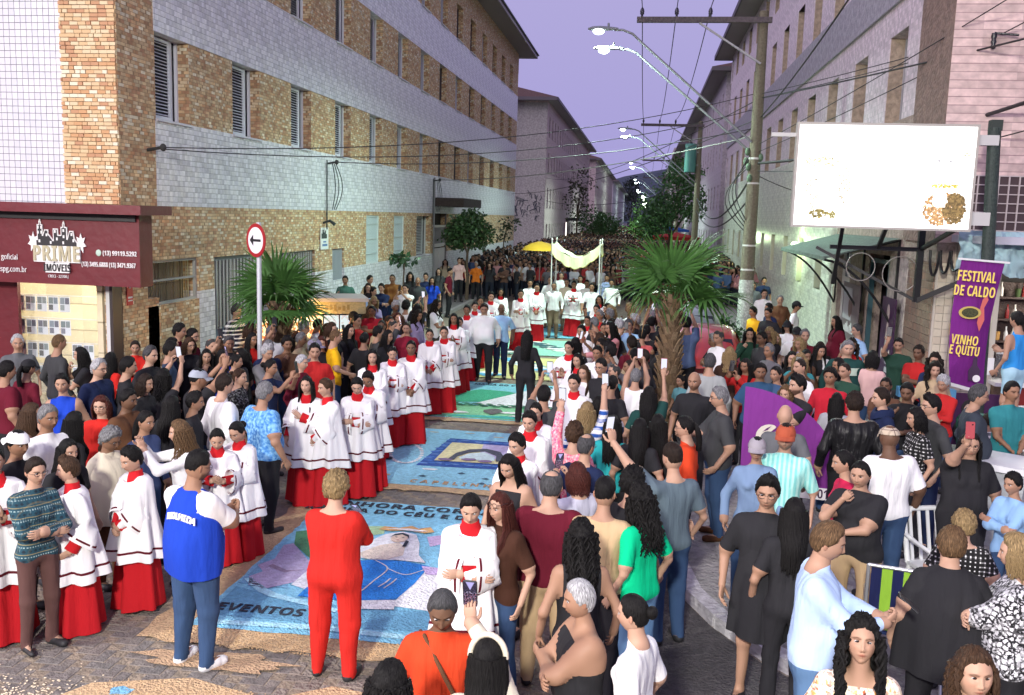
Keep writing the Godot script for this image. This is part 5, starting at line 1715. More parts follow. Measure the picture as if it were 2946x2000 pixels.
const RX:=5.0
func right_block()->void:
	var b:=thing("apartment_block","right apartment block of pale lavender tile with deep tan window reveals and brown corner pillar","building",Vector3.ZERO)
	var wt:=tiles_mat("lilac tile",10,10,[Color(0.84,0.79,0.81),Color(0.83,0.78,0.80)],Color(0.74,0.70,0.72),1,false,Vector2(1.0,1.0),256,0.5,0.8,0.10)
	var tan_m:=grain(0.40,0.32,0.24,0.85,0.8,0.6)
	var dark:=mat(0.03,0.03,0.035,0.25)
	var grey:=mat(0.34,0.34,0.36,0.5)
	var z_end:=-62.0
	for row in 3:
		var y0: float=[5.78,9.30,12.3][row];var y1: float=[7.60,11.0,13.6][row]
		var z:=-19.0
		for i in 13:
			var w0:=-20.12-3.42*i;var w1:=w0-1.42
			pier("wall_pier",RX,-1,z,w0,y0,y1,wt,b)
			z=w1
			var q:=MB.new()
			q.box(V(0.0,-0.05,-1.42),V(0.40,0.0,0));q.box(V(0.0,y1-y0,-1.42),V(0.40,y1-y0+0.03,0))
			q.box(V(0.012,0,-1.45),V(0.40,y1-y0,-1.40));q.box(V(0.012,0,-0.02),V(0.40,y1-y0,0.02))
			var win:=put(q.mesh(),"window",tan_m,b,V(RX+0.004,y0,w0))
			if row<2 and i<6:
				shutter(win,0.30,-1,-0.02,-1.40,0.0,y1-y0,2 if i<2 and row==0 else 1,grey,dark)
			else:
				pbx(V(0.3,0,-1.4),V(0.33,y1-y0,-0.02),"pane",dark,win)
		pier("wall_pier",RX,-1,z,z_end,y0,y1,wt,b)
		var t:=MB.new()
		if row==0: seg(t,RX,-1,-19.0,z_end,y1,8.22)
		if row==1: seg(t,RX,-1,-19.0,z_end,y1,12.3)
		if row==2: seg(t,RX,-1,-19.0,z_end,y1,13.9)
		put(t.mesh(),"tiled_wall",wt,b)
	var bd:=MB.new();seg(bd,RX,-1,-19.0,z_end,8.22,9.30,0.34,0.07);put(bd.mesh(),"grey_band",grain(0.36,0.35,0.40,0.7,0.6,0.4),b)
	var l:=MB.new();seg(l,RX,-1,-25.5,z_end,0,1.8);seg(l,RX,-1,-25.5,z_end,3.2,5.78)
	var z:=-25.5
	for i in 11:
		var a:=-27.4-3.3*i
		seg(l,RX,-1,z,a,1.8,3.2);z=a-1.05
		var q:=MB.new();q.box(V(0.0,-0.04,-1.05),V(0.33,0,0));q.box(V(0.012,0,-1.07),V(0.3,1.4,-1.04))
		var win:=put(q.mesh(),"window",mat(0.42,0.42,0.30,0.7),b,V(RX+0.003,1.8,a))
		pbx(V(0.25,0,-1.05),V(0.28,1.4,0),"pane",mat(0.2,0.19,0.17,0.4),win)
	seg(l,RX,-1,z,z_end,1.8,3.2)
	put(l.mesh(),"tiled_wall",tiles_mat("cream tile",8,10,[Color(0.83,0.84,0.78),Color(0.81,0.82,0.77)],Color(0.66,0.68,0.60),1,false,Vector2(1.6,1.0),256,0.4,0.8,0.1),b)
	pbx(V(RX+0.45,0,z_end),V(RX+9.0,13.9,-19.0),"core",mat(0.05,0.045,0.045),b)

	var br:=MB.new();seg(br,RX,-1,-17.0,-19.0,3.4,13.9,2.0,0.06);put(br.mesh(),"corner_pillar",grain(0.25,0.175,0.14,0.8,0.5,0.5),b)
	var side:=pbx(V(RX-0.055,3.4,-17.3),V(20.0,13.9,-16.99),"side_wall",pink_tile(),b)

	var gwn:=pbx(V(5.2,3.62,-16.99),V(7.4,4.55,-16.97),"window",mat(0.07,0.045,0.045,0.4),b)
	for i in 14:
		pbx(V(5.2+i*0.165,3.62,-16.965),V(5.222+i*0.165,4.55,-16.94),"glazing_bar",mat(0.5,0.44,0.42,0.6),gwn)
	for j in 7:
		pbx(V(5.2,3.62+j*0.152,-16.96),V(7.4,3.638+j*0.152,-16.945),"glazing_bar",mat(0.5,0.44,0.42,0.6),gwn)
	pbx(V(RX-1.0,13.9,z_end-1.2),V(RX+10.0,13.96,-15.6),"soffit",mat(0.26,0.24,0.24,0.8),b)
	var fa:=MB.new();fa.box(V(RX-1.07,13.85,z_end-1.25),V(RX-1.0,14.12,-15.5));fa.box(V(RX-1.0,13.85,z_end-1.27),V(RX+9,14.12,z_end-1.2));put(fa.mesh(),"fascia",mat(0.06,0.05,0.06,0.6),b)
	var rf:=MB.new();rf.quad(V(RX-1.05,14.12,z_end-1.2),V(RX-1.05,14.12,-15.5),V(RX+4.5,16.2,-15.5),V(RX+4.5,16.2,z_end-1.2));rf.quad(V(RX+10,14.12,-15.5),V(RX+10,14.12,z_end-1.2),V(RX+4.5,16.2,z_end-1.2),V(RX+4.5,16.2,-15.5));put(rf.mesh(),"roof",grain(0.16,0.08,0.06,0.9,0.6,1.0),b)

	var co:=MB.new();seg(co,RX,-1,-24.9,-25.5,0,5.78,0.4,0.02);seg(co,RX,-1,-17.0,-24.9,3.05,5.78,0.3,0.01);seg(co,RX,-1,-21.75,-23.65,0,3.05,0.3);put(co.mesh(),"plaster_wall",grain(0.36,0.29,0.24,0.85,0.6,0.6),b)
	var tp:=MB.new();seg(tp,RX,-1,-18.75,-20.05,0,3.05,0.3);put(tp.mesh(),"plaster_wall",grain(0.50,0.48,0.42,0.85,0.6,0.6),b)
	var bd2:=pbx(V(5.12,0.12,-24.9),V(5.16,2.25,-23.65),"door",mat(0.22,0.29,0.36,0.2),b)
	var fb:=MB.new();fb.box(V(5.08,0.12,-24.9),V(5.19,3.0,-24.82));fb.box(V(5.08,0.12,-23.73),V(5.19,3.0,-23.65));fb.box(V(5.08,2.25,-24.82),V(5.19,2.36,-23.73));fb.box(V(5.08,2.36,-24.3),V(5.19,3.0,-24.22));put(fb.mesh(),"door_frame",mat(0.6,0.58,0.54,0.5),bd2)
	pbx(V(5.13,2.36,-24.82),V(5.15,3.0,-23.73),"pane",mat(0.06,0.10,0.16,0.1),bd2)
	pbx(V(5.5,0.12,-21.7),V(5.55,2.9,-20.1),"lit_doorway_lamp",glow(Color(1.0,0.98,0.92),1.3),b)
	var lf:=MB.new();lf.box(V(5.02,0.12,-20.20),V(5.12,2.95,-20.05));lf.box(V(5.02,0.12,-21.75),V(5.12,2.95,-21.68));lf.box(V(5.02,2.86,-21.68),V(5.12,2.95,-20.2));put(lf.mesh(),"door_frame",mat(0.04,0.10,0.12,0.4),b)
	var pilr:=pbx(V(5.03,0,-18.75),V(6.1,3.4,-17.03),"tiled_pillar",mat(0.52,0.48,0.42,0.9),b)
	var r:=RandomNumberGenerator.new();r.seed=12
	var t1:=MB.new();t1.box(V(-0.02,0.006,-0.129),V(0.0,0.129,-0.006));var t1m:=t1.mesh()
	var t2:=MB.new();t2.box(V(0.006,0.006,0),V(0.129,0.129,0.02));var t2m:=t2.mesh()
	for j in 25:
		for i in 12: if i*0.135<1.6: put(t1m,"tile",mat(0.27+r.randf_range(-0.03,0.05),0.20,0.145,0.35) if r.randf()>0.5 else mat(0.24,0.18,0.135,0.35),pilr,V(5.026,0.02+j*0.135,-17.06-i*0.135))
	for j in 25:
		for i in 7: put(t2m,"tile",mat(0.60,0.54,0.42,0.35) if (i+j*3)%4 else mat(0.55,0.48,0.37,0.35),pilr,V(5.06+i*0.135,0.02+j*0.135,-17.025))
	var yn:=pbx(V(5.32,2.02-0.2,-16.99),V(5.5,2.02,-16.98),"notice_plate",mat(0.75,0.6,0.15,0.6),b)
	var pe:=MB.new();pe.ball(V(5.41,1.93,-16.976),V(0.045,0.045,0.006),12,6);put(pe.mesh(),"emblem",mat(0.10,0.06,0.04,0.6),yn)
	var nbp:=pbx(V(5.62,1.15,-16.985),V(6.1,1.45,-16.97),"notice_board",mat(0.78,0.78,0.78,0.5),b)
	rotated_text("FAÇA AQUI O",0.05,0.002,mat(0.05,0.05,0.06),nbp,V(5.8,1.34,-16.966),Vector3.ZERO,0.8)
	rotated_text("CARTÃO",0.05,0.002,mat(0.05,0.05,0.06),nbp,V(5.8,1.25,-16.966),Vector3.ZERO,0.8)

	for q in [[V(4.85,3.0,-31.0),3.0],[V(4.85,3.0,-45.0),3.0]]:
		var lm:=thing("wall_lamp","white wall lamp on the right block's green lit side, %s"%("nearer the awning" if q[0].z>-40 else "farther along behind the pole"),"lamp",q[0],0,"lamps on the right wall")
		pbx(V(0,-0.05,-0.4),V(0.12,0.08,0.4),"bracket",mat(0.4,0.4,0.4),lm)
		var bulb:=MB.new();bulb.ball(V(-0.08,0.0,0),V(0.1,0.08,0.14));put(bulb.mesh(),"lamp_glass",glow(Color(0.9,1.0,0.85),3.0),lm)
		omni("lamp_light",V(-0.25,-0.05,0),Color(0.85,1.0,0.75),q[1],0.12,lm)

# ---------------------------------------------------------------- the ground
func blob(cx: float,cz: float,rx: float,rz: float,n: int,rough: float,sd: int)->PackedVector2Array:
	var f:=FastNoiseLite.new();f.seed=sd;f.frequency=0.9
	var p:=PackedVector2Array()
	for k in n:
		var a:=TAU*k/n
		var q:=1.0+rough*f.get_noise_2d(cos(a)*2.0,sin(a)*2.0)
		p.append(Vector2(cx+cos(a)*rx*q,cz+sin(a)*rz*q))
	return p
func rough_rect(x0: float,x1: float,z0: float,z1: float,jit: float,sd: int,step:=0.12)->PackedVector2Array:
	var f:=FastNoiseLite.new();f.seed=sd;f.frequency=1.6;f.fractal_octaves=3
	var p:=PackedVector2Array()
	var cs:=[Vector2(x0,z0),Vector2(x1,z0),Vector2(x1,z1),Vector2(x0,z1)]
	for k in 4:
		var a: Vector2=cs[k];var b: Vector2=cs[(k+1)%4]
		var n:=int(a.distance_to(b)/step)+1
		var nr:=(b-a).orthogonal().normalized()
		for i in n:
			var q:=a.lerp(b,float(i)/n)
			p.append(q+nr*f.get_noise_2d(q.x*3.0,q.y*3.0)*jit)
	return p
func put_sheet(called: String,poly: PackedVector2Array,y: float,th: float,m: Material,parent: Node)->MeshInstance3D:
	var b:=MB.new();b.sheet(poly,y,th)
	return put(b.mesh(),called,m,parent)
func P2(a: Array)->PackedVector2Array:
	var p:=PackedVector2Array()
	for k in range(0,a.size(),2): p.append(Vector2(a[k],a[k+1]))
	return p
func dust(r: float,g: float,b: float)->StandardMaterial3D:
	return grain(minf(r*1.25,0.95),minf(g*1.2,0.95),minf(b*1.2,0.95),1.0,1.4,1.0,0.84)

const KERB:=[9.0,-5.6,4.6,-5.9,2.6,-6.4,1.85,-6.95,1.22,-7.66,0.86,-8.25,0.64,-8.8,0.50,-9.8,0.44,-11.5,0.40,-14.6,0.45,-16.0,0.75,-16.7,1.5,-17.0,2.3,-17.4,2.6,-18.2,2.6,-330.0]
func ground()->void:
	var g:=MB.new();g.quad(V(-320,-0.012,60),V(320,-0.012,60),V(320,-0.012,-900),V(-320,-0.012,-900))
	tag(put(g.mesh(),"ground",grain(0.10,0.09,0.09,0.95,0.3,0.6)),"wide ground around the street","","","structure")

	var rd:=MB.new();rd.quad(V(-7.0,0.006,14),V(14.0,0.006,14),V(14.0,0.006,-330),V(-7.0,0.006,-330));rd.quad(V(-30.0,0.006,14),V(-7.0,0.006,14),V(-7.0,0.006,-13.2),V(-30.0,0.006,-13.2))
	var road:=tag(put(rd.mesh(),"road",grain(0.27,0.22,0.165,1.0,1.0,0.6)),"street paved with grey brown blocks in a herringbone","","","structure")
	var r:=RandomNumberGenerator.new();r.seed=33
	var pm:=MB.new()
	for q in [[V(0,0,0),V(0.206,0.012,0.1)]]: 
		var lo: Vector3=q[0];var hi: Vector3=q[1]
		var rows:=[]
		for e in [[0.0,0.0],[0.007,0.0],[0.012,0.006]]: rows.append(PackedVector3Array([V(lo.x+e[1],e[0],lo.z+e[1]),V(hi.x-e[1],e[0],lo.z+e[1]),V(hi.x-e[1],e[0],hi.z-e[1]),V(lo.x+e[1],e[0],hi.z-e[1])]))
		for i in 2:
			for k in 4:
				var j:=(k+1)%4
				pm.quad(rows[i][j],rows[i][k],rows[i+1][k],rows[i+1][j])
		pm.quad(rows[2][0],rows[2][3],rows[2][2],rows[2][1])
	var paver:=pm.mesh()
	var pmats:=[]
	for k in 4: pmats.append(grain([0.20,0.18,0.22,0.185][k],[0.175,0.16,0.195,0.17][k],[0.16,0.15,0.175,0.16][k],0.95,1.6,0.5,0.7))
	var n:=0
	var rest: Array[Transform3D]=[]
	var cols: Array[Color]=[]
	var U:=0.107
	for a in range(-75,80):
		for b in range(-260,80):

			var k:=posmod(a-b,4)
			if k!=0 and k!=2: continue
			var at:=V(-2.4+a*U,0.0,-9.0+b*U)
			var turned:=k==2
			if at.z<-24.0 or at.z>-4.4 or at.x>2.6 or at.x<-8.4: continue
			var inside:=at.x>-3.75 and at.x<-1.3
			if inside and ((at.z<-7.25 and at.z>-10.9) or (at.z<-11.7 and at.z>-15.4) or at.z<-15.9): continue
			var t:=Transform3D(Basis.IDENTITY,at)
			if turned: t=Transform3D(Basis(Vector3.UP,PI/2),at+V(0,0,0.206))
			t.origin.y-=r.randf()*0.003
			if n<300 and ((at.z>-7.2 and at.z<-5.2 and at.x>-5.6 and at.x<-1.0) or (inside and at.z>-11.75 and at.z<-10.9)):
				var o:=put(paver,"paver",pmats[r.randi()%4],road)
				o.transform=t
				n+=1
			else:
				rest.append(t)
				var c:=r.randf_range(0.8,1.15)
				cols.append(Color(0.205*c,0.172*c,0.148*c))
	var mm:=MultiMesh.new();mm.transform_format=MultiMesh.TRANSFORM_3D;mm.use_colors=true;mm.mesh=paver;mm.instance_count=rest.size()
	for i in rest.size():
		mm.set_instance_transform(i,rest[i]);mm.set_instance_color(i,cols[i])
	var mi:=MultiMeshInstance3D.new();mi.name="pavers";mi.multimesh=mm
	var pmm:=StandardMaterial3D.new();pmm.vertex_color_use_as_albedo=true;pmm.roughness=0.95;pmm.normal_enabled=true;pmm.normal_texture=noise_tex("grit",0.08,4,true,6.0,9);pmm.uv1_triplanar=true;pmm.uv1_world_triplanar=true
	mi.material_override=pmm
	road.add_child(mi);tag(mi,"","","","stuff")

	var lp:=MB.new();lp.box(V(-22.0,-0.01,-330),V(-7.0,0.12,-13.2));tag(put(lp.mesh(),"pavement_left",grain(0.26,0.24,0.22,0.95,0.8,0.8)),"left pavement along the brick block","","","structure")
	var lk:=MB.new();lk.box(V(-7.0,-0.01,-330),V(-6.85,0.125,-13.2));tag(put(lk.mesh(),"kerb_left",grain(0.42,0.40,0.38,0.9,1.0,0.6)),"left kerb","","","structure")
	var kp:=P2(KERB)
	var rp:=kp.duplicate();rp.append(Vector2(30,-330));rp.append(Vector2(30,-5.4))
	var pv:=tag(put_sheet("pavement_right",rp,0.12,0.13,grain(0.33,0.32,0.31,0.95,0.7,0.7),self),"right pavement of pale square slabs","","","structure")
	var sl:=MB.new();sl.box(V(0.004,0.0,0.004),V(0.436,0.012,0.436));var slab:=sl.mesh()
	var sm:=[grain(0.38,0.37,0.35,0.9,1.1,0.6),grain(0.33,0.325,0.32,0.9,1.3,0.6),grain(0.41,0.40,0.39,0.9,0.9,0.6)]
	var inset:=Geometry2D.offset_polygon(rp,-0.2)[0]
	n=0
	for i in 22:
		for j in 34:
			var p:=V(0.5+i*0.44,0.119,-5.9-j*0.44)
			if n<300 and Geometry2D.is_point_in_polygon(Vector2(p.x,p.z),inset) and Geometry2D.is_point_in_polygon(Vector2(p.x+0.44,p.z+0.44),inset) and Geometry2D.is_point_in_polygon(Vector2(p.x,p.z+0.44),inset):
				put(slab,"slab",sm[r.randi()%3],pv,p+V(0,-r.randf()*0.004,0))
				n+=1
	var kb:=tag(put(MB.new().mesh(),"kerb_right",null),"painted pale kerb round the right corner","","","structure")
	for k in kp.size()-1:
		var a:=kp[k];var b:=kp[k+1]
		var len:=a.distance_to(b)
		var m:=int(ceil(len/0.95)) if len<40 else 1
		for i in m:
			var p:=a.lerp(b,float(i)/m);var q:=a.lerp(b,float(i+1)/m)
			var d:=(q-p).normalized()*0.006
			var e:=MB.new();e.bar(V(p.x+d.x,0.062,p.y+d.y),V(q.x-d.x,0.062,q.y-d.y),0.16,0.135)
			put(e.mesh(),"kerb_stone",grain(0.56,0.54,0.57,0.85,1.2,0.6) if i%2 else grain(0.52,0.51,0.54,0.85,1.2,0.6),kb)

	tag(put_sheet("asphalt_strip",P2([-0.35,-11.5,0.36,-11.5,0.42,-9.8,0.56,-8.75,0.78,-8.2,1.14,-7.58,1.8,-6.86,2.55,-6.3,9.0,-5.5,9.0,-3.6,1.6,-5.0,0.6,-6.2,-0.1,-7.6]),0.017,0.0,grain(0.075,0.07,0.072,0.95,1.2,1.0),self),"dark asphalt gutter beside the right kerb","","","structure")
	var cw:=tag(put_sheet("crossing",P2([0.35,-6.75,1.5,-6.35,2.4,-5.6,1.6,-4.9,0.2,-5.9]),0.022,0.0,grain(0.40,0.39,0.38,0.9,1.2,0.8),self),"pale paved crossing ramp on the asphalt","","","structure")

	var h:=MB.new()
	var rows:=[]
	var f:=FastNoiseLite.new();f.seed=6;f.frequency=0.004;f.fractal_octaves=4
	for j in 9:
		var row:=PackedVector3Array()
		for i in 61:
			var x:=-600.0+i*20.0
			var t:=j/8.0
			row.append(V(x,-2.0+sin(t*PI*0.5)*(46.0+34.0*f.get_noise_2d(x,0)+8.0*f.get_noise_2d(x*4.0,t*300.0)),-700.0-t*190.0))
		rows.append(row)
	h.grid(rows,false)
	tag(put(h.mesh(),"hills",grain(0.05,0.07,0.10,1.0,0.02,0.5)),"dark wooded hill closing the street","","","structure")

# ---------------------------------------------------------------- the sawdust carpets
const CX0:=-3.78
const CX1:=-1.32
func sand_frame(z0: float,z1: float,sd: int)->void:
	pass

func carpets()->void:
	var sand:=dust(0.46,0.33,0.19)
	var sand2:=dust(0.40,0.28,0.17)

	tag(put_sheet("sand_left",rough_rect(-4.12,-3.70,-34.0,-7.0,0.12,3,0.2),0.022,0.0,sand,self),"strip of loose sand left of the carpets","","","structure")
	tag(put_sheet("sand_right",rough_rect(-1.40,-0.95,-34.0,-7.0,0.12,5,0.2),0.022,0.0,sand,self),"strip of loose sand right of the carpets","","","structure")
	tag(put_sheet("sand_front",rough_rect(-3.9,-1.2,-7.32,-6.98,0.10,8),0.024,0.0,sand,self),"sand edge in front of the nearest carpet","","","structure")
	var heap:=tag(put_sheet("sand_heap",P2([-4.0,-6.2,-3.3,-6.42,-2.6,-6.22,-2.2,-6.5,-1.6,-6.4,-1.0,-6.1,-0.9,-5.2,-1.2,-4.4,-3.6,-4.4,-4.0,-5.0,-3.75,-5.6,-4.15,-5.95]),0.026,0.0,sand,self),"swept sand over the pavers in the foreground","","","structure")
	tag(put_sheet("sand_patch",blob(-3.3,-6.72,0.6,0.16,30,0.5,2),0.024,0.0,sand2,self),"thin sand patch near the shoes","","","structure")

	var r:=RandomNumberGenerator.new();r.seed=18
	var lump:=MB.new();lump.ball(Vector3.ZERO,V(1,0.6,0.8),6,4)
	for kind in 2:
		var mm:=MultiMesh.new();mm.transform_format=MultiMesh.TRANSFORM_3D;mm.mesh=lump.mesh();mm.instance_count=5200 if kind==0 else 1100
		for i in mm.instance_count:
			var p:=V(r.randf_range(-3.9,-0.95),0.027,r.randf_range(-6.3,-4.5)) if kind==0 else V(-4.35+r.randfn()*0.35,0.018,-5.75+r.randfn()*0.22)
			if kind==0 and i%3==0: p=V(r.randf_range(-3.9,-1.2),0.026,r.randf_range(-7.3,-6.95))
			var s:=r.randf_range(0.003,0.010) if kind==0 else r.randf_range(0.006,0.014)
			mm.set_instance_transform(i,Transform3D(Basis.from_euler(V(0,r.randf()*TAU,0)).scaled(V(s,s*(1.0 if kind==0 else 0.4),s*0.8)),p))
		var mi:=MultiMeshInstance3D.new();mi.multimesh=mm;mi.name="sand_lumps" if kind==0 else "wood_chips"
		mi.material_override=dust(0.45,0.32,0.18) if kind==0 else dust(0.66,0.58,0.42)
		add_child(mi);tag(mi,"lumps of damp sand on the pavement" if kind==0 else "pale wood chips scattered on the pavers","","","stuff")
	for q in [[-3.72,-6.12,0.09],[-2.05,-6.05,0.07],[-2.75,-5.55,0.05]]:
		tag(put_sheet("blue_dust",blob(q[0],q[1],q[2],q[2]*0.6,18,0.8,int(q[2]*100)),0.031,0.0,dust(0.16,0.40,0.58),self),"smudge of blue sawdust on the sand","","","structure")
	var ink:=dust(0.02,0.03,0.05)

	var c1:=thing("sawdust_carpet","nearest sawdust carpet, a veiled lady in blue mantle with green and lilac fields","carpet",Vector3.ZERO,0.0,"sawdust carpets down the street")
	var sky:=dust(0.20,0.50,0.68);var sky2:=dust(0.12,0.33,0.50);var pale:=dust(0.34,0.64,0.78)
	put_sheet("sky_field",rough_rect(CX0,CX1,-11.02,-7.28,0.03,9),0.030,0.0,sky,c1)
	put_sheet("dark_blue_field",P2([-3.72,-8.15,-3.2,-7.98,-2.5,-7.92,-1.42,-7.98,-1.36,-7.55,-2.5,-7.5,-3.7,-7.52]),0.034,0.0,sky2,c1)
	put_sheet("dark_blue_field",P2([-3.72,-8.9,-3.45,-8.5,-3.2,-8.2,-3.74,-8.24]),0.034,0.0,dust(0.16,0.38,0.58),c1)
	put_sheet("green_field",P2([-3.73,-9.75,-3.3,-10.0,-2.95,-9.9,-2.9,-9.15,-3.25,-8.95,-3.6,-9.35]),0.036,0.0,dust(0.07,0.24,0.12),c1)
	for k in 4: put_sheet("green_stroke",P2([-3.5+k*0.16,-9.68,-3.46+k*0.16,-9.70,-3.22+k*0.10,-9.08,-3.24+k*0.10,-9.06]),0.040,0.0,dust(0.02,0.08,0.04),c1)
	put_sheet("lilac_field",P2([-3.7,-9.3,-3.62,-9.38,-3.3,-8.95,-3.1,-8.75,-3.22,-8.35,-3.45,-8.12,-3.62,-8.2,-3.7,-8.4,-3.62,-8.55,-3.74,-8.7,-3.64,-8.9]),0.038,0.0,dust(0.40,0.36,0.54),c1)
	put_sheet("lilac_stroke",P2([-3.6,-8.75,-3.4,-8.62,-3.25,-8.66,-3.4,-8.56,-3.62,-8.68]),0.042,0.0,dust(0.26,0.20,0.30),c1)
	put_sheet("wing",P2([-3.12,-8.85,-2.92,-8.92,-2.88,-8.5,-3.05,-8.2,-3.22,-8.28,-3.2,-8.6]),0.042,0.0,dust(0.66,0.70,0.76),c1)
	put_sheet("wing",P2([-2.05,-9.0,-1.7,-8.9,-1.55,-8.2,-1.75,-7.95,-2.15,-8.0,-2.1,-8.5]),0.042,0.0,dust(0.70,0.74,0.80),c1)
	put_sheet("mantle",P2([-3.02,-8.75,-2.85,-8.98,-2.62,-9.08,-2.30,-9.1,-2.02,-9.02,-2.06,-8.55,-2.14,-8.14,-2.55,-8.02,-3.06,-8.02]),0.046,0.0,dust(0.015,0.20,0.62),c1)
	for q in [[-2.60,-9.05,-2.42,-8.86,-2.46,-8.55],[-2.42,-8.86,-2.2,-8.74,-2.04,-8.92],[-3.05,-8.24,-2.85,-8.26,-2.6,-8.2],[-2.46,-8.55,-2.5,-8.3,-2.58,-8.04],[-2.32,-8.62,-2.34,-8.5,-2.38,-8.38],[-2.26,-8.62,-2.28,-8.5,-2.32,-8.36]]:
		line_on(c1,[Vector2(q[0],q[1]),Vector2(q[2],q[3]),Vector2(q[4],q[5])],0.018,0.050,dust(0.62,0.62,0.60),"mantle_seam")
	put_sheet("hem",P2([-2.6,-8.02,-2.14,-8.13,-2.1,-7.92,-2.6,-7.84]),0.044,0.0,dust(0.66,0.68,0.72),c1)
	put_sheet("veil",P2([-2.92,-9.3,-2.82,-9.62,-2.72,-9.86,-2.55,-9.98,-2.38,-9.92,-2.28,-9.66,-2.2,-9.3,-2.08,-9.1,-2.4,-9.12,-2.62,-9.06,-2.85,-9.12]),0.046,0.0,dust(0.70,0.74,0.78),c1)
	put_sheet("dress",P2([-2.68,-9.5,-2.5,-9.62,-2.4,-9.5,-2.36,-9.25,-2.5,-9.1,-2.72,-9.08,-2.84,-9.2]),0.050,0.0,dust(0.68,0.62,0.52),c1)
	put_sheet("face",blob(-2.53,-9.74,0.095,0.125,20,0.05,1),0.054,0.0,dust(0.70,0.58,0.46),c1)
	put_sheet("hair_band",P2([-2.64,-9.74,-2.61,-9.86,-2.53,-9.91,-2.45,-9.86,-2.42,-9.74,-2.45,-9.8,-2.53,-9.86,-2.61,-9.8]),0.058,0.0,ink,c1)
	put_sheet("braid",P2([-2.44,-9.68,-2.40,-9.66,-2.39,-9.5,-2.43,-9.48]),0.058,0.0,ink,c1)
	for q in [-2.57,-2.49]: put_sheet("eye",blob(q,-9.76,0.016,0.008,8,0,1),0.058,0.0,ink,c1)
	put_sheet("mouth",blob(-2.53,-9.68,0.018,0.007,8,0,1),0.058,0.0,dust(0.4,0.1,0.1),c1)
	put_sheet("crown",P2([-2.84,-10.0,-2.8,-10.12,-2.62,-10.1,-2.5,-10.2,-2.4,-10.12,-2.28,-10.2,-2.2,-10.05,-2.3,-9.98,-2.5,-10.04,-2.7,-9.98]),0.046,0.0,dust(0.56,0.34,0.14),c1)
	put_sheet("halo",P2([-2.78,-10.03,-2.5,-10.09,-2.26,-10.05,-2.4,-10.01,-2.6,-10.03]),0.050,0.0,dust(0.75,0.78,0.80),c1)
	put_sheet("light_ray",P2([-3.0,-10.1,-2.8,-10.15,-2.75,-9.9,-2.95,-9.75]),0.036,0.0,dust(0.36,0.56,0.32),c1)
	put_sheet("light_ray",P2([-2.25,-9.9,-2.0,-10.05,-1.95,-9.8,-2.15,-9.6]),0.036,0.0,dust(0.50,0.40,0.62),c1)
	put_sheet("ribbon",P2([-2.1,-9.0,-1.9,-8.98,-1.78,-8.8,-2.0,-8.78]),0.050,0.0,dust(0.46,0.36,0.60),c1)
	for q in [[-3.7,-7.36,-2.6,-7.44,-1.4,-7.38],[-3.7,-8.36,-3.3,-8.02,-2.6,-7.80]]: line_on(c1,[Vector2(q[0],q[1]),Vector2(q[2],q[3]),Vector2(q[4],q[5])],0.10,0.038,pale,"pale_band")
	var l1:=[["SENHORA COROADA",-2.55,-10.86,0.16,1.9],["RAINHA DO CÉU E DA TERRA",-2.53,-10.62,0.14,1.75],["EVENTOS",-3.28,-7.68,0.15,1.5]]
	for q in l1: flat_text(c1,q[0],q[1],q[2],q[3],q[4],ink,0.042)

	var c2:=thing("sawdust_carpet","second sawdust carpet, pale blue with white rosary and dark blue framed picture","carpet",Vector3.ZERO,0.0,"sawdust carpets down the street")
	put_sheet("sky_field",rough_rect(CX0,CX1,-15.15,-11.85,0.03,12),0.030,0.0,dust(0.24,0.53,0.68),c2)
	put_sheet("sand_edge",rough_rect(CX0,CX1,-11.86,-11.62,0.08,13),0.028,0.0,sand,c2)
	put_sheet("frame_border",P2([-3.10,-12.82,-1.6,-12.88,-1.62,-14.5,-2.95,-14.55]),0.034,0.0,dust(0.02,0.08,0.32),c2)
	for k in 46:
		var t:=k/46.0*4.0
		var q:=P2([-3.02,-12.98,-1.68,-13.02,-1.70,-14.40,-2.92,-14.42,-3.02,-12.98])
		var p:=q[int(t)].lerp(q[int(t)+1],t-int(t))
		put_sheet("leaf",blob(p.x+0.03*sin(k*2.7),p.y+0.03*cos(k*1.9),0.075,0.04,7,0.6,k),0.038,0.0,dust(0.05,0.16,0.50) if k%2 else dust(0.10,0.22,0.52),c2)
	put_sheet("picture_field",P2([-2.90,-13.12,-1.80,-13.14,-1.82,-14.24,-2.86,-14.26]),0.042,0.0,dust(0.62,0.60,0.34),c2)
	put_sheet("picture_dusk",P2([-2.3,-13.5,-1.82,-13.3,-1.84,-14.22,-2.35,-14.24]),0.046,0.0,dust(0.42,0.40,0.60),c2)
	put_sheet("arch",P2([-2.72,-13.2,-2.66,-13.6,-2.5,-13.86,-2.25,-13.95,-2.02,-13.82,-1.92,-13.55,-1.9,-13.25,-2.0,-13.25,-2.04,-13.55,-2.25,-13.78,-2.48,-13.66,-2.6,-13.4,-2.62,-13.2]),0.050,0.0,dust(0.06,0.07,0.10),c2)
	put_sheet("arch_inside",P2([-2.58,-13.35,-2.46,-13.62,-2.25,-13.74,-2.06,-13.52,-2.02,-13.28,-2.5,-13.24]),0.048,0.0,dust(0.50,0.64,0.66),c2)
	for q in [[-2.74,-13.18],[-2.4,-13.25],[-2.15,-13.2]]: put_sheet("shrub",blob(q[0],q[1],0.11,0.07,12,0.5,int(q[0]*50)),0.054,0.0,dust(0.20,0.14,0.26),c2)
	for k in 34:
		var a:=TAU*k/34.0
		put_sheet("bead",blob(-3.40+0.24*cos(a)+0.10*sin(a),-13.45+0.56*sin(a),0.035,0.035,9,0.1,k),0.038,0.0,dust(0.72,0.74,0.76),c2)
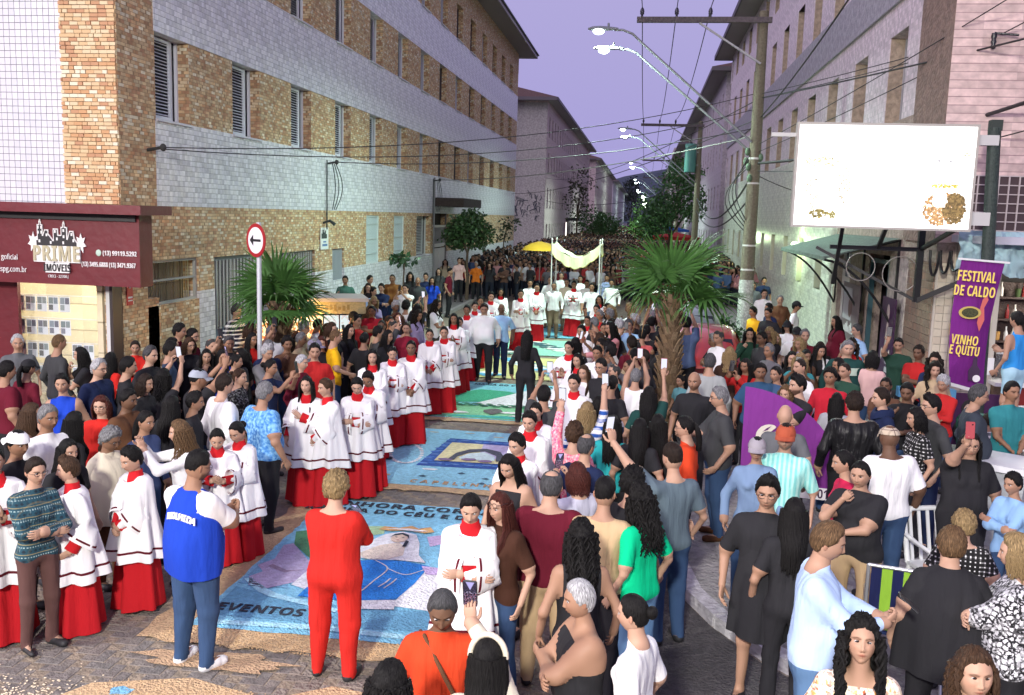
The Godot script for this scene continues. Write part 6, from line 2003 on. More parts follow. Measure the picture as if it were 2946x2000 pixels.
	for k in 5: put_sheet("bead",blob(-3.60-0.012*k,-12.82+0.075*k,0.032,0.032,9,0.1,k),0.038,0.0,dust(0.72,0.74,0.76),c2)
	put_sheet("rosary_heart",blob(-3.56,-13.08,0.05,0.07,12,0.4,5),0.042,0.0,ink,c2)
	for q in [[-2.85,-12.66,0.12],[-1.75,-12.5,0.16],[-3.45,-12.25,0.13]]: put_sheet("cloud",blob(q[0],q[1],q[2],0.05,14,0.5,int(q[2]*90)),0.036,0.0,dust(0.70,0.75,0.78) if q[0]>-3.2 else dust(0.48,0.36,0.24),c2)
	for q in [[-2.88,-12.3],[-2.38,-12.55],[-2.0,-12.35],[-2.02,-12.12]]: put_sheet("bird",P2([q[0]-0.06,q[1],q[0],q[1]-0.05,q[0]+0.06,q[1],q[0]+0.02,q[1]+0.05,q[0]-0.02,q[1]+0.04]),0.036,0.0,dust(0.04,0.10,0.16),c2)
	flat_text(c2,"C A P E L I N H A",-2.35,-12.02,0.13,1.5,dust(0.42,0.28,0.16),0.038)
	for q in [[-3.3,-14.9],[-2.7,-14.95],[-2.2,-14.8]]: put_sheet("cloud",blob(q[0],q[1],0.09,0.03,10,0.6,int(q[0]*40)),0.036,0.0,dust(0.46,0.44,0.34),c2)

	var c3:=thing("sawdust_carpet","third sawdust carpet, green hills and white cloak with dark lettering behind","carpet",Vector3.ZERO,0.0,"sawdust carpets down the street")
	put_sheet("sand_edge",rough_rect(CX0,CX1,-16.12,-15.85,0.08,13),0.028,0.0,sand,c3)
	put_sheet("sky_field",rough_rect(CX0,CX1,-19.75,-16.1,0.03,14),0.030,0.0,dust(0.20,0.52,0.60),c3)
	put_sheet("meadow",P2([-3.74,-16.15,-1.36,-16.15,-1.36,-17.2,-3.74,-17.3]),0.034,0.0,dust(0.22,0.56,0.30),c3)
	put_sheet("wave",P2([-3.6,-16.2,-1.4,-16.2,-1.4,-16.45,-2.4,-16.42,-3.2,-16.35]),0.038,0.0,dust(0.05,0.42,0.36),c3)
	put_sheet("hill",P2([-3.74,-17.4,-3.5,-18.6,-3.2,-18.9,-2.6,-18.8,-2.2,-18.5,-3.0,-17.6]),0.038,0.0,dust(0.04,0.36,0.20),c3)
	put_sheet("cloak",P2([-3.1,-17.35,-2.6,-18.3,-2.2,-19.1,-1.7,-19.3,-1.4,-18.6,-1.36,-17.3,-2.2,-17.2]),0.042,0.0,dust(0.72,0.75,0.76),c3)
	for k in 30: put_sheet("leaf",blob(-3.6+k*0.075,-17.28+0.10*sin(k*2.1),0.09,0.055,7,0.7,k),0.046,0.0,dust(0.03,0.22,0.10) if k%2 else dust(0.02,0.12,0.07),c3)
	for q in [[-3.35,-16.55,0.32],[-2.15,-16.7,0.42],[-1.9,-16.42,0.35]]: put_sheet("cloud",blob(q[0],q[1],q[2],0.09,18,0.3,int(q[2]*90)),0.046,0.0,dust(0.76,0.78,0.78),c3)
	put_sheet("stone",blob(-2.62,-16.72,0.16,0.26,9,0.5,4),0.050,0.0,dust(0.12,0.12,0.12),c3)
	for q in [[-1.75,-18.7],[-1.95,-18.3],[-1.65,-18.1],[-1.8,-17.7]]: line_on(c3,[Vector2(q[0]-0.12,q[1]),Vector2(q[0],q[1]-0.1),Vector2(q[0]+0.14,q[1]+0.03)],0.025,0.048,dust(0.2,0.24,0.28),"cloak_line")
	line_on(c3,[Vector2(-1.9,-16.9),Vector2(-1.6,-16.85),Vector2(-1.36,-16.9)],0.09,0.052,dust(0.42,0.16,0.06),"red_earth")
	flat_text(c3,"MARIA DO CÉU RAINHA",-2.6,-19.5,0.16,1.1,dust(0.03,0.08,0.12),0.036)

	var far:=[[-20.4,-23.6,Color(0.55,0.52,0.22),Color(0.12,0.40,0.62),Color(0.74,0.76,0.74),"fourth sawdust carpet, yellow green edge round white and blue shapes"],[-24.1,-27.2,Color(0.24,0.50,0.40),Color(0.66,0.70,0.66),Color(0.05,0.12,0.14),"fifth sawdust carpet, green and white dapple under the walking servers"],[-27.8,-31.5,Color(0.14,0.40,0.52),Color(0.62,0.66,0.50),Color(0.08,0.26,0.30),"farthest sawdust carpet, blue bands under the processional canopy"]]
	for i in 3:
		var q: Array=far[i]
		var c:=thing("sawdust_carpet",q[5],"carpet",Vector3.ZERO,0.0,"sawdust carpets down the street")
		put_sheet("field",rough_rect(CX0,CX1,q[1],q[0],0.04,20+i),0.030,0.0,dust(q[2].r,q[2].g,q[2].b),c)
		for k in 16:
			var rx:=-3.4+1.8*fposmod(k*0.618,1.0);var rz: float=lerpf(q[0]-0.3,q[1]+0.3,fposmod(k*0.377+0.1,1.0))
			put_sheet("patch",blob(rx,rz,0.32,0.16,14,0.6,k+i*20),0.034+0.001*k,0.0,dust(q[3].r,q[3].g,q[3].b) if k%3 else dust(q[4].r,q[4].g,q[4].b),c)

func line_on(parent: Node,pts: Array,w: float,y: float,m: Material,called: String)->void:
	var c:=Curve2D.new()
	for i in pts.size():
		var t: Vector2=(pts[mini(i+1,pts.size()-1)]-pts[maxi(i-1,0)])*0.18
		c.add_point(pts[i],-t,t)
	var p:=c.tessellate(3,6.0)
	var a:=PackedVector2Array();var b:=PackedVector2Array()
	for i in p.size():
		var d:=(p[mini(i+1,p.size()-1)]-p[maxi(i-1,0)]).normalized().orthogonal()*w*0.5*(0.6+0.4*sin(PI*(i+0.5)/p.size()))
		a.append(p[i]+d);b.append(p[i]-d)
	b.reverse();a.append_array(b)
	put_sheet(called,a,y,0.0,m,parent)

func flat_text(parent: Node,s: String,x: float,z: float,h: float,wide: float,m: Material,y: float)->void:
	rotated_text(s,h,0.006,m,parent,V(x,y,z),V(-90,0,0),wide*0.62,false,true)

# ---------------------------------------------------------------- plants
func leaf_cloud(m: MB,ce: Vector3,rad: Vector3,n: int,size: float,r: RandomNumberGenerator,hollow:=0.55,aspect:=0.5)->void:
	var f:=FastNoiseLite.new();f.seed=r.randi()%1000;f.frequency=0.9
	for i in n:
		var d:=V(r.randfn(),r.randfn(),r.randfn()).normalized()
		var k:=lerpf(hollow,1.0,pow(r.randf(),0.6))*(1.0+0.38*f.get_noise_3d(d.x*1.6,d.y*1.6,d.z*1.6)*2.0)
		var p:=ce+V(d.x*rad.x,d.y*rad.y,d.z*rad.z)*k
		var t:=(d*0.5+V(r.randfn(),r.randfn()-0.4,r.randfn())).normalized()
		var s:=t.cross(V(r.randfn(),r.randfn(),r.randfn())).normalized()
		var l:=size*r.randf_range(0.7,1.3);var w:=l*aspect
		var nn:=s.cross(t)
		m.v.append_array([p,p+t*l*0.5+s*w*0.5+nn*l*0.08,p+t*l,p+t*l*0.5-s*w*0.5+nn*l*0.08])
		var o:=m.v.size()-4
		for q in 4: m.n.append(nn);m.uv.append(Vector2.ZERO)
		var c:=r.randf_range(0.55,1.25)
		var cc:=Color(c*r.randf_range(0.85,1.2),c,c*r.randf_range(0.7,1.0))
		m.c.append_array([cc,cc,cc,cc])
		m.ix.append_array([o,o+2,o+1,o,o+3,o+2])

func foliage(r: float,g: float,b: float)->StandardMaterial3D:
	var k:="leaf%.3f %.3f %.3f"%[r,g,b]
	if not mats.has(k):
		var m:=StandardMaterial3D.new();m.albedo_color=lin(r,g,b);m.vertex_color_use_as_albedo=true;m.roughness=0.5
		m.cull_mode=BaseMaterial3D.CULL_DISABLED;m.backlight_enabled=true;m.backlight=Color(0.5,0.5,0.4)
		mats[k]=m
	return mats[k]

func tree(called: String,label: String,at: Vector3,trunk_h: float,trunk_r: float,blobs: Array,leaf: float,n: int,green: Color,sd: int,limbs:=5)->void:
	var t:=thing(called,label,"tree",at)
	var r:=RandomNumberGenerator.new();r.seed=sd
	var b:=MB.new()
	b.tube([Vector3.ZERO,V(0.02,trunk_h*0.35,0.01),V(-0.02,trunk_h*0.7,0.02),V(0,trunk_h,0)],[trunk_r*1.25,trunk_r,trunk_r*0.85,trunk_r*0.7],9)
	put(b.mesh(),"trunk",grain(0.14,0.10,0.07,0.95,2.0,2.0),t)
	var l:=MB.new()
	for i in limbs:
		var q: Array=blobs[i%blobs.size()]
		var e: Vector3=q[0]+V(r.randfn(),r.randfn(),r.randfn())*0.3*q[1].x
		l.tube([V(0,trunk_h*0.95,0),V(0,trunk_h,0).lerp(e,0.5)+V(0,0.1,0),e],[trunk_r*0.55,trunk_r*0.35,trunk_r*0.12],6)
	put(l.mesh(),"limb",grain(0.14,0.10,0.07,0.95,2.0,2.0),t)
	var m:=MB.new()
	for q in blobs: leaf_cloud(m,q[0],q[1],int(n/float(blobs.size())),leaf,r)
	put(m.mesh(),"crown",foliage(green.r,green.g,green.b),t)

var fan_cache:={}
func fan_mesh(k: int)->ArrayMesh:
	if fan_cache.has(k): return fan_cache[k]
	var r:=RandomNumberGenerator.new();r.seed=50+k
	var m:=MB.new()
	m.tube([Vector3.ZERO,V(0,0.05,0.25),V(0,0.03,0.5)],[0.016,0.010,0.008],5)
	var o:=V(0,0.03,0.48)
	var n:=30
	for i in n:
		var a:=lerpf(-2.15,2.15,(i+0.5)/n)
		var l:=(0.66+0.10*cos(a))*r.randf_range(0.9,1.08)
		var d:=V(sin(a),0,cos(a))
		var s:=V(cos(a),0,-sin(a))
		var lift:=0.12*cos(a*0.7)
		var droop:=0.05+0.20*r.randf()*r.randf()+0.04*absf(a)
		var rows:=[]
		for j in 6:
			var t:=j/5.0
			var p:=o+d*l*t+V(0,lift*t-droop*t*t*t*1.6,0)
			var w:=0.036*(t*1.9 if t<0.45 else (1.0-t)*1.55)+0.002
			rows.append(PackedVector3Array([p-s*w+V(0,0.010*(1.0-t),0),p-V(0,0.012*(1.0-t),0),p+s*w+V(0,0.010*(1.0-t),0)]))
		var c:=r.randf_range(0.75,1.2)
		var cols:=[]
		for j in 6:
			var tip:=clampf((j-3.5)*0.5,0,1)
			var q:=Color(c,c,c).lerp(Color(1.7,1.15,0.9),tip*0.5)
			cols.append(PackedColorArray([q,q,q]))
		m.grid(rows,false,cols)

	var miss:=m.v.size()-m.c.size()
	var pre:=PackedColorArray();pre.resize(miss);pre.fill(Color(1.3,1.2,0.9));pre.append_array(m.c);m.c=pre
	fan_cache[k]=m.mesh()
	return fan_cache[k]

func palm(label: String,at: Vector3,h: float,sd: int,fans: int,spread: float,low: float)->void:
	var t:=thing("fan_palm",label,"palm tree",at,0.0,"fan palms at the corner")
	var r:=RandomNumberGenerator.new();r.seed=sd
	var tr:=MB.new()
	tr.tube([Vector3.ZERO,V(0.02,h*0.4,0),V(0.0,h*0.8,0.01),V(0,h,0)],[0.20,0.17,0.15,0.10],12)
	put(tr.mesh(),"trunk",grain(0.17,0.11,0.06,0.95,2.4,2.0),t)
	var bt:=MB.new()
	bt.quad(V(-0.05,0,0),V(0.05,0,0),V(0.035,0.17,0.075),V(-0.035,0.17,0.075));bt.quad(V(0.05,0,0),V(-0.05,0,0),V(-0.033,0.17,0.055),V(0.033,0.17,0.055));bt.quad(V(-0.035,0.17,0.075),V(0.035,0.17,0.075),V(0.033,0.17,0.055),V(-0.033,0.17,0.055))
	bt.quad(V(0.05,0,0),V(0.05,0,-0.02),V(0.033,0.17,0.055),V(0.035,0.17,0.075));bt.quad(V(-0.05,0,-0.02),V(-0.05,0,0),V(-0.035,0.17,0.075),V(-0.033,0.17,0.055))
	var btm:=bt.mesh()
	var n:=int(h*62)
	for i in n:
		var y:=h*i/n
		var a:=i*2.3999
		var rad:=lerpf(0.185,0.12,y/h)
		var o:=put(btm,"leaf_base",[grain(0.26,0.17,0.09,0.95,2.0,1.5),grain(0.20,0.13,0.07,0.95,2.0,1.5),grain(0.30,0.21,0.12,0.95,2.0,1.5)][r.randi()%3],t)
		o.transform=Transform3D(Basis.from_euler(V(r.randf_range(-0.1,0.25),a,r.randf_range(-0.2,0.2))),V(sin(a)*rad,y,cos(a)*rad))
	for i in fans:
		var u:=(i+0.5)/fans
		var el:=lerpf(1.2,low,pow(u,0.8))+r.randfn()*0.12
		var a:=i*2.3999+r.randfn()*0.2
		var dead:=u>0.94
		var o:=put(fan_mesh(i%3),"frond",foliage(0.075,0.19,0.045) if not dead else foliage(0.30,0.19,0.08),t)
		o.transform=Transform3D(Basis(Vector3.UP,a)*Basis(Vector3.RIGHT,-el)*Basis(Vector3.BACK,r.randfn()*0.25),V(0,h-0.05,0)).scaled_local(Vector3.ONE*spread*r.randf_range(0.85,1.12))

# ---------------------------------------------------------------- poles, lamps, cables
const LAMP:=Color(0.86,1.0,0.93)
func lamp_arm(p: Node,from: Vector3,to: Vector3,lit: float,e: float)->void:
	var d:=to-from
	var m:=MB.new()
	var k:=from+d*V(0.78,0.86,0.78)
	m.tube([from,from.lerp(k,0.5),k,from+d*V(0.87,0.965,0.87),from+d*V(0.94,1.0,0.94),to],[0.032],8)
	put(m.mesh(),"arm",mat(0.22,0.23,0.25,0.5,0.3),p)
	var x:=d*V(1,0,1);x=x.normalized()
	var h:=MB.new()
	var s:=x.cross(Vector3.UP)
	var rows:=[]
	for q in [[-0.10,0.05,0.04],[0.05,0.075,0.06],[0.22,0.10,0.075],[0.40,0.13,0.085],[0.58,0.125,0.07],[0.70,0.06,0.03]]:
		var row:=PackedVector3Array()
		for j in 12:
			var a:=TAU*j/12
			var up:=sin(a)
			row.append(to+x*q[0]+s*cos(a)*q[1]+V(0,up*q[2]*(1.0 if up>0 else 0.5)+0.02,0))
		rows.append(row)
	h.grid(rows,true,[],true)
	h.lathe(to+x*0.16+V(0,0.07,0),[[0.03,0.0],[0.03,0.09],[0.02,0.11]],8)
	var hd:=put(h.mesh(),"lamp_head",mat(0.20,0.22,0.24,0.45,0.2),p)
	var g:=MB.new();g.ball(to+x*0.42+V(0,-0.035,0),V(0.15,0.085,0.15),12,8)
	put(g.mesh(),"lamp_glass",glow(Color(0.92,1.0,0.96),9.0) if lit>0 else mat(0.3,0.32,0.33,0.2),hd)
	if lit>0:
		var sp:=SpotLight3D.new();sp.name="lamp_light";sp.light_color=LAMP;sp.light_energy=e;sp.spot_angle=89.5;sp.spot_angle_attenuation=0.75;sp.spot_range=120.0;sp.spot_attenuation=2.0;sp.light_size=0.12;sp.shadow_enabled=true
		p.add_child(sp,true);sp.position=to+x*0.42+V(0,-0.16,0);sp.rotation=V(-PI/2,0,0)

func pole(label: String,at: Vector3,h: float,e1: float,e2: float,big: bool)->Node3D:
	var p:=thing("utility_pole",label,"utility pole",at,0.0,"utility poles along the right kerb")
	var m:=MB.new();m.tube([Vector3.ZERO,V(0.0,h*0.5,0),V(0,h,0)],[0.20,0.165,0.12],12)
	put(m.mesh(),"shaft",grain(0.19,0.17,0.12,0.9,1.4,1.5),p)
	if big:
		var w:=MB.new();w.tube([V(0,0.0,0),V(0,2.0,0)],[0.212,0.197],14,false);put(w.mesh(),"painted_foot",grain(0.62,0.66,0.60,0.8,1.6,1.5,0.6),p)
		for y in [2.25,2.9,4.55,5.2]:
			var b:=MB.new();b.lathe(V(0,y,0),[[0.20-y*0.008,0.0],[0.205-y*0.008,0.02],[0.20-y*0.008,0.05]],12);put(b.mesh(),"strap",mat(0.55,0.55,0.52,0.5),p)
		var jb:=MB.new()
		for q in [[-0.16,5.0,0.12],[-0.2,5.4,0.05],[0.14,5.25,0.12],[-0.12,4.7,0.16],[-0.22,5.15,0.0]]: jb.ball(V(q[0],q[1],q[2]),V(0.07,0.11,0.06),8,6)
		put(jb.mesh(),"junction_cluster",grain(0.10,0.16,0.10,0.7,2.0,1.0),p)
		var loop:=MB.new()
		for k in 4:
			var pts:=[]
			for i in 13: pts.append(V(-0.14-(0.32+k*0.08)*sin(PI*i/12.0),5.3-1.7*i/12.0-0.1*k,0.1-k*0.05))
			loop.tube(pts,[0.012],4)
		put(loop.mesh(),"cable_loop",mat(0.03,0.03,0.03),p)
	pbx(V(-3.28,h-0.32,0.10),V(0.20,h-0.18,0.22),"crossarm",grain(0.13,0.11,0.12,0.9,1.5,1.5),p)
	var br:=MB.new();br.bar(V(-1.65,h-0.33,0.16),V(-0.02,h-1.35,0.16),0.05,0.05);put(br.mesh(),"brace",mat(0.28,0.28,0.3,0.5,0.3),p)
	for x in [-3.15,-2.25,-1.38]:
		var i:=MB.new();i.lathe(V(x,h-0.18,0.16),[[0.03,0.0],[0.03,0.06],[0.055,0.07],[0.05,0.12],[0.06,0.13],[0.045,0.2],[0.02,0.24]],10);put(i.mesh(),"insulator",mat(0.03,0.03,0.05,0.25),p)
	lamp_arm(p,V(-0.12,h-3.35,0.1),V(-3.86,h-0.50,0.1),e1,e1)
	lamp_arm(p,V(-0.12,h-3.55,-0.35),V(-3.72,h-0.92,-0.35),e2,e2)
	return p

func cable(label: String,a: Vector3,b: Vector3,sag: float,r: float,m: Material=null)->void:
	var t:=MB.new()
	var pts:=[]
	for i in 19:
		var s:=i/18.0
		pts.append(a.lerp(b,s)-V(0,sag*4.0*s*(1.0-s),0))
	t.tube(pts,[r],5,false)
	tag(put(t.mesh(),"overhead_cable",m if m else mat(0.025,0.023,0.025,0.6)),label,"cable","overhead cables")

# ---------------------------------------------------------------- shop, signs, street furniture
func shop()->void:
	var s:=thing("shop_front","lit estate agent's shop window under a dark red sign, left corner","shop front",Vector3.ZERO)
	var red:=grain(0.135,0.012,0.018,0.45,0.3,0.04,0.92)
	var white:=mat(0.78,0.77,0.76,0.5);var black:=mat(0.02,0.018,0.02,0.5);var cream:=mat(0.62,0.58,0.48,0.5)
	pbx(V(-13.2,2.30,-14.6),V(-8.06,3.5,-14.2),"fascia",red,s)
	pbx(V(-13.3,3.47,-14.9),V(-7.86,3.62,-13.9),"sign_roof",red,s)
	pbx(V(-13.2,3.36,-14.19),V(-8.1,3.47,-14.15),"shadow_gap",black,s)
	var Z:=-14.19

	var sk:=P2([-9.86,2.86,-9.86,3.03,-9.83,3.03,-9.83,3.27,-9.80,3.27,-9.80,3.31,-9.78,3.36,-9.76,3.31,-9.76,3.27,-9.73,3.27,-9.73,3.1,-9.70,3.19,-9.63,3.19,-9.63,3.12,-9.58,3.06,-9.55,3.02,-9.55,3.21,-9.46,3.21,-9.46,3.11,-9.41,3.11,-9.41,3.24,-9.38,3.24,-9.38,3.29,-9.36,3.34,-9.34,3.29,-9.34,3.24,-9.30,3.24,-9.30,3.05,-9.26,3.18,-9.19,3.18,-9.17,3.05,-9.12,2.99,-9.12,2.86])
	extrude(sk,Z,0.02,white,s,"emblem_edge",1.0)
	var inner:=Geometry2D.offset_polygon(sk,-0.017)
	for q in inner: extrude(q,Z+0.021,0.006,black,s,"emblem",1.0)
	var w:=MB.new()
	for q in [[-9.82,3.2],[-9.76,3.2],[-9.82,3.12],[-9.76,3.12],[-9.67,3.08],[-9.52,3.14],[-9.49,3.02],[-9.37,3.16],[-9.37,3.06],[-9.23,3.1],[-9.2,3.0],[-9.6,2.96],[-9.38,2.96],[-9.8,2.98]]: w.box(V(q[0],q[1],Z+0.026),V(q[0]+0.028,q[1]+0.045,Z+0.031))
	put(w.mesh(),"emblem_window",white,s)
	for sd in [-1,1]:
		var st:=PackedVector2Array()
		for k in 14:
			var a:=TAU*k/14.0+0.2
			var r:=0.13 if k%2 else 0.07
			st.append(Vector2((-9.91 if sd<0 else -9.07)+cos(a)*r*0.75,2.98+sin(a)*r*1.3))
		extrude(st,Z-0.002,0.016,white,s,"emblem_burst",1.0)
	pbx(V(-9.90,2.66,Z),V(-9.08,2.93,Z+0.03),"name_plate",white,s)
	rotated_text("PRIME",0.25,0.02,mat(0.44,0.40,0.26,0.5),s,V(-9.49,2.80,Z+0.04),Vector3.ZERO,0.80,false,true)
	pbx(V(-9.70,2.49,Z),V(-9.28,2.655,Z+0.028),"name_plate",white,s)
	rotated_text("IMÓVEIS",0.12,0.012,black,s,V(-9.49,2.57,Z+0.034),Vector3.ZERO,0.70,false,true)
	rotated_text("CRECI - 22708-J",0.045,0.008,white,s,V(-9.49,2.43,Z+0.006),Vector3.ZERO,0.85)
	rotated_text("(13) 99119.5292",0.075,0.008,white,s,V(-8.40,2.84,Z+0.006),Vector3.ZERO,0.78,false,true)
	rotated_text("(13) 3495.6888 (13) 3471.9367",0.075,0.008,white,s,V(-8.60,2.65,Z+0.006),Vector3.ZERO,0.66,false,true)
	var bub:=MB.new();bub.ball(V(-8.77,2.84,Z),V(0.05,0.055,0.012),12,6);put(bub.mesh(),"speech_bubble",mat(0.45,0.6,0.5,0.5),s)
	rotated_text("goficial",0.085,0.008,white,s,V(-10.35,2.72,Z+0.006),Vector3.ZERO,0.8)
	rotated_text("ispg.com.br",0.085,0.008,white,s,V(-10.30,2.52,Z+0.006),Vector3.ZERO,0.8)

	var rm:=MB.new();rm.box(V(-13.0,0.1,-17.6),V(-9.17,2.9,-17.5));rm.box(V(-9.27,0.1,-17.5),V(-9.17,2.9,-14.9));rm.box(V(-13.1,0.1,-17.5),V(-13.0,2.9,-14.9));put(rm.mesh(),"room_wall",tiles_mat("room tile",2,3,[Color(0.86,0.82,0.70),Color(0.85,0.81,0.69)],Color(0.66,0.62,0.50),2,false,Vector2(1.6,1.6),256,0.3,2.0,0.05),s)
	var ce:=MB.new();ce.box(V(-13.0,2.85,-17.5),V(-9.27,2.9,-14.6));ce.box(V(-13.0,0.0,-17.5),V(-9.27,0.1,-14.6));put(ce.mesh(),"room_ceiling",mat(0.6,0.6,0.57),s)
	for k in 2:
		pbx(V(-10.2-k*1.6,2.79,-16.1),V(-9.6-k*1.6,2.83,-15.5),"ceiling_lamp",glow(Color(1.0,0.98,0.92),6.0),s)
		omni("lamp_light",V(-9.9-k*1.6,2.6,-15.8),Color(1.0,0.96,0.88),2.6,0.3,s)
	pbx(V(-12.6,0.3,-14.97),V(-8.98,2.35,-14.955),"pane",glass(),s)
	pbx(V(-8.98,0,-15.0),V(-8.86,2.4,-14.7),"frame",mat(0.6,0.6,0.6,0.4),s)
	pbx(V(-8.855,0,-14.9),V(-8.80,2.4,-14.6),"frame",mat(0.04,0.03,0.03,0.4),s)
	var rail:=MB.new()
	for y in [2.02,1.62,1.2,0.8]: rail.box(V(-12.5,y,-14.99),V(-9.0,y+0.014,-14.975))
	put(rail.mesh(),"display_wire",mat(0.6,0.6,0.62,0.3),s)
	var r:=RandomNumberGenerator.new();r.seed=9
	for row in 4:
		for i in 12:
			if (row==0 and i>7) or (row==3 and i%4==3): continue
			var x:=-9.62-i*0.215+(0.42 if row>1 and i<2 else 0.0)
			var ph:=MB.new();ph.box(V(0,0,0),V(0.195,0.27,0.004))
			var sh:=put(ph.mesh(),"listing_sheet",mat(0.70,0.74,0.80,0.5),s,V(x-0.4,1.74-row*0.41,-14.985))
			for q in [[0.012,0.14,0.095,0.25],[0.105,0.14,0.18,0.25],[0.012,0.03,0.09,0.125]]:
				var pp:=MB.new();pp.box(V(q[0],q[1],0.004),V(q[2],q[3],0.006))
				var v:=r.randf_range(0.05,0.3)
				put(pp.mesh(),"photo",mat(snappedf(v*0.8,0.05),snappedf(v,0.05),snappedf(v*1.15,0.05),0.5),sh)
	pbx(V(-13.4,0,-14.7),V(-10.55,2.3,-14.62),"red_side_panel",red,s)

func extrude(p: PackedVector2Array,z: float,d: float,m: Material,parent: Node,called: String,_k: float)->void:
	var b:=MB.new()
	var t:=Geometry2D.triangulate_polygon(p)
	for k in range(0,t.size(),3):
		var A:=V(p[t[k]].x,p[t[k]].y,z+d);var B:=V(p[t[k+1]].x,p[t[k+1]].y,z+d);var C:=V(p[t[k+2]].x,p[t[k+2]].y,z+d)
		if (B-A).cross(C-A).z>0: b.tri(A,B,C)
		else: b.tri(A,C,B)
	var ccw:=not Geometry2D.is_polygon_clockwise(p)
	for k in p.size():
		var a:=p[k];var c:=p[(k+1)%p.size()]
		if not ccw:
			var q:=a;a=c;c=q
		b.quad(V(a.x,a.y,z),V(c.x,c.y,z),V(c.x,c.y,z+d),V(a.x,a.y,z+d))
	put(b.mesh(),called,m,parent)

func small_signs()->void:
	var s:=thing("traffic_sign","round red ringed one way sign with black left arrow on a tall white post","road sign",V(-5.95,0.0,-14.0),deg_to_rad(-34))
	var p:=MB.new();p.tube([Vector3.ZERO,V(0,3.42,0)],[0.038],10);put(p.mesh(),"post",mat(0.55,0.58,0.60,0.45,0.2),s)
	var d:=MB.new();d.lathe(Vector3.ZERO,[[0.262,-0.006],[0.262,0.006]],36);var dm:=put(d.mesh(),"disc",mat(0.36,0.015,0.02,0.4),s,V(0,3.14,0.052));dm.rotation.x=PI/2
	var w:=MB.new();w.lathe(Vector3.ZERO,[[0.205,0.0],[0.205,0.003]],36);var wm:=put(w.mesh(),"face",mat(0.78,0.78,0.80,0.4),s,V(0,3.14,0.059));wm.rotation.x=PI/2
	extrude(P2([-0.155,3.14,-0.06,3.225,-0.06,3.16,0.145,3.16,0.145,3.12,-0.06,3.12,-0.06,3.055]),0.063,0.003,mat(0.015,0.015,0.018,0.5),s,"arrow",1.0)
	var h:=thing("hanging_plate","white name plate with black skyline emblem projecting from the brick wall","sign",V(LX,0,-25.1))
	pbx(V(0.02,2.55,-0.30),V(0.05,3.15,0.30),"plate",mat(0.72,0.74,0.72,0.5),h)
	for k in 5:
		var e:=MB.new();var hh: float=[0.14,0.24,0.17,0.22,0.12][k];e.box(V(0.05,2.85,0.20-k*0.09),V(0.055,2.85+hh,0.27-k*0.09));put(e.mesh(),"emblem_tower",mat(0.02,0.03,0.03),h)
	var e2:=MB.new();e2.box(V(0.05,2.74,-0.1),V(0.055,2.78,0.12));e2.box(V(0.05,2.64,-0.2),V(0.055,2.70,0.2));put(e2.mesh(),"printed_line",mat(0.12,0.2,0.4),h)
	var lp:=MB.new();lp.tube([V(0,3.28,0),V(0.2,3.34,0),V(0.34,3.24,0)],[0.03,0.04,0.05],8);put(lp.mesh(),"lamp_hood",mat(0.03,0.04,0.04),h)
	var en:=thing("extinguisher_plate","small red and white notice plate on the brick beside the shop","sign",V(LX,0,-15.12))
	pbx(V(0.005,1.90,-0.09),V(0.02,2.22,0.09),"plate",mat(0.42,0.03,0.03,0.5),en)
	var y:=MB.new();y.box(V(0.02,2.02,-0.07),V(0.024,2.05,0.07));y.box(V(0.02,1.97,-0.07),V(0.024,1.99,0.07));y.ball(V(0.02,2.26,0),V(0.02,0.07,0.05));put(y.mesh(),"printed_line",mat(0.6,0.6,0.6),en)
	for k in [[V(LX,4.9,-25.35),"service bracket with looping black cables above the skyline plate"],[V(LX,4.95,-38.6),"service bracket at the joint above the lit entrance"],[V(LX,4.6,-15.85),"iron eye bolt holding a cable on the brick pillar"]]:
		var b:=thing("wall_bracket",k[1],"bracket",k[0],0.0,"cable brackets on the left block")
		var m:=MB.new();m.tube([V(0,0,0),V(0.28,0.05,0)],[0.03],6);m.ball(V(0.3,0.05,0),V(0.06,0.07,0.06),8,6);put(m.mesh(),"hook",mat(0.03,0.03,0.03),b)
		if k[0].z<-20:
			var l:=MB.new()
			for i in 3:
				var pts:=[]
				for j in 12: pts.append(V(0.18+0.05*i,0.0-1.25*j/11.0,-(0.25+0.16*i)*sin(PI*j/11.0)))
				l.tube(pts,[0.014],4)
			l.tube([V(0.06,0.1,0.1),V(0.06,-1.8,0.1)],[0.02],5)
			put(l.mesh(),"cable_loop",mat(0.05,0.06,0.06),b)

func print_tex(called: String, bg: Color, sd: int, marks: Array)->StandardMaterial3D:
	if mats.has(called): return mats[called]
	var im:=Image.create(256,160,false,Image.FORMAT_RGB8);im.fill(bg)
	var r:=RandomNumberGenerator.new();r.seed=sd
	for q in marks:
		for k in q[4]:
			var a:=r.randf()*TAU;var d:=sqrt(r.randf())
			var x:=int(q[0]+cos(a)*d*q[2]);var y:=int(q[1]+sin(a)*d*q[3])
			var c: Color=q[6]
			im.fill_rect(Rect2i(x,y,1+r.randi()%int(q[5]),1+r.randi()%int(q[5])),c*r.randf_range(0.7,1.2))
	var m:=StandardMaterial3D.new();m.albedo_texture=ImageTexture.create_from_image(im);m.roughness=0.4
	mats[called]=m
	return m

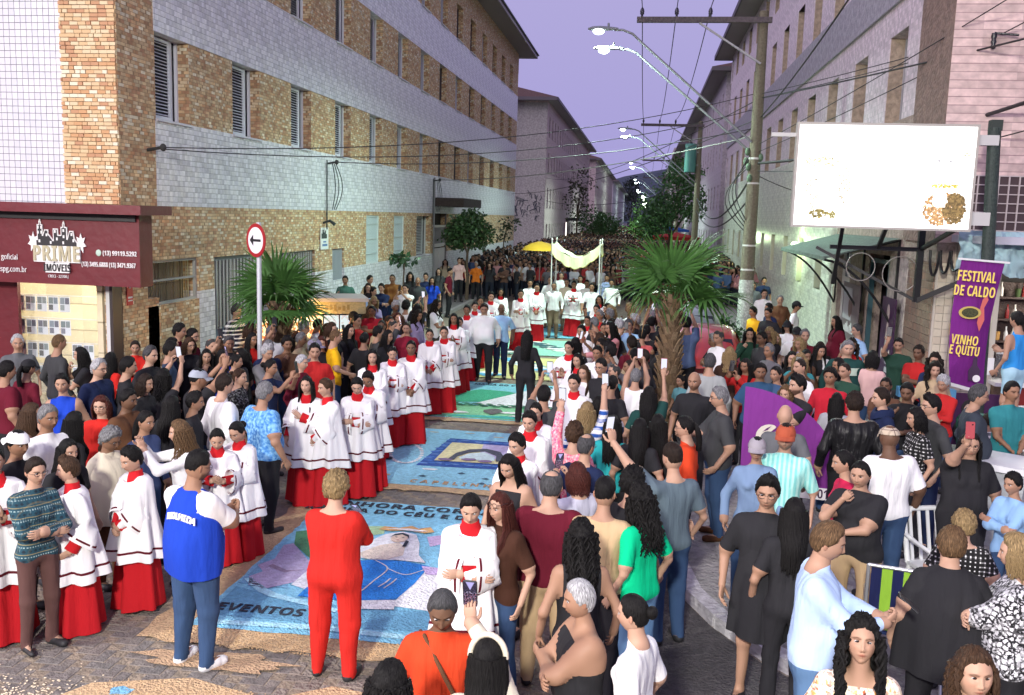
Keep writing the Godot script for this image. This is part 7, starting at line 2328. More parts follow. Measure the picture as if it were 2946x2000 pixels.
func corner_right()->void:

	var b:=thing("billboard","overexposed lit white billboard with faint food pictures at its corners","billboard",V(3.59,3.6,-15.2))
	pbx(V(-1.33,0.0,-0.14),V(1.33,1.60,0.0),"box",mat(0.42,0.40,0.36,0.5),b)
	var rim:=MB.new()
	for q in [[-1.33,0,1.33,0.035],[-1.33,1.565,1.33,1.60],[-1.33,0.035,-1.295,1.565],[1.295,0.035,1.33,1.565]]: rim.box(V(q[0],q[1],0.0),V(q[2],q[3],0.03))
	put(rim.mesh(),"rim",mat(0.40,0.38,0.34,0.5),b)
	var pm:=print_tex("billboard print",Color(1,1,1),5,[[38,58,28,8,120,3,Color(0.70,0.66,0.52)],[24,112,10,34,150,2,Color(0.55,0.52,0.42)],[70,95,10,30,170,2,Color(0.55,0.52,0.42)],[36,140,14,6,90,4,Color(0.42,0.38,0.20)],[56,142,5,6,40,3,Color(0.45,0.42,0.22)],[216,128,28,26,700,4,Color(0.62,0.48,0.32)],[232,126,16,24,600,4,Color(0.40,0.33,0.20)],[210,112,9,12,300,5,Color(1,1,0.98)],[218,92,20,3,90,3,Color(0.66,0.60,0.28)],[206,52,18,1,12,4,Color(0.6,0.6,0.6)],[204,36,14,3,6,3,Color(0.8,0.8,0.8)],[242,42,8,3,20,3,Color(0.6,0.6,0.5)],[18,30,6,20,14,2,Color(0.7,0.7,0.6)]])
	var glowm: StandardMaterial3D=pm.duplicate()
	glowm.emission_enabled=true;glowm.emission=Color.WHITE;glowm.emission_texture=pm.albedo_texture;glowm.emission_operator=BaseMaterial3D.EMISSION_OP_MULTIPLY;glowm.emission_energy_multiplier=1.25
	var s:=MB.new();s.quad(V(-1.295,0.035,0.012),V(1.295,0.035,0.012),V(1.295,1.565,0.012),V(-1.295,1.565,0.012));put(s.mesh(),"lit_face_screen",glowm,b)
	var al:=AreaLight3D.new();al.name="billboard_light";al.area_size=Vector2(2.4,1.4);al.light_color=Color(1,1,0.98);al.light_energy=6.0
	al.shadow_enabled=true
	b.add_child(al);al.position=V(0,0.8,0.05);al.rotation.y=PI
	var bk:=MB.new();bk.box(V(-1.7,1.38,-0.10),V(-1.33,1.44,-0.04));bk.box(V(1.33,1.30,-0.12),V(1.62,1.45,0.0));bk.box(V(1.33,0.1,-0.12),V(1.6,0.3,0.0));put(bk.mesh(),"clamp",mat(0.5,0.5,0.48,0.5),b)

	var p:=thing("sign_post","dark green steel post carrying the billboard and the purple banner","post",V(5.16,0.12,-15.3))
	var pm2:=MB.new();pm2.tube([V(0.18,0,0),V(0.12,2.4,0),V(0.0,5.05,0)],[0.095],12);put(pm2.mesh(),"shaft",grain(0.035,0.055,0.045,0.6,2.0,1.0),p)
	pbx(V(-0.07,5.0,-0.08),V(0.09,5.16,0.08),"cap",mat(0.03,0.04,0.035),p)

	var a:=thing("awning","sloping grey green awning on curved black brackets under the billboard","awning",Vector3.ZERO)
	var am:=MB.new()
	var A:=[V(4.95,3.42,-25.2),V(4.95,3.42,-19.2),V(3.55,3.02,-19.2),V(3.55,3.02,-25.2)]
	am.quad(A[3],A[2],A[1],A[0]);am.quad(A[0]-V(0,0.03,0),A[1]-V(0,0.03,0),A[2]-V(0,0.03,0),A[3]-V(0,0.03,0));am.quad(A[3]-V(0,0.08,0),A[2]-V(0,0.08,0),A[2],A[3]);am.tri(A[2],A[1],A[2].lerp(A[1],0.0)-V(0,0.05,0))
	put(am.mesh(),"sheet",grain(0.14,0.20,0.16,0.7,0.8,0.6),a)
	var black:=mat(0.012,0.012,0.014,0.4)
	for z in [-25.1,-22.2,-19.3]:
		var q:=MB.new()
		var pts:=[]
		for i in 10:
			var t:=i/9.0
			pts.append(V(lerpf(3.55,4.96,t),2.96-0.15*t-1.15*t*t,z))
		q.tube(pts,[0.028],6)
		q.bar(V(3.55,3.0,z),V(4.97,3.38,z),0.04,0.04)
		q.bar(V(4.97,3.4,z),V(4.97,1.7,z),0.05,0.05,Vector3.RIGHT)
		put(q.mesh(),"bracket",black,a)
	var fr:=thing("corner_frame","black steel corner frame of struts and rings below the billboard","frame",V(-0.2,0.22,0))
	var bars:=[[V(4.9,2.15,-16.9),V(4.9,3.62,-16.9),0.10],[V(3.4,3.05,-16.9),V(4.9,3.05,-16.9),0.07],[V(4.9,2.17,-16.9),V(3.3,3.02,-17.6),0.05],[V(4.9,2.17,-16.9),V(6.3,3.1,-15.9),0.08],[V(3.55,2.4,-17.2),V(3.55,3.62,-16.6),0.06],[V(4.2,3.05,-16.9),V(4.2,3.62,-16.2),0.06],[V(4.9,3.05,-16.9),V(5.1,3.5,-15.4),0.06]]
	for q in bars:
		var m:=MB.new();m.bar(q[0],q[1],q[2],q[2]);put(m.mesh(),"strut",black,fr)
	for q in [[V(3.95,2.72,-16.95),0.24],[V(4.62,2.62,-16.95),0.30]]:
		var m:=MB.new()
		var pts:=[]
		for k in 25: pts.append(q[0]+V(cos(TAU*k/24.0),sin(TAU*k/24.0),0)*q[1])
		m.tube(pts,[0.009],5,false);put(m.mesh(),"ring",mat(0.30,0.28,0.26,0.5),fr)
	for k in 6:
		var m:=MB.new()
		var pts:=[]
		for i in 10: pts.append(V(5.05+k*0.17,3.05-0.42*sin(PI*i/9.0)*(1.0-0.1*k),-16.6+0.25*cos(PI*i/9.0)))
		m.tube(pts,[0.024],6);put(m.mesh(),"hoop",black,fr)

	var c:=thing("rolled_canvas","crumpled pale blue canvas hanging folded under the billboard's right half","canvas",V(0,0,0))
	var f2:=FastNoiseLite.new();f2.seed=3;f2.frequency=1.6;f2.fractal_octaves=3
	for side in 2:
		var rows:=[]
		for i in 14:
			var row:=PackedVector3Array()
			for j in 40:
				var u:=j/39.0;var v:=i/13.0
				var n:=f2.get_noise_3d(u*6.0,v*2.0,0)
				row.append(V(lerpf(5.0,6.4,u),lerpf(3.62,2.98+0.10*sin(u*7.0)+0.05*n,v),-16.0+0.16*sin(v*PI)+0.16*n-side*0.01))
			rows.append(row)
		var m:=MB.new();m.grid(rows,false,[],false,side==1)
		put(m.mesh(),"canvas_fold",cloth(Color(0.42,0.60,0.66)),c)

	var bn:=thing("banner","tall purple festival banner with yellow lettering tied to the green post","banner",V(-0.17,0,0))
	var rows2:=[]
	for i in 22:
		var row:=PackedVector3Array()
		var v:=i/21.0
		for j in 9:
			var u:=j/8.0
			row.append(V(4.93-0.10*sin(v*2.6)+u*(0.64-0.12*v)+0.05*v,lerpf(3.18,1.30,v)-u*0.03*v-0.10*u*v,-14.95+0.10*sin(u*PI)*sin(v*3.0)-0.05*u))
		rows2.append(row)
	var bm:=MB.new();bm.grid(rows2,false,[],false,true)
	for side in 1: put(bm.mesh(),"cloth",cloth(Color(0.16,0.020,0.19)),bn)
	var rods:=MB.new();rods.bar(V(4.88,3.20,-14.94),V(5.62,3.16,-14.96),0.03,0.03);rods.bar(V(4.90,1.29,-14.94),V(5.48,1.15,-14.98),0.04,0.05);put(rods.mesh(),"rod",mat(0.7,0.7,0.7,0.4),bn)
	var yel:=mat(0.80,0.62,0.12,0.6)
	rotated_text("FESTIVAL",0.155,0.012,yel,bn,V(5.14,2.94,-14.86),V(0,0,-3),0.60,false,true)
	rotated_text("DE CALDO",0.155,0.012,yel,bn,V(5.12,2.72,-14.84),V(0,0,-3),0.58,false,true)
	rotated_text("VINHO",0.14,0.012,yel,bn,V(5.05,1.98,-14.83),V(0,0,-4),0.62,false,true)
	rotated_text("E QUITU",0.14,0.012,yel,bn,V(5.06,1.82,-14.84),V(0,0,-4),0.58,false,true)
	var bo:=MB.new();bo.lathe(Vector3.ZERO,[[0.0,0.0],[0.15,0.004],[0.16,0.012]],20);var bom:=put(bo.mesh(),"printed_bowl",mat(0.52,0.40,0.10,0.6),bn,V(5.08,2.40,-14.835));bom.rotation.x=PI/2;bom.scale=V(1,1,0.6)
	var bo2:=MB.new();bo2.lathe(Vector3.ZERO,[[0.0,0.0],[0.115,0.004],[0.12,0.008]],20);var bom2:=put(bo2.mesh(),"printed_soup",grain(0.08,0.09,0.03,0.7,6.0,1.0,0.4),bn,V(5.08,2.40,-14.822));bom2.rotation.x=PI/2;bom2.scale=V(1,1,0.6)
	extrude(P2([5.24,2.12,5.30,2.30,5.28,2.48,5.33,2.60,5.30,2.68,5.25,2.60,5.22,2.44,5.20,2.25]),-14.845,0.01,mat(0.55,0.12,0.10,0.6),bn,"printed_spoon",1.0)
	extrude(P2([5.16,1.36,5.30,1.36,5.32,1.52,5.27,1.60,5.26,1.72,5.21,1.72,5.20,1.60,5.15,1.52]),-14.86,0.01,mat(0.04,0.015,0.05,0.6),bn,"printed_bottle",1.0)
	var dsk:=MB.new();dsk.lathe(Vector3.ZERO,[[0.055,0.0],[0.055,0.004]],18);var dk:=put(dsk.mesh(),"printed_disc",mat(0.72,0.70,0.72,0.5),bn,V(5.27,1.40,-14.842));dk.rotation.x=PI/2

	var po:=thing("poster","dark photo poster hanging by the blue glazed door of the corner shop","poster",V(4.86,0,-22.6))
	pbx(V(-0.02,0.5,-0.85),V(0.0,2.3,0.85),"sheet",mat(0.13,0.10,0.11,0.4),po)
	pbx(V(-0.025,1.45,-0.75),V(-0.021,2.2,0.15),"printed_plate",mat(0.34,0.33,0.36,0.4),po)
	var q3:=MB.new();q3.ball(V(-0.024,1.75,0.0),V(0.006,0.24,0.2),14,8);put(q3.mesh(),"printed_cup",mat(0.10,0.05,0.05,0.4),po)
	pbx(V(-0.025,0.55,-0.8),V(-0.021,1.0,0.8),"printed_foot",mat(0.30,0.30,0.18,0.5),po)
	for i in 7: pbx(V(-0.028,1.16,-0.5+i*0.14),V(-0.024,1.30+0.05*(i%3),-0.42+i*0.14),"printed_mark",mat(0.6,0.6,0.6),po)
	var pp:=thing("poster","dark purple poster with a pale figure beside the brown tiled pillar","poster",V(4.90,0,-19.35))
	pbx(V(-0.02,0.1,-0.5),V(0.0,2.25,0.5),"sheet",mat(0.05,0.012,0.06,0.4),pp)
	extrude2(pp,[[0.0,1.95,0.11,0.17],[0.02,1.45,0.10,0.36],[-0.28,1.1,0.06,0.12],[0.28,1.12,0.06,0.12]],mat(0.55,0.47,0.42,0.5),"printed_figure")
	for i in 5: pbx(V(-0.028,0.3+i*0.16,0.05),V(-0.024,0.40+i*0.16,0.25),"printed_mark",mat(0.5,0.5,0.53),pp)

	var k:=thing("snack_bar","open snack bar with dark shelves of bottles, white counter and red front panel","kiosk",Vector3.ZERO)
	var dk2:=grain(0.05,0.025,0.022,0.6,1.2,0.5)
	var sh:=MB.new();sh.box(V(6.3,0.5,-18.3),V(9.5,2.7,-18.2));sh.box(V(6.28,0.12,-18.2),V(6.34,2.7,-17.7));put(sh.mesh(),"back_board",dk2,k)
	for y in [1.62,2.02,2.42]:
		pbx(V(6.34,y,-18.2),V(9.4,y+0.035,-17.9),"shelf",dk2,k)
	for x in [7.15,7.95,8.75]:
		pbx(V(x,1.62,-18.2),V(x+0.03,2.7,-17.9),"divider",dk2,k)
	pbx(V(6.05,1.0,-17.3),V(9.4,1.06,-16.7),"counter_top",mat(0.72,0.72,0.72,0.3),k)
	pbx(V(6.5,0.12,-16.95),V(9.4,1.0,-16.9),"counter_front",mat(0.22,0.018,0.015,0.4),k)
	pbx(V(6.1,0.12,-17.0),V(6.5,1.0,-16.88),"counter_end",grain(0.22,0.15,0.09,0.7,2.0,0.5),k)
	pbx(V(6.2,1.06,-17.2),V(9.3,1.5,-17.19),"counter_glass",glass(),k)
	pbx(V(6.2,1.5,-17.22),V(9.3,1.53,-17.17),"glass_rail",mat(0.7,0.72,0.72,0.3),k)
	var ceil:=MB.new();ceil.box(V(6.0,3.05,-18.4),V(10.0,3.1,-15.6));ceil.box(V(6.0,3.1,-15.65),V(10.0,3.5,-15.6));put(ceil.mesh(),"awning_ceiling",mat(0.10,0.095,0.11,0.7),k)
	pbx(V(5.2,3.42,-16.95),V(10.0,3.54,-15.5),"awning_edge",mat(0.45,0.45,0.52,0.6),k)
	pbx(V(6.6,2.97,-17.4),V(8.6,3.03,-17.3),"tube_lamp",glow(Color(1,0.98,0.92),4.0),k)
	omni("lamp_light",V(7.4,2.8,-17.1),Color(1,0.97,0.9),2.6,0.2,k)
	var r:=RandomNumberGenerator.new();r.seed=44
	var bot:=MB.new();bot.lathe(Vector3.ZERO,[[0.034,0.0],[0.036,0.14],[0.014,0.19],[0.014,0.25],[0.018,0.255]],10);var botm:=bot.mesh()
	var tub:=MB.new();tub.lathe(Vector3.ZERO,[[0.045,0.0],[0.05,0.13],[0.052,0.15]],10);var tubm:=tub.mesh()
	var bc:=[mat(0.65,0.62,0.58,0.3),mat(0.20,0.02,0.02,0.25),mat(0.05,0.08,0.03,0.2),mat(0.45,0.25,0.08,0.3),mat(0.6,0.6,0.62,0.4)]
	var n:=0
	for y in [1.655,2.055,2.455]:
		for i in 16:
			if r.randf()<0.25: continue
			var kind:=r.randi()%3
			var ci:=r.randi()%5
			var o:=put(botm if kind else tubm,"bottle" if kind else "tub",bc[ci],self,V(6.48+i*0.13,y,-18.02+r.randf_range(-0.05,0.05)))
			var where: String=["lowest","middle","top"][int((y-1.6)/0.4)]
			tag(o,"%s %s, %s on the %s shelf of the snack bar"%[["white","red","dark green","amber","grey"][ci],"bottle" if kind else "tub",["leftmost","second from the left","third from the left","fourth from the left","fifth from the left","sixth from the left","seventh from the left","eighth from the left","ninth from the left","tenth from the left","eleventh from the left","twelfth from the left","thirteenth","fourteenth","fifteenth","last"][i],where],"bottle" if kind else "tub","%s %s on the %s bar shelf"%[["white","red","dark green","amber","grey"][ci],"bottles" if kind else "tubs",where])
			n+=1
	for q in [[6.35,1.11,"crumpled white napkin pile on the bar counter's left end"],[6.75,1.10,"second heap of white napkins on the bar counter"]]:
		var m:=MB.new()
		var rr:=[]
		for i in 7:
			var row:=PackedVector3Array()
			for j in 12: row.append(V(sin(PI*i/6.0)*cos(TAU*j/12.0)*0.13*(1.0+0.3*f2.get_noise_2d(i*9.0,j*5.0+q[0]*30)),cos(PI*i/6.0)*0.06,sin(PI*i/6.0)*sin(TAU*j/12.0)*0.1))
			rr.append(row)
		m.grid(rr)
		tag(put(m.mesh(),"napkins",mat(0.7,0.72,0.7,0.8),self,V(q[0],q[1],-16.85)),q[2],"napkins")

	var pc:=thing("placard","purple placard with a smiling woman's portrait leaning by the cream tiles","placard",V(5.2,0.12,-15.25))
	pbx(V(-0.5,0.15,-0.02),V(0.5,0.98,0.0),"board",mat(0.055,0.008,0.06,0.4),pc)
	var w2:=MB.new();w2.ball(V(-0.02,0.70,0.003),V(0.085,0.115,0.004),16,8);put(w2.mesh(),"printed_face",mat(0.55,0.36,0.28,0.5),pc)
	var w3:=MB.new();w3.ball(V(-0.02,0.74,0.001),V(0.12,0.14,0.003),16,8);w3.ball(V(-0.02,0.38,0.001),V(0.22,0.24,0.003),16,8);put(w3.mesh(),"printed_hair_and_dress",mat(0.015,0.012,0.014,0.5),pc)
	var w4:=MB.new();w4.ball(V(-0.02,0.65,0.008),V(0.03,0.012,0.002),10,5);put(w4.mesh(),"printed_smile",mat(0.75,0.72,0.7,0.5),pc)
	var bdv:=thing("menu_board","wood framed dark menu board with blue plastic on top","board",V(4.45,0.12,-15.1))
	pbx(V(-0.3,0.0,-0.03),V(0.35,0.85,0.0),"panel",mat(0.03,0.03,0.035,0.5),bdv)
	var v2:=MB.new();v2.box(V(-0.36,0,-0.04),V(-0.3,0.9,0.02));v2.box(V(0.35,0,-0.04),V(0.41,0.9,0.02));v2.box(V(-0.3,0.85,-0.04),V(0.35,0.9,0.02));put(v2.mesh(),"frame",grain(0.50,0.42,0.26,0.7,2.0,0.5),bdv)
	pbx(V(-0.4,0.9,-0.1),V(0.45,1.05,0.06),"blue_top",mat(0.10,0.30,0.55,0.4),bdv)
	pbx(V(-0.2,0.2,0.0),V(0.1,0.6,0.006),"printed_plate",mat(0.55,0.55,0.55,0.5),bdv)
	for i in 2:
		var tb:=thing("table",["white plastic table beneath the man in blue shorts","second white table at the right edge by dark green chairs"][i],"table",[V(6.55,0.12,-15.35),V(5.75,0.12,-13.3)][i],0.1,"white tables by the bar")
		pbx(V(-0.95,0.68,-0.55),V(0.95,0.72,0.55),"table_top",mat(0.74,0.75,0.76,0.4),tb)
		for sx in [-1,1]:
			for sz in [-1,1]:
				var t2:=MB.new();t2.tube([V(sx*0.85,0.68,sz*0.45),V(sx*0.9,0.0,sz*0.48)],[0.035,0.03],8);put(t2.mesh(),"leg",mat(0.7,0.7,0.72,0.5),tb)
	chair("dark green plastic armchair pushed to the white table, facing right",V(4.75,0.12,-13.2),80,mat(0.025,0.10,0.075,0.4),0.48)
	chair("second dark green plastic chair half behind the bin",V(5.0,0.12,-14.25),150,mat(0.025,0.10,0.075,0.4),0.48)
	chair("white slatted plastic chair behind the woman in the black shawl",V(2.85,0.12,-8.7),20,mat(0.66,0.68,0.68,0.4),0.42)

	var bi:=thing("wheeled_bin","pale grey wheeled bin with sloping lid at the right edge","bin",V(4.12,0.12,-10.95),deg_to_rad(-35))
	var y1:=MB.new()
	var rws:=[]
	for q in [[0.0,0.26,0.24],[0.9,0.34,0.32]]: rws.append(PackedVector3Array([V(-q[1],q[0],-q[2]),V(q[1],q[0],-q[2]),V(q[1],q[0],q[2]),V(-q[1],q[0],q[2])]))
	for i in 4: y1.quad(rws[0][(i+1)%4],rws[0][i],rws[1][i],rws[1][(i+1)%4])
	put(y1.mesh(),"tub",grain(0.42,0.45,0.46,0.6,1.0,0.4),bi)
	pbx(V(-0.37,0.90,-0.35),V(0.37,0.97,0.37),"lid",mat(0.62,0.64,0.65,0.5),bi)
	for sx in [-1,1]:
		var y3:=MB.new();y3.lathe(Vector3.ZERO,[[0.08,-0.02],[0.09,0.0],[0.08,0.02]],14);var wh:=put(y3.mesh(),"wheel",mat(0.02,0.02,0.02),bi,V(sx*0.28,0.09,-0.26));wh.rotation.z=PI/2

	var wb:=thing("wind_banner","curved purple promotional banner with pale leaf mark and white end tag","banner",V(1.84,0.42,-11.25),deg_to_rad(-8))
	for side in 2:
		var rw:=[]
		for i in 20:
			var an:=PI*0.5*i/19.0
			var row:=PackedVector3Array()
			for j in 8:
				var rr2:=lerpf(0.02,1.18,j/7.0)
				row.append(V(-0.55+sin(an)*rr2,0.12+cos(an)*rr2*0.98,0.10*sin(an*2.0)*j/7.0-side*0.012))
			rw.append(row)
		var m:=MB.new();m.grid(rw,false,[],false,side==0)
		put(m.mesh(),"cloth",cloth(Color(0.19,0.035,0.23)),wb)
	var lf:=PackedVector2Array()
	for i in 16:
		var t:=TAU*i/16.0
		lf.append(Vector2(-0.28+0.11*cos(t)*1.0+0.03*sin(t),0.78+0.075*sin(t)*(1.0-0.4*cos(t))+0.04*cos(t)))
	extrude(lf,0.075,0.006,mat(0.62,0.58,0.50),wb,"leaf_mark",1.0)
	extrude(P2([-0.32,0.76,-0.26,0.79,-0.22,0.84,-0.27,0.81]),0.083,0.003,mat(0.10,0.02,0.12),wb,"leaf_vein",1.0)
	pbx(V(-0.10,0.0,0.06),V(0.64,0.14,0.075),"end_tag",mat(0.72,0.7,0.72),wb)
	rotated_text("0011",0.11,0.004,mat(0.05,0.02,0.06),wb,V(0.42,0.07,0.08),Vector3.ZERO,0.8,false,true)

	var bc2:=thing("beach_chair","folding beach chair with lime and navy striped back and grey cloth on its seat","folding chair",V(2.2,0.12,-7.45),deg_to_rad(165))
	for i in 7:
		var st:=MB.new();st.quad(V(-0.27+i*0.077,0.40,-0.20),V(-0.27+(i+1)*0.077,0.40,-0.20),V(-0.27+(i+1)*0.077,0.95,-0.34),V(-0.27+i*0.077,0.95,-0.34));st.quad(V(-0.27+(i+1)*0.077,0.40,-0.205),V(-0.27+i*0.077,0.40,-0.205),V(-0.27+i*0.077,0.95,-0.345),V(-0.27+(i+1)*0.077,0.95,-0.345))
		put(st.mesh(),"back_stripe",cloth(Color(0.28,0.52,0.05)) if i%2 else cloth(Color(0.015,0.02,0.08)),bc2)
	pbx(V(-0.26,0.36,-0.2),V(0.26,0.38,0.25),"seat",cloth(Color(0.03,0.05,0.14)),bc2)
	var tu:=MB.new()
	for sx in [-1,1]:
		tu.tube([V(sx*0.29,0.96,-0.35),V(sx*0.29,0.36,-0.19),V(sx*0.29,0.0,0.22)],[0.014],6);tu.tube([V(sx*0.29,0.60,-0.26),V(sx*0.31,0.60,0.2),V(sx*0.30,0.36,0.26),V(sx*0.29,0.0,-0.3)],[0.014],6)
	tu.tube([V(-0.29,0.96,-0.35),V(0.29,0.96,-0.35)],[0.014],6)
	put(tu.mesh(),"tube_frame",mat(0.6,0.62,0.64,0.3,0.6),bc2)
	var rg:=MB.new();rg.ball(V(0.0,0.42,0.03),V(0.22,0.06,0.17),14,8)
	tag(put(rg.mesh(),"folded_cloth",cloth(Color(0.36,0.37,0.42)),self,V(2.2,0.12,-7.45)),"grey cloth lying on the striped beach chair","cloth")

func extrude2(parent: Node,es: Array,m: Material,called: String)->void:
	for e in es:
		var b:=MB.new();b.ball(V(-0.022,e[1],e[0]),V(0.006,e[3],e[2]),14,8);put(b.mesh(),called,m,parent)

func chair(label: String,at: Vector3,turn: float,m: Material,w: float)->void:
	var c:=thing("plastic_chair",label,"chair",at,deg_to_rad(turn),"plastic chairs on the right pavement")
	var h:=w*0.5
	pbx(V(-h,0.41,-0.22),V(h,0.44,0.24),"seat",m,c)
	for sx in [-1,1]:
		for z in [[-0.2,-0.26],[0.22,0.26]]:
			var l:=MB.new();l.tube([V(sx*(h-0.03),0.41,z[0]),V(sx*h,0.0,z[1])],[0.028,0.022],7);put(l.mesh(),"leg",m,c)
		var ar:=MB.new();ar.tube([V(sx*h,0.44,0.2),V(sx*(h+0.02),0.64,0.17),V(sx*(h+0.01),0.66,-0.1),V(sx*h,0.68,-0.25)],[0.022],7);put(ar.mesh(),"armrest",m,c)
	var fr:=MB.new();fr.tube([V(-h+0.02,0.42,-0.22),V(-h+0.01,0.80,-0.31),V(-h*0.6,0.90,-0.335),V(h*0.6,0.90,-0.335),V(h-0.01,0.80,-0.31),V(h-0.02,0.42,-0.22)],[0.026],7);put(fr.mesh(),"back_frame",m,c)
	for i in 4:
		var x:=(i-1.5)*w*0.22
		var b:=MB.new();b.bar(V(x,0.43,-0.22),V(x,0.89,-0.33),0.03,0.014,Vector3.BACK);put(b.mesh(),"back_slat",m,c)

func procession()->void:

	var c:=thing("canopy","cream processional canopy sagging between four carried poles","canopy",V(-2.0,0.0,-28.9))
	var x0:=-0.72;var x1:=0.72;var zf:=0.75;var zb:=-0.75
	var rows:=[]
	for i in 15:
		var row:=PackedVector3Array()
		for j in 23:
			var u:=j/22.0;var v:=i/14.0
			var sag:=0.50*sin(PI*u)*(0.85+0.15*sin(PI*v))+0.05*sin(u*15.0)*sin(PI*u)
			row.append(V(lerpf(x0,x1,u),2.86-sag-0.06*sin(PI*v),lerpf(zf,zb,v)))
		rows.append(row)
	var m:=MB.new();m.grid(rows,false,[],false,true)
	put(m.mesh(),"cloth",cloth(Color(0.70,0.70,0.50)),c)
	var edges:=[[V(x0,0,zf),V(x1,0,zf)],[V(x1,0,zf),V(x1,0,zb)],[V(x1,0,zb),V(x0,0,zb)],[V(x0,0,zb),V(x0,0,zf)]]
	for k in 4:
		var rw:=[]
		for i in 6:
			var row:=PackedVector3Array()
			for j in 33:
				var u:=j/32.0;var v:=i/5.0
				var p: Vector3=edges[k][0].lerp(edges[k][1],u)
				var along_x:=k%2==0
				var sag:=0.50*sin(PI*u)*0.85 if along_x else 0.06*sin(PI*u)
				var out:=V(0,0,1 if k==0 else -1) if along_x else V(1 if k==1 else -1,0,0)
				row.append(p+V(0,2.86-sag-v*(0.30+0.045*absf(sin(u*PI*5.0))),0)+out*(0.03+0.03*sin(u*24.0)*v))
			rw.append(row)
		var q:=MB.new();q.grid(rw,false);
		put(q.mesh(),"valance",cloth(Color(0.66,0.67,0.44)),c)
		var tr:=MB.new()
		var pts:=[]
		for j in 33: pts.append(rw[5][j])
		tr.tube(pts,[0.010],4,false);put(tr.mesh(),"fringe",cloth(Color(0.40,0.34,0.10)),c)
	for q in [[x0,zf],[x1,zf],[x0,zb],[x1,zb]]:
		var p:=MB.new();p.tube([V(q[0]+0.02,0.55,q[1]),V(q[0],2.93,q[1])],[0.018],8);p.ball(V(q[0],2.96,q[1]),V(0.03,0.04,0.03),8,6);put(p.mesh(),"pole",mat(0.62,0.62,0.60,0.4),c)
	var u:=thing("umbrella","yellow umbrella over the crowd behind the canopy","umbrella",V(-3.6,0,-33.0))
	var um:=MB.new();um.lathe(Vector3.ZERO,[[0.02,2.76],[0.3,2.70],[0.58,2.55],[0.66,2.44]],8,false);put(um.mesh(),"cover",mat(0.72,0.46,0.03,0.6),u)
	var us:=MB.new();us.tube([V(0,1.3,0),V(0,2.82,0)],[0.012],6);put(us.mesh(),"stick",mat(0.1,0.1,0.1),u)

	var k:=thing("food_cart","lit snack cart with picture panels and yellow sign board under the left palm","food cart",V(-6.65,0.0,-17.9),deg_to_rad(24))
	pbx(V(-0.95,0.45,-0.45),V(0.95,0.95,0.45),"body",mat(0.30,0.05,0.05,0.5),k)
	pbx(V(-0.15,1.62,0.46),V(1.15,1.86,0.50),"sign_board",grain(0.34,0.28,0.13,0.6,2.0,0.5),k)
	pbx(V(-1.05,1.86,-0.55),V(1.2,1.93,0.55),"roof",mat(0.35,0.33,0.30,0.6),k)
	for i in 9: pbx(V(0.1+i*0.085,1.70-0.02*(i%2),0.50),V(0.15+i*0.085,1.76+0.02*(i%3),0.506),"faded_mark",mat(0.2,0.15,0.05),k)
	for i in 6:
		var f:=MB.new();f.box(V(0,0.98,0.40),V(0.29,1.58,0.42))
		put(f.mesh(),"picture_panel_screen",lit_panel(i),k,V(-0.92+i*0.315,0,0))
	var po:=MB.new()
	for q in [[-0.93,0.43],[0.02,0.43],[0.96,0.43],[-0.93,-0.43],[0.96,-0.43]]: po.box(V(q[0]-0.02,0.95,q[1]-0.02),V(q[0]+0.02,1.86,q[1]+0.02))
	put(po.mesh(),"frame",mat(0.6,0.58,0.55,0.4),k)
	for sx in [-0.7,0.7]:
		var w:=MB.new();w.lathe(Vector3.ZERO,[[0.20,-0.04],[0.23,0.0],[0.20,0.04]],18);var wm:=put(w.mesh(),"wheel",mat(0.03,0.03,0.03),k,V(sx,0.23,0.4));wm.rotation.x=PI/2
	omni("lamp_light",V(0.1,1.5,0.75),Color(1.0,0.80,0.52),1.3,0.2,k)

func lit_panel(i: int)->StandardMaterial3D:
	var key:="panel%d"%i
	if not mats.has(key):
		var im:=Image.create(48,96,false,Image.FORMAT_RGB8)
		var f:=FastNoiseLite.new();f.seed=60+i;f.frequency=0.05
		for y in 96:
			for x in 48:
				var q:=f.get_noise_2d(x,y);var r:=f.get_noise_2d(x*2.0+90,y*2.0)
				var c:=Color(1.0,0.86,0.62)
				if q>0.1: c=Color(0.95,0.55,0.25)
				if q>0.32: c=Color(0.70,0.26,0.14)
				if r>0.35: c=Color(1,1,0.95)
				if i>3 and y<44: c=c.lerp(Color(0.55,0.66,0.75),0.75)
				im.set_pixel(x,y,c)
		var m:=StandardMaterial3D.new();m.albedo_color=Color(0.2,0.2,0.2);m.emission_enabled=true;m.emission=Color.WHITE;m.emission_operator=BaseMaterial3D.EMISSION_OP_MULTIPLY
		m.emission_texture=ImageTexture.create_from_image(im);m.emission_energy_multiplier=1.5
		mats[key]=m
	return mats[key]

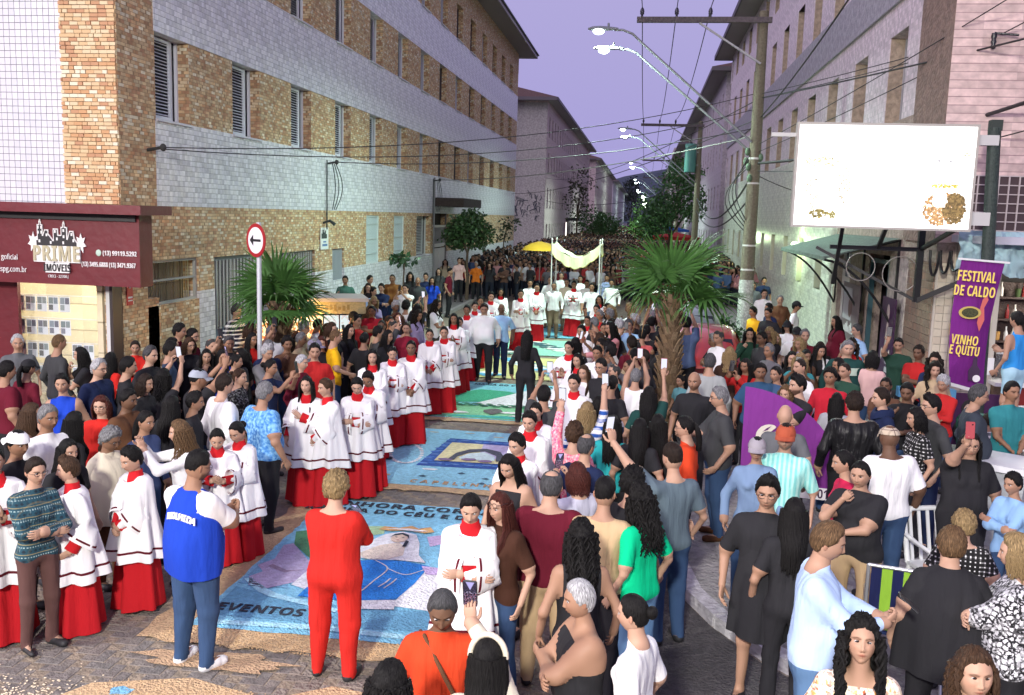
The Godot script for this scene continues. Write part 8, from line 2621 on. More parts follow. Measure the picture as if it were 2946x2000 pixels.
# a parked hatchback seen from behind: one skin lofted from cross-sections, with its own glass, lamps, wheels
func car(label: String,at: Vector3,turn: float,paint: Color)->void:
	var c:=thing("parked_car",label,"car",at,deg_to_rad(turn),"cars parked on the right")

	var st:=[[2.02,0.74,0.70,0.60,0.72,0.80],[1.96,0.80,0.80,0.66,0.88,0.98],[1.80,0.82,0.82,0.60,0.93,1.20],[1.50,0.83,0.83,0.57,0.94,1.42],[0.9,0.84,0.84,0.58,0.94,1.49],[0.1,0.84,0.84,0.58,0.93,1.48],[-0.45,0.84,0.83,0.58,0.92,1.40],[-1.0,0.84,0.82,0.62,0.91,1.0],[-1.5,0.83,0.80,0.66,0.86,0.93],[-1.9,0.76,0.72,0.60,0.72,0.80],[-2.0,0.68,0.62,0.52,0.55,0.60]]
	var rows:=[]
	for s in st:
		var row:=PackedVector3Array()
		for q in [[-s[1]*0.94,0.22],[-s[1],0.34],[-s[1]*1.01,(0.34+s[4])*0.5],[-s[2],s[4]],[-lerpf(s[2],s[3],0.55),lerpf(s[4],s[5],0.62)],[-s[3],s[5]-0.04],[-s[3]*0.82,s[5]],[0,s[5]+0.025],[s[3]*0.82,s[5]],[s[3],s[5]-0.04],[lerpf(s[2],s[3],0.55),lerpf(s[4],s[5],0.62)],[s[2],s[4]],[s[1]*1.01,(0.34+s[4])*0.5],[s[1],0.34],[s[1]*0.94,0.22]]:
			row.append(V(q[0],q[1],s[0]))
		rows.append(row)
	var m:=MB.new();m.grid(rows,true,[],true)
	var pm:=StandardMaterial3D.new();pm.albedo_color=lin(paint.r,paint.g,paint.b);pm.roughness=0.3;pm.clearcoat_enabled=true;pm.clearcoat=1.0;pm.clearcoat_roughness=0.05;pm.metallic=0.1
	put(m.mesh(),"body",pm,c)
	var gm:=mat(0.012,0.014,0.018,0.06)
	var rw:=MB.new();rw.quad(V(-0.62,0.98,1.955),V(0.62,0.98,1.955),V(0.50,1.37,1.60),V(-0.50,1.37,1.60));put(rw.mesh(),"rear_window",gm,c)
	for sx in [-1,1]:
		var wn:=MB.new()
		var A:=[V(sx*0.835,0.97,1.3),V(sx*0.84,0.97,-0.75),V(sx*0.63,1.38,-0.35),V(sx*0.625,1.41,1.2)]
		if sx>0: wn.quad(A[0],A[1],A[2],A[3])
		else: wn.quad(A[1],A[0],A[3],A[2])
		put(wn.mesh(),"side_window",gm,c)
		pbx(V(sx*0.70-0.09,0.62,1.93),V(sx*0.70+0.09,0.92,2.01),"tail_lamp_cover",mat(0.28,0.01,0.012,0.15),c)
		for z in [1.25,-1.25]:
			var w:=MB.new();w.lathe(Vector3.ZERO,[[0.18,-0.1],[0.31,-0.08],[0.32,0.0],[0.31,0.08],[0.18,0.1]],20);var wm:=put(w.mesh(),"wheel",mat(0.015,0.015,0.016,0.8),c,V(sx*0.76,0.32,z));wm.rotation.z=PI/2
			var h:=MB.new();h.lathe(Vector3.ZERO,[[0.19,0.0],[0.19,0.02],[0.08,0.035]],14);var hm:=put(h.mesh(),"hub",mat(0.4,0.4,0.42,0.35,0.6),wm,V(0,-sx*0.09,0));hm.rotation.x=PI if sx>0 else 0.0
		var mr:=MB.new();mr.ball(V(sx*0.93,1.0,-0.7),V(0.1,0.07,0.06),10,7);put(mr.mesh(),"mirror",pm,c)
	pbx(V(-0.76,0.30,1.9),V(0.76,0.52,2.08),"bumper",mat(0.03,0.03,0.032,0.6),c)
	pbx(V(-0.2,0.60,2.0),V(0.2,0.72,2.03),"number_plate",mat(0.5,0.5,0.5,0.5),c)
	var bd:=MB.new();bd.lathe(V(0,0,0),[[0.05,0.0],[0.05,0.01]],14);var b:=put(bd.mesh(),"badge",mat(0.6,0.6,0.62,0.2,0.8),c,V(0.0,0.85,2.0));b.rotation.x=PI/2

func flood(called: String,label: String,at: Vector3,h: float,aim: Vector3,e: float,size:=0.16)->void:
	var p:=thing(called,label,"floodlight",at,0.0,"floodlights on the square behind the viewer")
	var m:=MB.new();m.tube([Vector3.ZERO,V(0,h,0)],[0.09,0.06],10);put(m.mesh(),"post",mat(0.3,0.3,0.32,0.5),p)
	var d:=(aim-at-V(0,h,0)).normalized()
	var b:=MB.new();b.bar(V(0,h,0),V(0,h,0)+d*0.12,0.45,0.34);put(b.mesh(),"lamp_housing",mat(0.05,0.05,0.055),p)
	var g:=MB.new();g.bar(V(0,h,0)+d*0.121,V(0,h,0)+d*0.135,0.4,0.3);put(g.mesh(),"lamp_glass",glow(Color(1,0.99,0.95),8.0),p)
	var s:=SpotLight3D.new();s.name="lamp_light";s.light_color=Color(1.0,0.985,0.95);s.light_energy=e;s.spot_angle=62.0;s.spot_angle_attenuation=0.6;s.spot_range=120.0;s.spot_attenuation=2.0;s.light_size=size;s.shadow_enabled=true
	p.add_child(s)
	s.position=V(0,h,0)+d*0.3
	s.look_at_from_position(p.position+s.position,aim,Vector3.UP)

func held(p: Node3D, build: String, pose: String, look: String, s: int) -> void:
	var l: String = p.get_meta("label")
	phone(p, build, pose, look, "%s held by the %s" % [{"white": "phone with glowing white screen", "street": "phone showing the street", "red": "dark red phone"}[look], " ".join(l.split(" ").slice(0, 6))], s)

func prints() -> void:
	pass

const C0 := Color(0.46, 0.012, 0.018)
const C1 := Color(0.075, 0.040, 0.022)
const C2 := Color(0.10, 0.05, 0.045)
const C3 := Color(0.028, 0.017, 0.012)
const C4 := Color(0.010, 0.009, 0.009)
const C5 := Color(0.75, 0.75, 0.76)
const C6 := Color(0.035, 0.07, 0.15)
const C7 := Color(0.012, 0.05, 0.42)
const C8 := Color(0.62, 0.56, 0.44)
const C9 := Color(0.11, 0.05, 0.025)
const C10 := Color(0.25, 0.25, 0.26)
const C11 := Color(0.045, 0.047, 0.05)
const C12 := Color(0.17, 0.10, 0.05)
const C13 := Color(0.20, 0.15, 0.10)
const C14 := Color(0.02, 0.02, 0.023)
const C15 := Color(0.012, 0.02, 0.06)
const C16 := Color(0.5, 0.02, 0.015)
const C17 := Color(0.09, 0.022, 0.016)
const C18 := Color(0.11, 0.008, 0.02)
const C19 := Color(0.60, 0.60, 0.62)
const C20 := Color(0.09, 0.09, 0.095)
const C21 := Color(0.03, 0.05, 0.09)
const C22 := Color(0.33, 0.36, 0.42)
const C23 := Color(0.04, 0.06, 0.14)
const C24 := Color(0.20, 0.18, 0.26)
const C25 := Color(0.72, 0.40, 0.01)
const C26 := Color(0.36, 0.25, 0.12)
const C27 := Color(0.05, 0.02, 0.012)
const C28 := Color(0.46, 0.33, 0.19)
const C29 := Color(0.45, 0.45, 0.55)
const C30 := Color(0.0, 0.48, 0.22)
const C31 := Color(0.10, 0.19, 0.34)
const C32 := Color(0.10, 0.14, 0.17)
const C33 := Color(0.55, 0.05, 0.015)
const C34 := Color(0.012, 0.05, 0.045)
const C35 := Color(0.16, 0.24, 0.38)
const C36 := Color(0.30, 0.28, 0.31)
const C37 := Color(0.30, 0.32, 0.32)
const C38 := Color(0.035, 0.018, 0.012)
const C39 := Color(0.025, 0.07, 0.14)
const C40 := Color(0.02, 0.30, 0.32)
const C41 := Color(0.22, 0.38, 0.55)
const C42 := Color(0.12, 0.30, 0.34)
const C43 := Color(0.50, 0.62, 0.50)
const C44 := Color(0.42, 0.015, 0.03)
const C45 := Color(0.45, 0.45, 0.50)
const C46 := Color(0.42, 0.015, 0.06)
const C47 := Color(0.04, 0.05, 0.065)
const C48 := Color(0.36, 0.08, 0.04)
const C49 := Color(0.62, 0.40, 0.38)
const C50 := Color(0.11, 0.115, 0.125)
const C51 := Color(0.22, 0.38, 0.60)
const C52 := Color(0.04, 0.08, 0.16)
const C53 := Color(0.42, 0.56, 0.80)
const C54 := Color(0.18, 0.19, 0.17)
const C55 := Color(0.30, 0.48, 0.72)
const C56 := Color(0.05, 0.13, 0.10)
const C57 := Color(0.17, 0.07, 0.02)
const C58 := Color(0.62, 0.16, 0.02)
const C59 := Color(0.10, 0.30, 0.50)
const C60 := Color(0.35, 0.015, 0.03)
const C61 := Color(0.20, 0.012, 0.03)
const C62 := Color(0.03, 0.25, 0.62)
const C63 := Color(0.32, 0.52, 0.62)
const C64 := Color(0.72, 0.42, 0.02)
const C65 := Color(0.5, 0.1, 0.1)
const C66 := Color(0.08, 0.12, 0.22)
const C67 := Color(0.3, 0.36, 0.6)
func near_people() -> void:
	person(-4.67,-7.06,-48,1.52,"m","carry",0.85,C0,C0,"quiff",C1,"altar server boy with short brown hair facing left, nearest full figure of the left row",{"robe":true,"sd":1,"hp":4,"hy":-12,"group":"altar servers in white surplices and red cassocks"})
	person(-4.74,-6.67,62,1.62,"f","fold",0.80,"knit",C2,"short",C3,"person in patterned teal knitted vest and brown trousers beside the nearest altar server",{"sl":0.5,"gl":1})
	person(-5.16,-6.77,40,1.66,"f","pray",0.70,C0,C0,"tied",C4,"altar server cut by the left frame edge, black trainers under the cassock",{"robe":true,"sd":2,"group":"altar servers in white surplices and red cassocks"})
	person(-4.40,-7.59,-30,1.50,"c","clasp",0.80,C0,C0,"crop",C4,"altar server boy with dark crop looking down, second from the left corner",{"robe":true,"sd":3,"hp":16,"group":"altar servers in white surplices and red cassocks"})
	person(-3.38,-6.65,160,1.76,"h","look_phone",0.55,C5,C6,"fade",C4,"stout man in royal blue welcome vest over white tee, jeans and white trainers, back turned",{"vest":C7,"word":"ACOLHIDA","shoes":C5,"gl":1,"beard":0.8,"hp":12,"hy":-18,"sl":0.23})
	person(-4.93,-8.01,80,1.55,"hf","stand",0.30,C8,C9,"puffy",C10,"old woman with puffy grey hair and cream shawl bowing her head",{"shawl":C8,"gl":1,"hp":20})
	person(-4.17,-8.03,-55,1.66,"f","film",0.80,C5,C11,"wavy",C12,"woman with long light brown hair in white blouse filming with a glowing phone",{"sl":0.5,"hy":-10})
	person(-4.16,-8.71,25,1.44,"c","look_phone",0.78,C0,C0,"tied",C4,"small altar server girl with tied black hair reading a booklet",{"robe":true,"sd":4,"hp":22,"group":"altar servers in white surplices and red cassocks"})
	person(-4.04,-8.97,-10,1.46,"c","pray",0.74,C0,C0,"bun",C4,"small altar server girl wearing a black headband, hands joined",{"robe":true,"sd":5,"hp":22,"group":"altar servers in white surplices and red cassocks"})
	person(-5.52,-7.98,68,1.74,"m","stand",0.42,C5,C13,"short",C10,"grey haired man with short beard in white tee near the left edge",{"beard":0.35})
	person(-6.02,-8.42,120,1.64,"f","stand",0.60,C14,C6,"long",C1,"woman with straight brown hair in black tank top behind the grey haired man in white",{"sl":0,"neck":0.05})
	person(-5.33,-7.27,75,1.66,"m","stand",0.40,C14,C11,"short",C4,"young man wearing a white cap backwards and black tee at the left edge",{"cap":C5,"capback":true})
	person(-4.91,-7.35,70,1.60,"f","stand",0.75,C14,C14,"long",C4,"woman in black with long black hair hiding her face, behind the nearest server",{})
	person(-5.44,-8.25,150,1.62,"f","stand",0.60,C14,C14,"long",C4,"woman with long black hair turned away behind the woman in blue tank top",{})
	person(-6.52,-9.75,22,1.70,"f","stand",0.72,C7,C15,"short",C4,"woman with cropped black hair in royal blue sleeveless top facing the viewer",{"sl":0})
	person(-5.70,-9.20,10,1.58,"hf","stand",0.85,C16,C15,"bob",C17,"woman with auburn bob and glasses in bright red shirt among the left crowd",{"gl":1,"hp":2})
	person(-7.55,-10.16,150,1.72,"h","stand",0.60,C18,C14,"short",C4,"heavy man in maroon team shirt at the left edge, back turned",{})
	person(-7.78,-10.89,165,1.62,"f","stand",0.60,C18,C14,"pony",C4,"woman in maroon team jacket and dark cap with ponytail, back turned",{"cap":C14,"sl":0.5})
	person(-8.18,-12.13,150,1.78,"m","stand",0.62,C11,C6,"shave",C12,"tall man with shaved hair in dark grey sweater before the lit shop window",{"sl":0.5})
	person(-6.72,-10.76,82,1.70,"h","stand",0.88,C15,C13,"old",C19,"elderly man with white hair and glasses in navy jacket",{"gl":1,"sl":0.5})
	person(-7.77,-12.11,-60,1.62,"f","chin",0.75,C14,C14,"long",C4,"woman in black with long black hair and open collar looking left near the shop window",{})
	person(-7.31,-12.00,170,1.58,"f","stand",0.60,C16,C14,"long",C4,"woman with straight black hair and red top seen from behind near the shop door",{})
	person(-6.36,-10.80,125,1.74,"m","stand",0.72,C14,C6,"short",C4,"young man in black hooded top turned half away behind the woman in blue",{"sl":0.5})
	person(-7.30,-12.67,30,1.30,"c","fold",0.60,C16,C16,"short",C3,"child in red shirt standing high before the brick wall",{"y":0.35})
	person(-6.56,-11.72,80,1.74,"m","stand",0.82,C14,C6,"old",C20,"greying man in black tee looking right below the blind covered window",{})
	person(-6.49,-12.12,120,1.76,"m","stand",0.72,C21,C6,"short",C4,"man in slate blue jacket turned toward the street",{"sl":0.5})
	person(-6.13,-12.53,30,1.62,"f","chin",0.68,C14,C14,"long",C4,"woman in black resting her fist against her cheek",{"sl":0.5})
	person(-5.82,-10.26,85,1.64,"f","stand",0.74,C14,C6,"bob",C3,"woman with dark bob in profile left of the first raised phone",{"sl":0.5})
	held(person(-5.85,-10.75,172,1.62,"f","film_high",0.78,C14,C6,"wavy",C4,"woman in black with both pale arms raised filming over the left crowd",{"sl":0.1}),"f","film_high","white",0)
	held(person(-5.13,-10.20,135,1.74,"m","film_high",0.55,C14,C6,"fade",C4,"man in pale grey cap and black tee filming with raised arms",{"cap":C22}),"m","film_high","street",0)
	person(-4.87,-9.60,110,1.60,"m","stand",0.55,C14,C6,"crop",C4,"youth in black tee with red collar in front of the grey capped man",{})
	person(-4.69,-9.96,140,1.75,"h","stand",0.85,C5,C6,"short",C3,"broad man in white shirt with glasses seen from behind",{"gl":1,"sl":0.5})
	person(-5.00,-11.06,88,1.63,"f","stand",0.82,"skull",C14,"bun",C1,"woman with brown bun in black tee with pale print, looking right",{})
	person(-5.46,-9.26,84,1.66,"h","stand",0.22,C9,C14,"short",C4,"older dark skinned person in brown jacket looking right",{"sl":0.5})
	person(-4.83,-8.50,75,1.62,"f","stand",0.55,C23,C6,"pony",C4,"woman with black ponytail in navy denim jacket",{"sl":0.5})
	person(-5.04,-9.42,160,1.58,"f","stand",0.60,C14,C14,"long",C4,"woman with very long black hair just below the raised phone",{})
	person(-5.98,-12.67,60,1.60,"f","stand",0.70,C7,C14,"long",C4,"woman with dark hair and blue top at the back of the left crowd",{})
	person(-5.66,-12.41,110,1.58,"f","stand",0.70,C14,C14,"tied",C4,"woman with slicked black hair before the girl with glasses",{})
	person(-5.81,-13.09,-75,1.56,"f","stand",0.85,C11,C14,"long",C4,"girl with glasses looking left beside the palm trunk",{"gl":1})
	person(-4.12,-9.76,150,1.72,"h","stand",0.60,"bluefade",C14,"short",C10,"heavy grey haired man in faded light blue printed tee with arm badge",{})
	person(-4.00,-10.84,2,1.62,"f","chest",0.86,C0,C0,"long",C4,"altar server girl with long dark hair holding a hand to her chest",{"robe":true,"sd":6,"hp":2,"group":"altar servers in white surplices and red cassocks"})
	person(-3.74,-10.84,-45,1.60,"m","clasp",0.78,C0,C0,"short",C1,"altar server boy looking left beside the girl with hand on chest",{"robe":true,"sd":7,"group":"altar servers in white surplices and red cassocks"})
	person(-3.49,-11.25,12,1.58,"m","fold",0.84,C0,C0,"short",C4,"altar server boy with folded arms and bowed head, wide red cuffs",{"robe":true,"sd":8,"hp":24,"group":"altar servers in white surplices and red cassocks"})
	person(-3.46,-11.66,0,1.60,"m","pray",0.35,C0,C0,"short",C4,"brown skinned altar server boy with joined hands at his lips",{"robe":true,"sd":9,"hp":26,"group":"altar servers in white surplices and red cassocks"})
	person(-3.82,-13.04,14,1.66,"f","clasp",0.82,C0,C0,"long",C4,"altar server girl with long black hair and dark eyes behind the praying boy",{"robe":true,"sd":10,"group":"altar servers in white surplices and red cassocks"})
	person(-3.76,-13.91,16,1.60,"f","fold",0.80,C0,C0,"tied",C4,"altar server girl with tied hair and crossed red sleeves looking down",{"robe":true,"sd":11,"hp":18,"group":"altar servers in white surplices and red cassocks"})
	person(-3.52,-14.14,10,1.66,"m","clasp",0.30,C0,C0,"tied",C4,"dark skinned altar server with braided hair, seventh of the left row",{"robe":true,"sd":12,"group":"altar servers in white surplices and red cassocks"})
	held(person(-4.89,-11.79,85,1.64,"f","film",0.55,C15,C6,"bun",C4,"woman with black bun in navy top filming left of the palm",{}),"f","film","white",0)
	person(-4.69,-12.42,80,1.62,"f","stand",0.86,C18,C14,"short",C19,"white haired woman with maroon scarf beside the phone",{"sl":0.5})
	person(-4.88,-13.45,95,1.70,"m","stand",0.72,"plaid",C14,"old",C10,"old man in lilac grey cap and dark plaid jacket",{"cap":C24,"sl":0.5})
	person(-4.85,-14.34,120,1.74,"m","spread",0.72,C25,C6,"shave",C12,"man with shaved head in bright yellow shirt before the food cart",{"sl":0.24})
	held(person(-2.25,-6.69,178,1.64,"hf","look_phone",0.85,C16,C16,"curly",C26,"blonde curly haired woman in red jacket and red trousers filming, back turned",{"sl":0.5,"tr":0.92,"hem":0.8}),"hf","look_phone","street",0)
	person(-1.17,-6.59,8,1.62,"m","fold",0.88,C0,C0,"short",C4,"altar server boy with black hair looking down right of the red suited woman",{"robe":true,"sd":13,"hp":20,"group":"altar servers in white surplices and red cassocks"})
	person(-0.94,-6.63,-35,1.62,"f","stand",0.80,C27,C6,"long",C17,"smiling woman with sunglasses on auburn hair and brown tee",{"gl":"up","sl":0.22})
	person(-1.03,-7.76,-20,1.64,"f","stand",0.80,C14,C14,"long",C4,"woman with long straight black hair and bare shoulders looking down",{"sl":0,"neck":0.06,"hp":24})
	person(-1.09,-8.71,-30,1.58,"m","fold",0.85,C0,C0,"crop",C4,"altar server boy with tousled hair behind the black haired woman",{"robe":true,"sd":14,"hp":14,"group":"altar servers in white surplices and red cassocks"})
	person(-1.09,-9.61,-10,1.62,"m","clasp",0.84,C0,C0,"short",C4,"altar server young man with short black hair in the right row",{"robe":true,"sd":15,"hp":14,"group":"altar servers in white surplices and red cassocks"})
	person(-1.09,-10.20,-10,1.60,"f","clasp",0.84,C0,C0,"tied",C4,"altar server girl with parted hair behind the young man of the right row",{"robe":true,"sd":16,"hp":14,"group":"altar servers in white surplices and red cassocks"})
	person(-0.88,-13.93,-25,1.62,"f","stand",0.80,C0,C0,"long",C4,"altar server woman with dark hair watching from the right row",{"robe":true,"sd":17,"group":"altar servers in white surplices and red cassocks"})
	person(-0.80,-12.00,-15,1.62,"m","stand",0.80,C0,C0,"short",C4,"altar server boy behind the lifted phones on the right",{"robe":true,"sd":18,"group":"altar servers in white surplices and red cassocks"})
	held(person(-1.08,-10.79,175,1.66,"m","film_high",0.60,C11,C14,"short",C4,"dark haired man holding up two phones by the carpet edge",{}),"m","film_high","white",0)
	held(person(-0.59,-9.02,172,1.62,"f","high_left",0.80,"pinkprint",C6,"curly",C1,"woman with brown curls in pink patterned cardigan stretching one arm up",{"sl":0.5}),"f","high_left","white",1)
	person(-0.45,-8.45,150,1.66,"m","stand",0.75,C15,C14,"ring",C20,"balding grey haired man in navy behind the maroon polo",{"gl":1,"sl":0.5})
	person(-0.61,-6.89,176,1.72,"h","stand",0.82,C18,C28,"ring",C20,"balding heavy man in maroon polo and beige trousers, back turned",{"sl":0.25})
	held(person(-0.44,-7.62,-150,1.60,"f","film",0.80,C29,C6,"bob",C17,"woman with auburn bob and glasses filming above the crowd",{"gl":1}),"f","film","street",0)
	person(-0.20,-6.79,172,1.72,"m","look_phone",0.66,C28,C14,"fade",C4,"man with faded black hair in beige waistcoat seen from behind",{"sl":0.5})
	person(-0.01,-7.31,150,1.66,"m","stand",0.78,C14,C14,"curly",C4,"youth with curly black hair in black beside the filming man",{})
	person(0.09,-6.82,-130,1.68,"f","stand",0.80,C30,C31,"longcurl",C4,"woman with long dark curls and fringe in bright green tee and jeans",{"sl":0.22})
	held(person(0.35,-7.85,-150,1.76,"m","reach_left",0.78,C32,C6,"fade",C3,"bearded man in slate tee stretching his arm out with a large phone",{"beard":0.8,"sl":0.2}),"m","reach_left","white",1)
	person(0.54,-9.54,-95,1.66,"hf","stand",0.78,C33,C14,"tied",C4,"woman with glasses and tied black hair in orange sweater looking left",{"gl":1,"sl":0.5})
	person(0.05,-9.46,170,1.62,"f","stand",0.70,C14,C14,"long",C4,"woman with black bob in black, left of the orange sweater",{})
	person(0.25,-9.73,-170,1.62,"f","stand",0.70,C14,C14,"long",C4,"woman with side parted black hair turned away behind the slate tee man",{})
	held(person(0.15,-11.13,176,1.66,"f","high",0.70,C34,C14,"long",C4,"woman with long black hair in dark green, arm raised over the crowd",{}),"f","high","red",0)
	person(0.73,-11.87,-20,1.76,"m","stand",0.60,C14,C11,"bald0",C4,"bald man with moustache in black shirt facing the viewer",{"beard":0.6})
	person(0.94,-10.36,-85,1.72,"h","carry",0.70,C11,C6,"short",C10,"grey haired man in charcoal polo and jeans holding a water bottle",{"shoes":C9,"sl":0.25,"gl":1,"y":0.12})
	person(1.11,-8.52,-5,1.60,"f","stand",0.66,C35,C6,"short",C4,"person in grey cap and glasses wearing a denim blue jacket",{"cap":C36,"gl":1,"sl":0.5,"y":0.12})
	person(0.99,-13.07,172,1.70,"m","stand",0.70,C37,C14,"short",C20,"grey haired man in light grey jacket with dark shoulder strap, back turned",{"sl":0.5,"y":0.12})
	person(1.37,-14.33,172,1.64,"f","stand",0.70,C38,C14,"wavy",C26,"woman with streaked blonde hair in brown hooded jacket, back turned",{"sl":0.5,"hood":C38,"y":0.12})
	person(1.65,-12.87,0,1.64,"hf","stand",0.32,C39,C14,"short",C4,"dark skinned woman in slate blue printed tee with folded brow",{"sl":0.22,"y":0.12})
	person(-0.23,-9.64,175,1.60,"f","stand",0.60,C40,C14,"long",C4,"woman in turquoise top seen from behind",{"sl":0.3})
	held(person(-0.54,-10.24,170,1.60,"f","high",0.80,"stripes",C6,"wavy",C26,"blonde woman in blue and white striped top raising a phone",{"sl":0.3}),"f","high","white",0)
	person(-0.42,-10.53,165,1.62,"f","stand",0.60,C41,C6,"bob",C4,"woman in pale denim jacket with black hair in the right crowd",{"sl":0.5})
	person(-0.48,-12.82,-30,1.72,"m","stand",0.66,C14,C14,"fade",C4,"young man with sunglasses in black shirt beyond the raised phones",{"gl":1})
	held(person(-0.02,-12.67,172,1.62,"f","film_high",0.72,C5,C6,"short",C10,"grey haired woman with tattooed arms holding her phone high",{"sl":0}),"f","film_high","red",0)
	person(-0.73,-12.96,-20,1.60,"f","stand",0.80,C5,C14,"long",C1,"girl in white with long brown hair lit by phone screens",{})
	person(-0.63,-14.69,-15,1.64,"m","stand",0.50,C5,C14,"short",C4,"man in white shirt laughing at the carpet's right edge",{})
	person(-0.32,-11.91,160,1.64,"f","stand",0.60,C14,C14,"bun",C4,"woman with dark bun in black beside the tattooed arms",{})
	person(0.70,-14.88,-40,1.20,"c","stand",0.60,C42,C14,"short",C4,"child in teal patterned shirt under the right palm",{})
	person(1.93,-11.35,-70,1.74,"m","crossed",0.82,C14,C14,"quiff",C4,"bearded man in black tee with small white mark looking left",{"beard":0.9,"y":0.12})
	person(2.30,-14.44,0,1.62,"f","stand",0.80,C14,C14,"long",C4,"woman with long black hair in black turtleneck facing the viewer",{"sl":0.5,"neck":-0.05,"y":0.12})
	person(2.89,-15.46,5,1.66,"f","fold",0.75,C5,C6,"long",C3,"woman in open white jacket over lime green top and jeans",{"sl":0.5,"y":0.12})
	person(3.17,-14.77,0,1.78,"h","stand",0.85,C34,C14,"short",C10,"big grey haired man in dark green sweater with pale chest band",{"sl":0.5,"chest":C43,"y":0.12})
	person(2.48,-12.38,-25,1.70,"m","stand",0.48,C44,C14,"crop",C4,"young man with curled fringe in crimson polo looking down the street",{"sl":0.5,"y":0.12})
	person(2.42,-11.63,165,1.50,"f","stand",0.60,C45,C6,"long",C4,"girl with long straight dark hair in pale shirt, back turned",{"sl":0.3,"y":0.12})
	person(2.34,-10.31,178,1.74,"h","stand",0.70,"leather",C14,"crop",C3,"person in black leather jacket with creased back",{"sl":0.5,"y":0.12})
	person(2.80,-10.98,-85,1.70,"m","stand",0.85,C15,C14,"short",C3,"boy in navy hooded sweatshirt in profile looking left",{"sl":0.5,"hood":C15,"y":0.12})
	person(2.36,-8.88,-165,1.70,"h","stand",0.14,C5,C6,"bald0",C4,"dark skinned heavy man in plaid flat cap and white tee, back turned",{"cap":"tartan","flatcap":true,"sl":0.24,"y":0.12})
	person(1.83,-8.21,-85,1.60,"f","stand",0.70,C46,C6,"tied",C4,"woman in crimson top with tied black hair looking left",{"sl":0.22,"y":0.12})
	person(1.88,-7.86,-30,1.60,"hf","chin",0.72,C14,C28,"tied",C4,"woman in black printed tee resting her chin on her hand",{"sl":0.2,"y":0.12})
	person(3.22,-10.55,-80,1.72,"m","stand",0.80,C11,C15,"quiff",C4,"young man with glasses in dark grey tee with black sleeves looking left",{"gl":1,"sl":0.24,"y":0.12})
	person(3.81,-11.06,80,1.78,"h","stand",0.70,C47,C14,"short",C20,"large man with glasses in slate sweater turning right by the purple placard",{"gl":1,"sl":0.5,"y":0.12})
	held(person(3.09,-9.00,-5,1.66,"hf","raise",0.72,C14,C14,"long",C4,"woman in black dress with long black hair photographing with a dark red phone",{"gl":1,"hem":0.7,"dress":C14,"sl":0.22,"y":0.12}),"hf","raise","red",0)
	person(1.37,-8.60,-12,1.72,"m","stand",0.80,"mint",C31,"short",C3,"man in orange cap with goatee and mint striped shirt",{"cap":C48,"beard":0.6,"sl":0.27,"y":0.12})
	person(0.97,-6.69,-12,1.74,"m","stand",0.66,C14,C14,"quiff",C4,"thin youth with glasses in long black tee and flip flops on the kerb",{"gl":1,"tr":0.34,"hem":0.62,"dress":C14,"sl":0.24,"y":0.12})
	person(3.53,-14.68,165,1.64,"f","stand",0.70,C49,C6,"bob",C4,"person with black bob in pale pink padded jacket, back turned",{"sl":0.5,"y":0.12})
	person(1.54,-9.81,170,1.66,"m","stand",0.80,C50,C14,"bald0",C4,"bald man seen from behind over the purple wind banner",{"y":0.12})
	person(1.14,-6.53,178,1.62,"f","stand",0.60,C14,C14,"long",C4,"woman in black with long smooth hair and pale bag, beside the youth in flip flops",{"y":0.12})
	person(3.29,-8.40,-60,1.45,"f","crossed",0.62,C51,C6,"crop",C4,"woman in denim jacket with folded arms at the right frame edge",{"sl":0.5,"y":0.12})
	person(1.87,-12.83,-40,1.62,"f","stand",0.60,C52,C6,"tied",C4,"woman with black hair and denim jacket behind the bearded man in black",{"y":0.12})
	person(1.80,-11.46,-30,1.60,"f","stand",0.80,"camo",C6,"wavy",C12,"woman with light hair in patterned beige top half hidden by the bearded man",{"y":0.12})
	person(4.44,-12.36,165,1.20,"c","stand",0.60,"navy_stripes",C6,"short",C3,"child in navy and white striped shirt by the green chairs",{"y":0.12})
	person(2.99,-10.28,-80,1.62,"f","stand",0.70,"dots",C14,"bob",C4,"woman in dark spotted blouse hidden behind the young man with glasses",{"y":0.12})
	held(person(1.16,-5.70,82,1.74,"h","look_phone",0.72,C53,C31,"short",C12,"man in pale blue shirt and jeans reading his phone near the beach chair",{"sl":0.5,"hp":14,"y":0.12}),"h","look_phone","white",0)
	person(1.15,-4.53,-8,1.62,"f","stand",0.74,"floral",C6,"longcurl",C4,"woman with long dark curls in floral blouse looking up at the viewer",{"hp":-16,"neck":0.04,"sl":0.5,"y":0.12})
	person(2.05,-6.09,170,1.62,"hf","stand",0.80,C14,C14,"crop",C12,"woman with short light brown hair wrapped in a black shawl, back turned",{"shawl":C14,"y":0.12})
	person(2.50,-7.21,170,1.40,"hf","stand",0.85,"dots",C14,"puffy",C26,"blonde woman in black polka dot dress before the black shawl",{"y":0.12})
	person(2.41,-5.94,-110,1.66,"hf","crossed",0.85,"leopard",C14,"bob",C26,"woman in black and white leopard print blouse at the right frame edge",{"sl":0.5,"y":0.12})
	person(1.59,-4.31,5,1.62,"hf","stand",0.78,C5,C14,"wavy",C1,"woman with brown hair and hoop earring looking up at the bottom right",{"hp":-4,"y":0.12})
	person(-0.24,-5.14,-72,1.58,"hf","crossed",0.60,C14,C14,"short",C19,"white haired woman in black tank top with folded bare arms",{"sl":0,"neck":0.05})
	person(0.07,-4.94,-110,1.60,"f","stand",0.80,C5,C5,"bun",C4,"woman with black bun in white dotted polo looking left",{"sl":0.25})
	person(-0.31,-5.99,-165,1.64,"f","stand",0.60,C14,C54,"longcurl",C4,"woman in black with very long black ringlets, back turned",{"sl":0})
	person(-1.03,-3.78,175,1.66,"f","stand",0.60,C14,C14,"wavy",C4,"woman with wavy black hair, only her crown showing at the bottom edge",{})
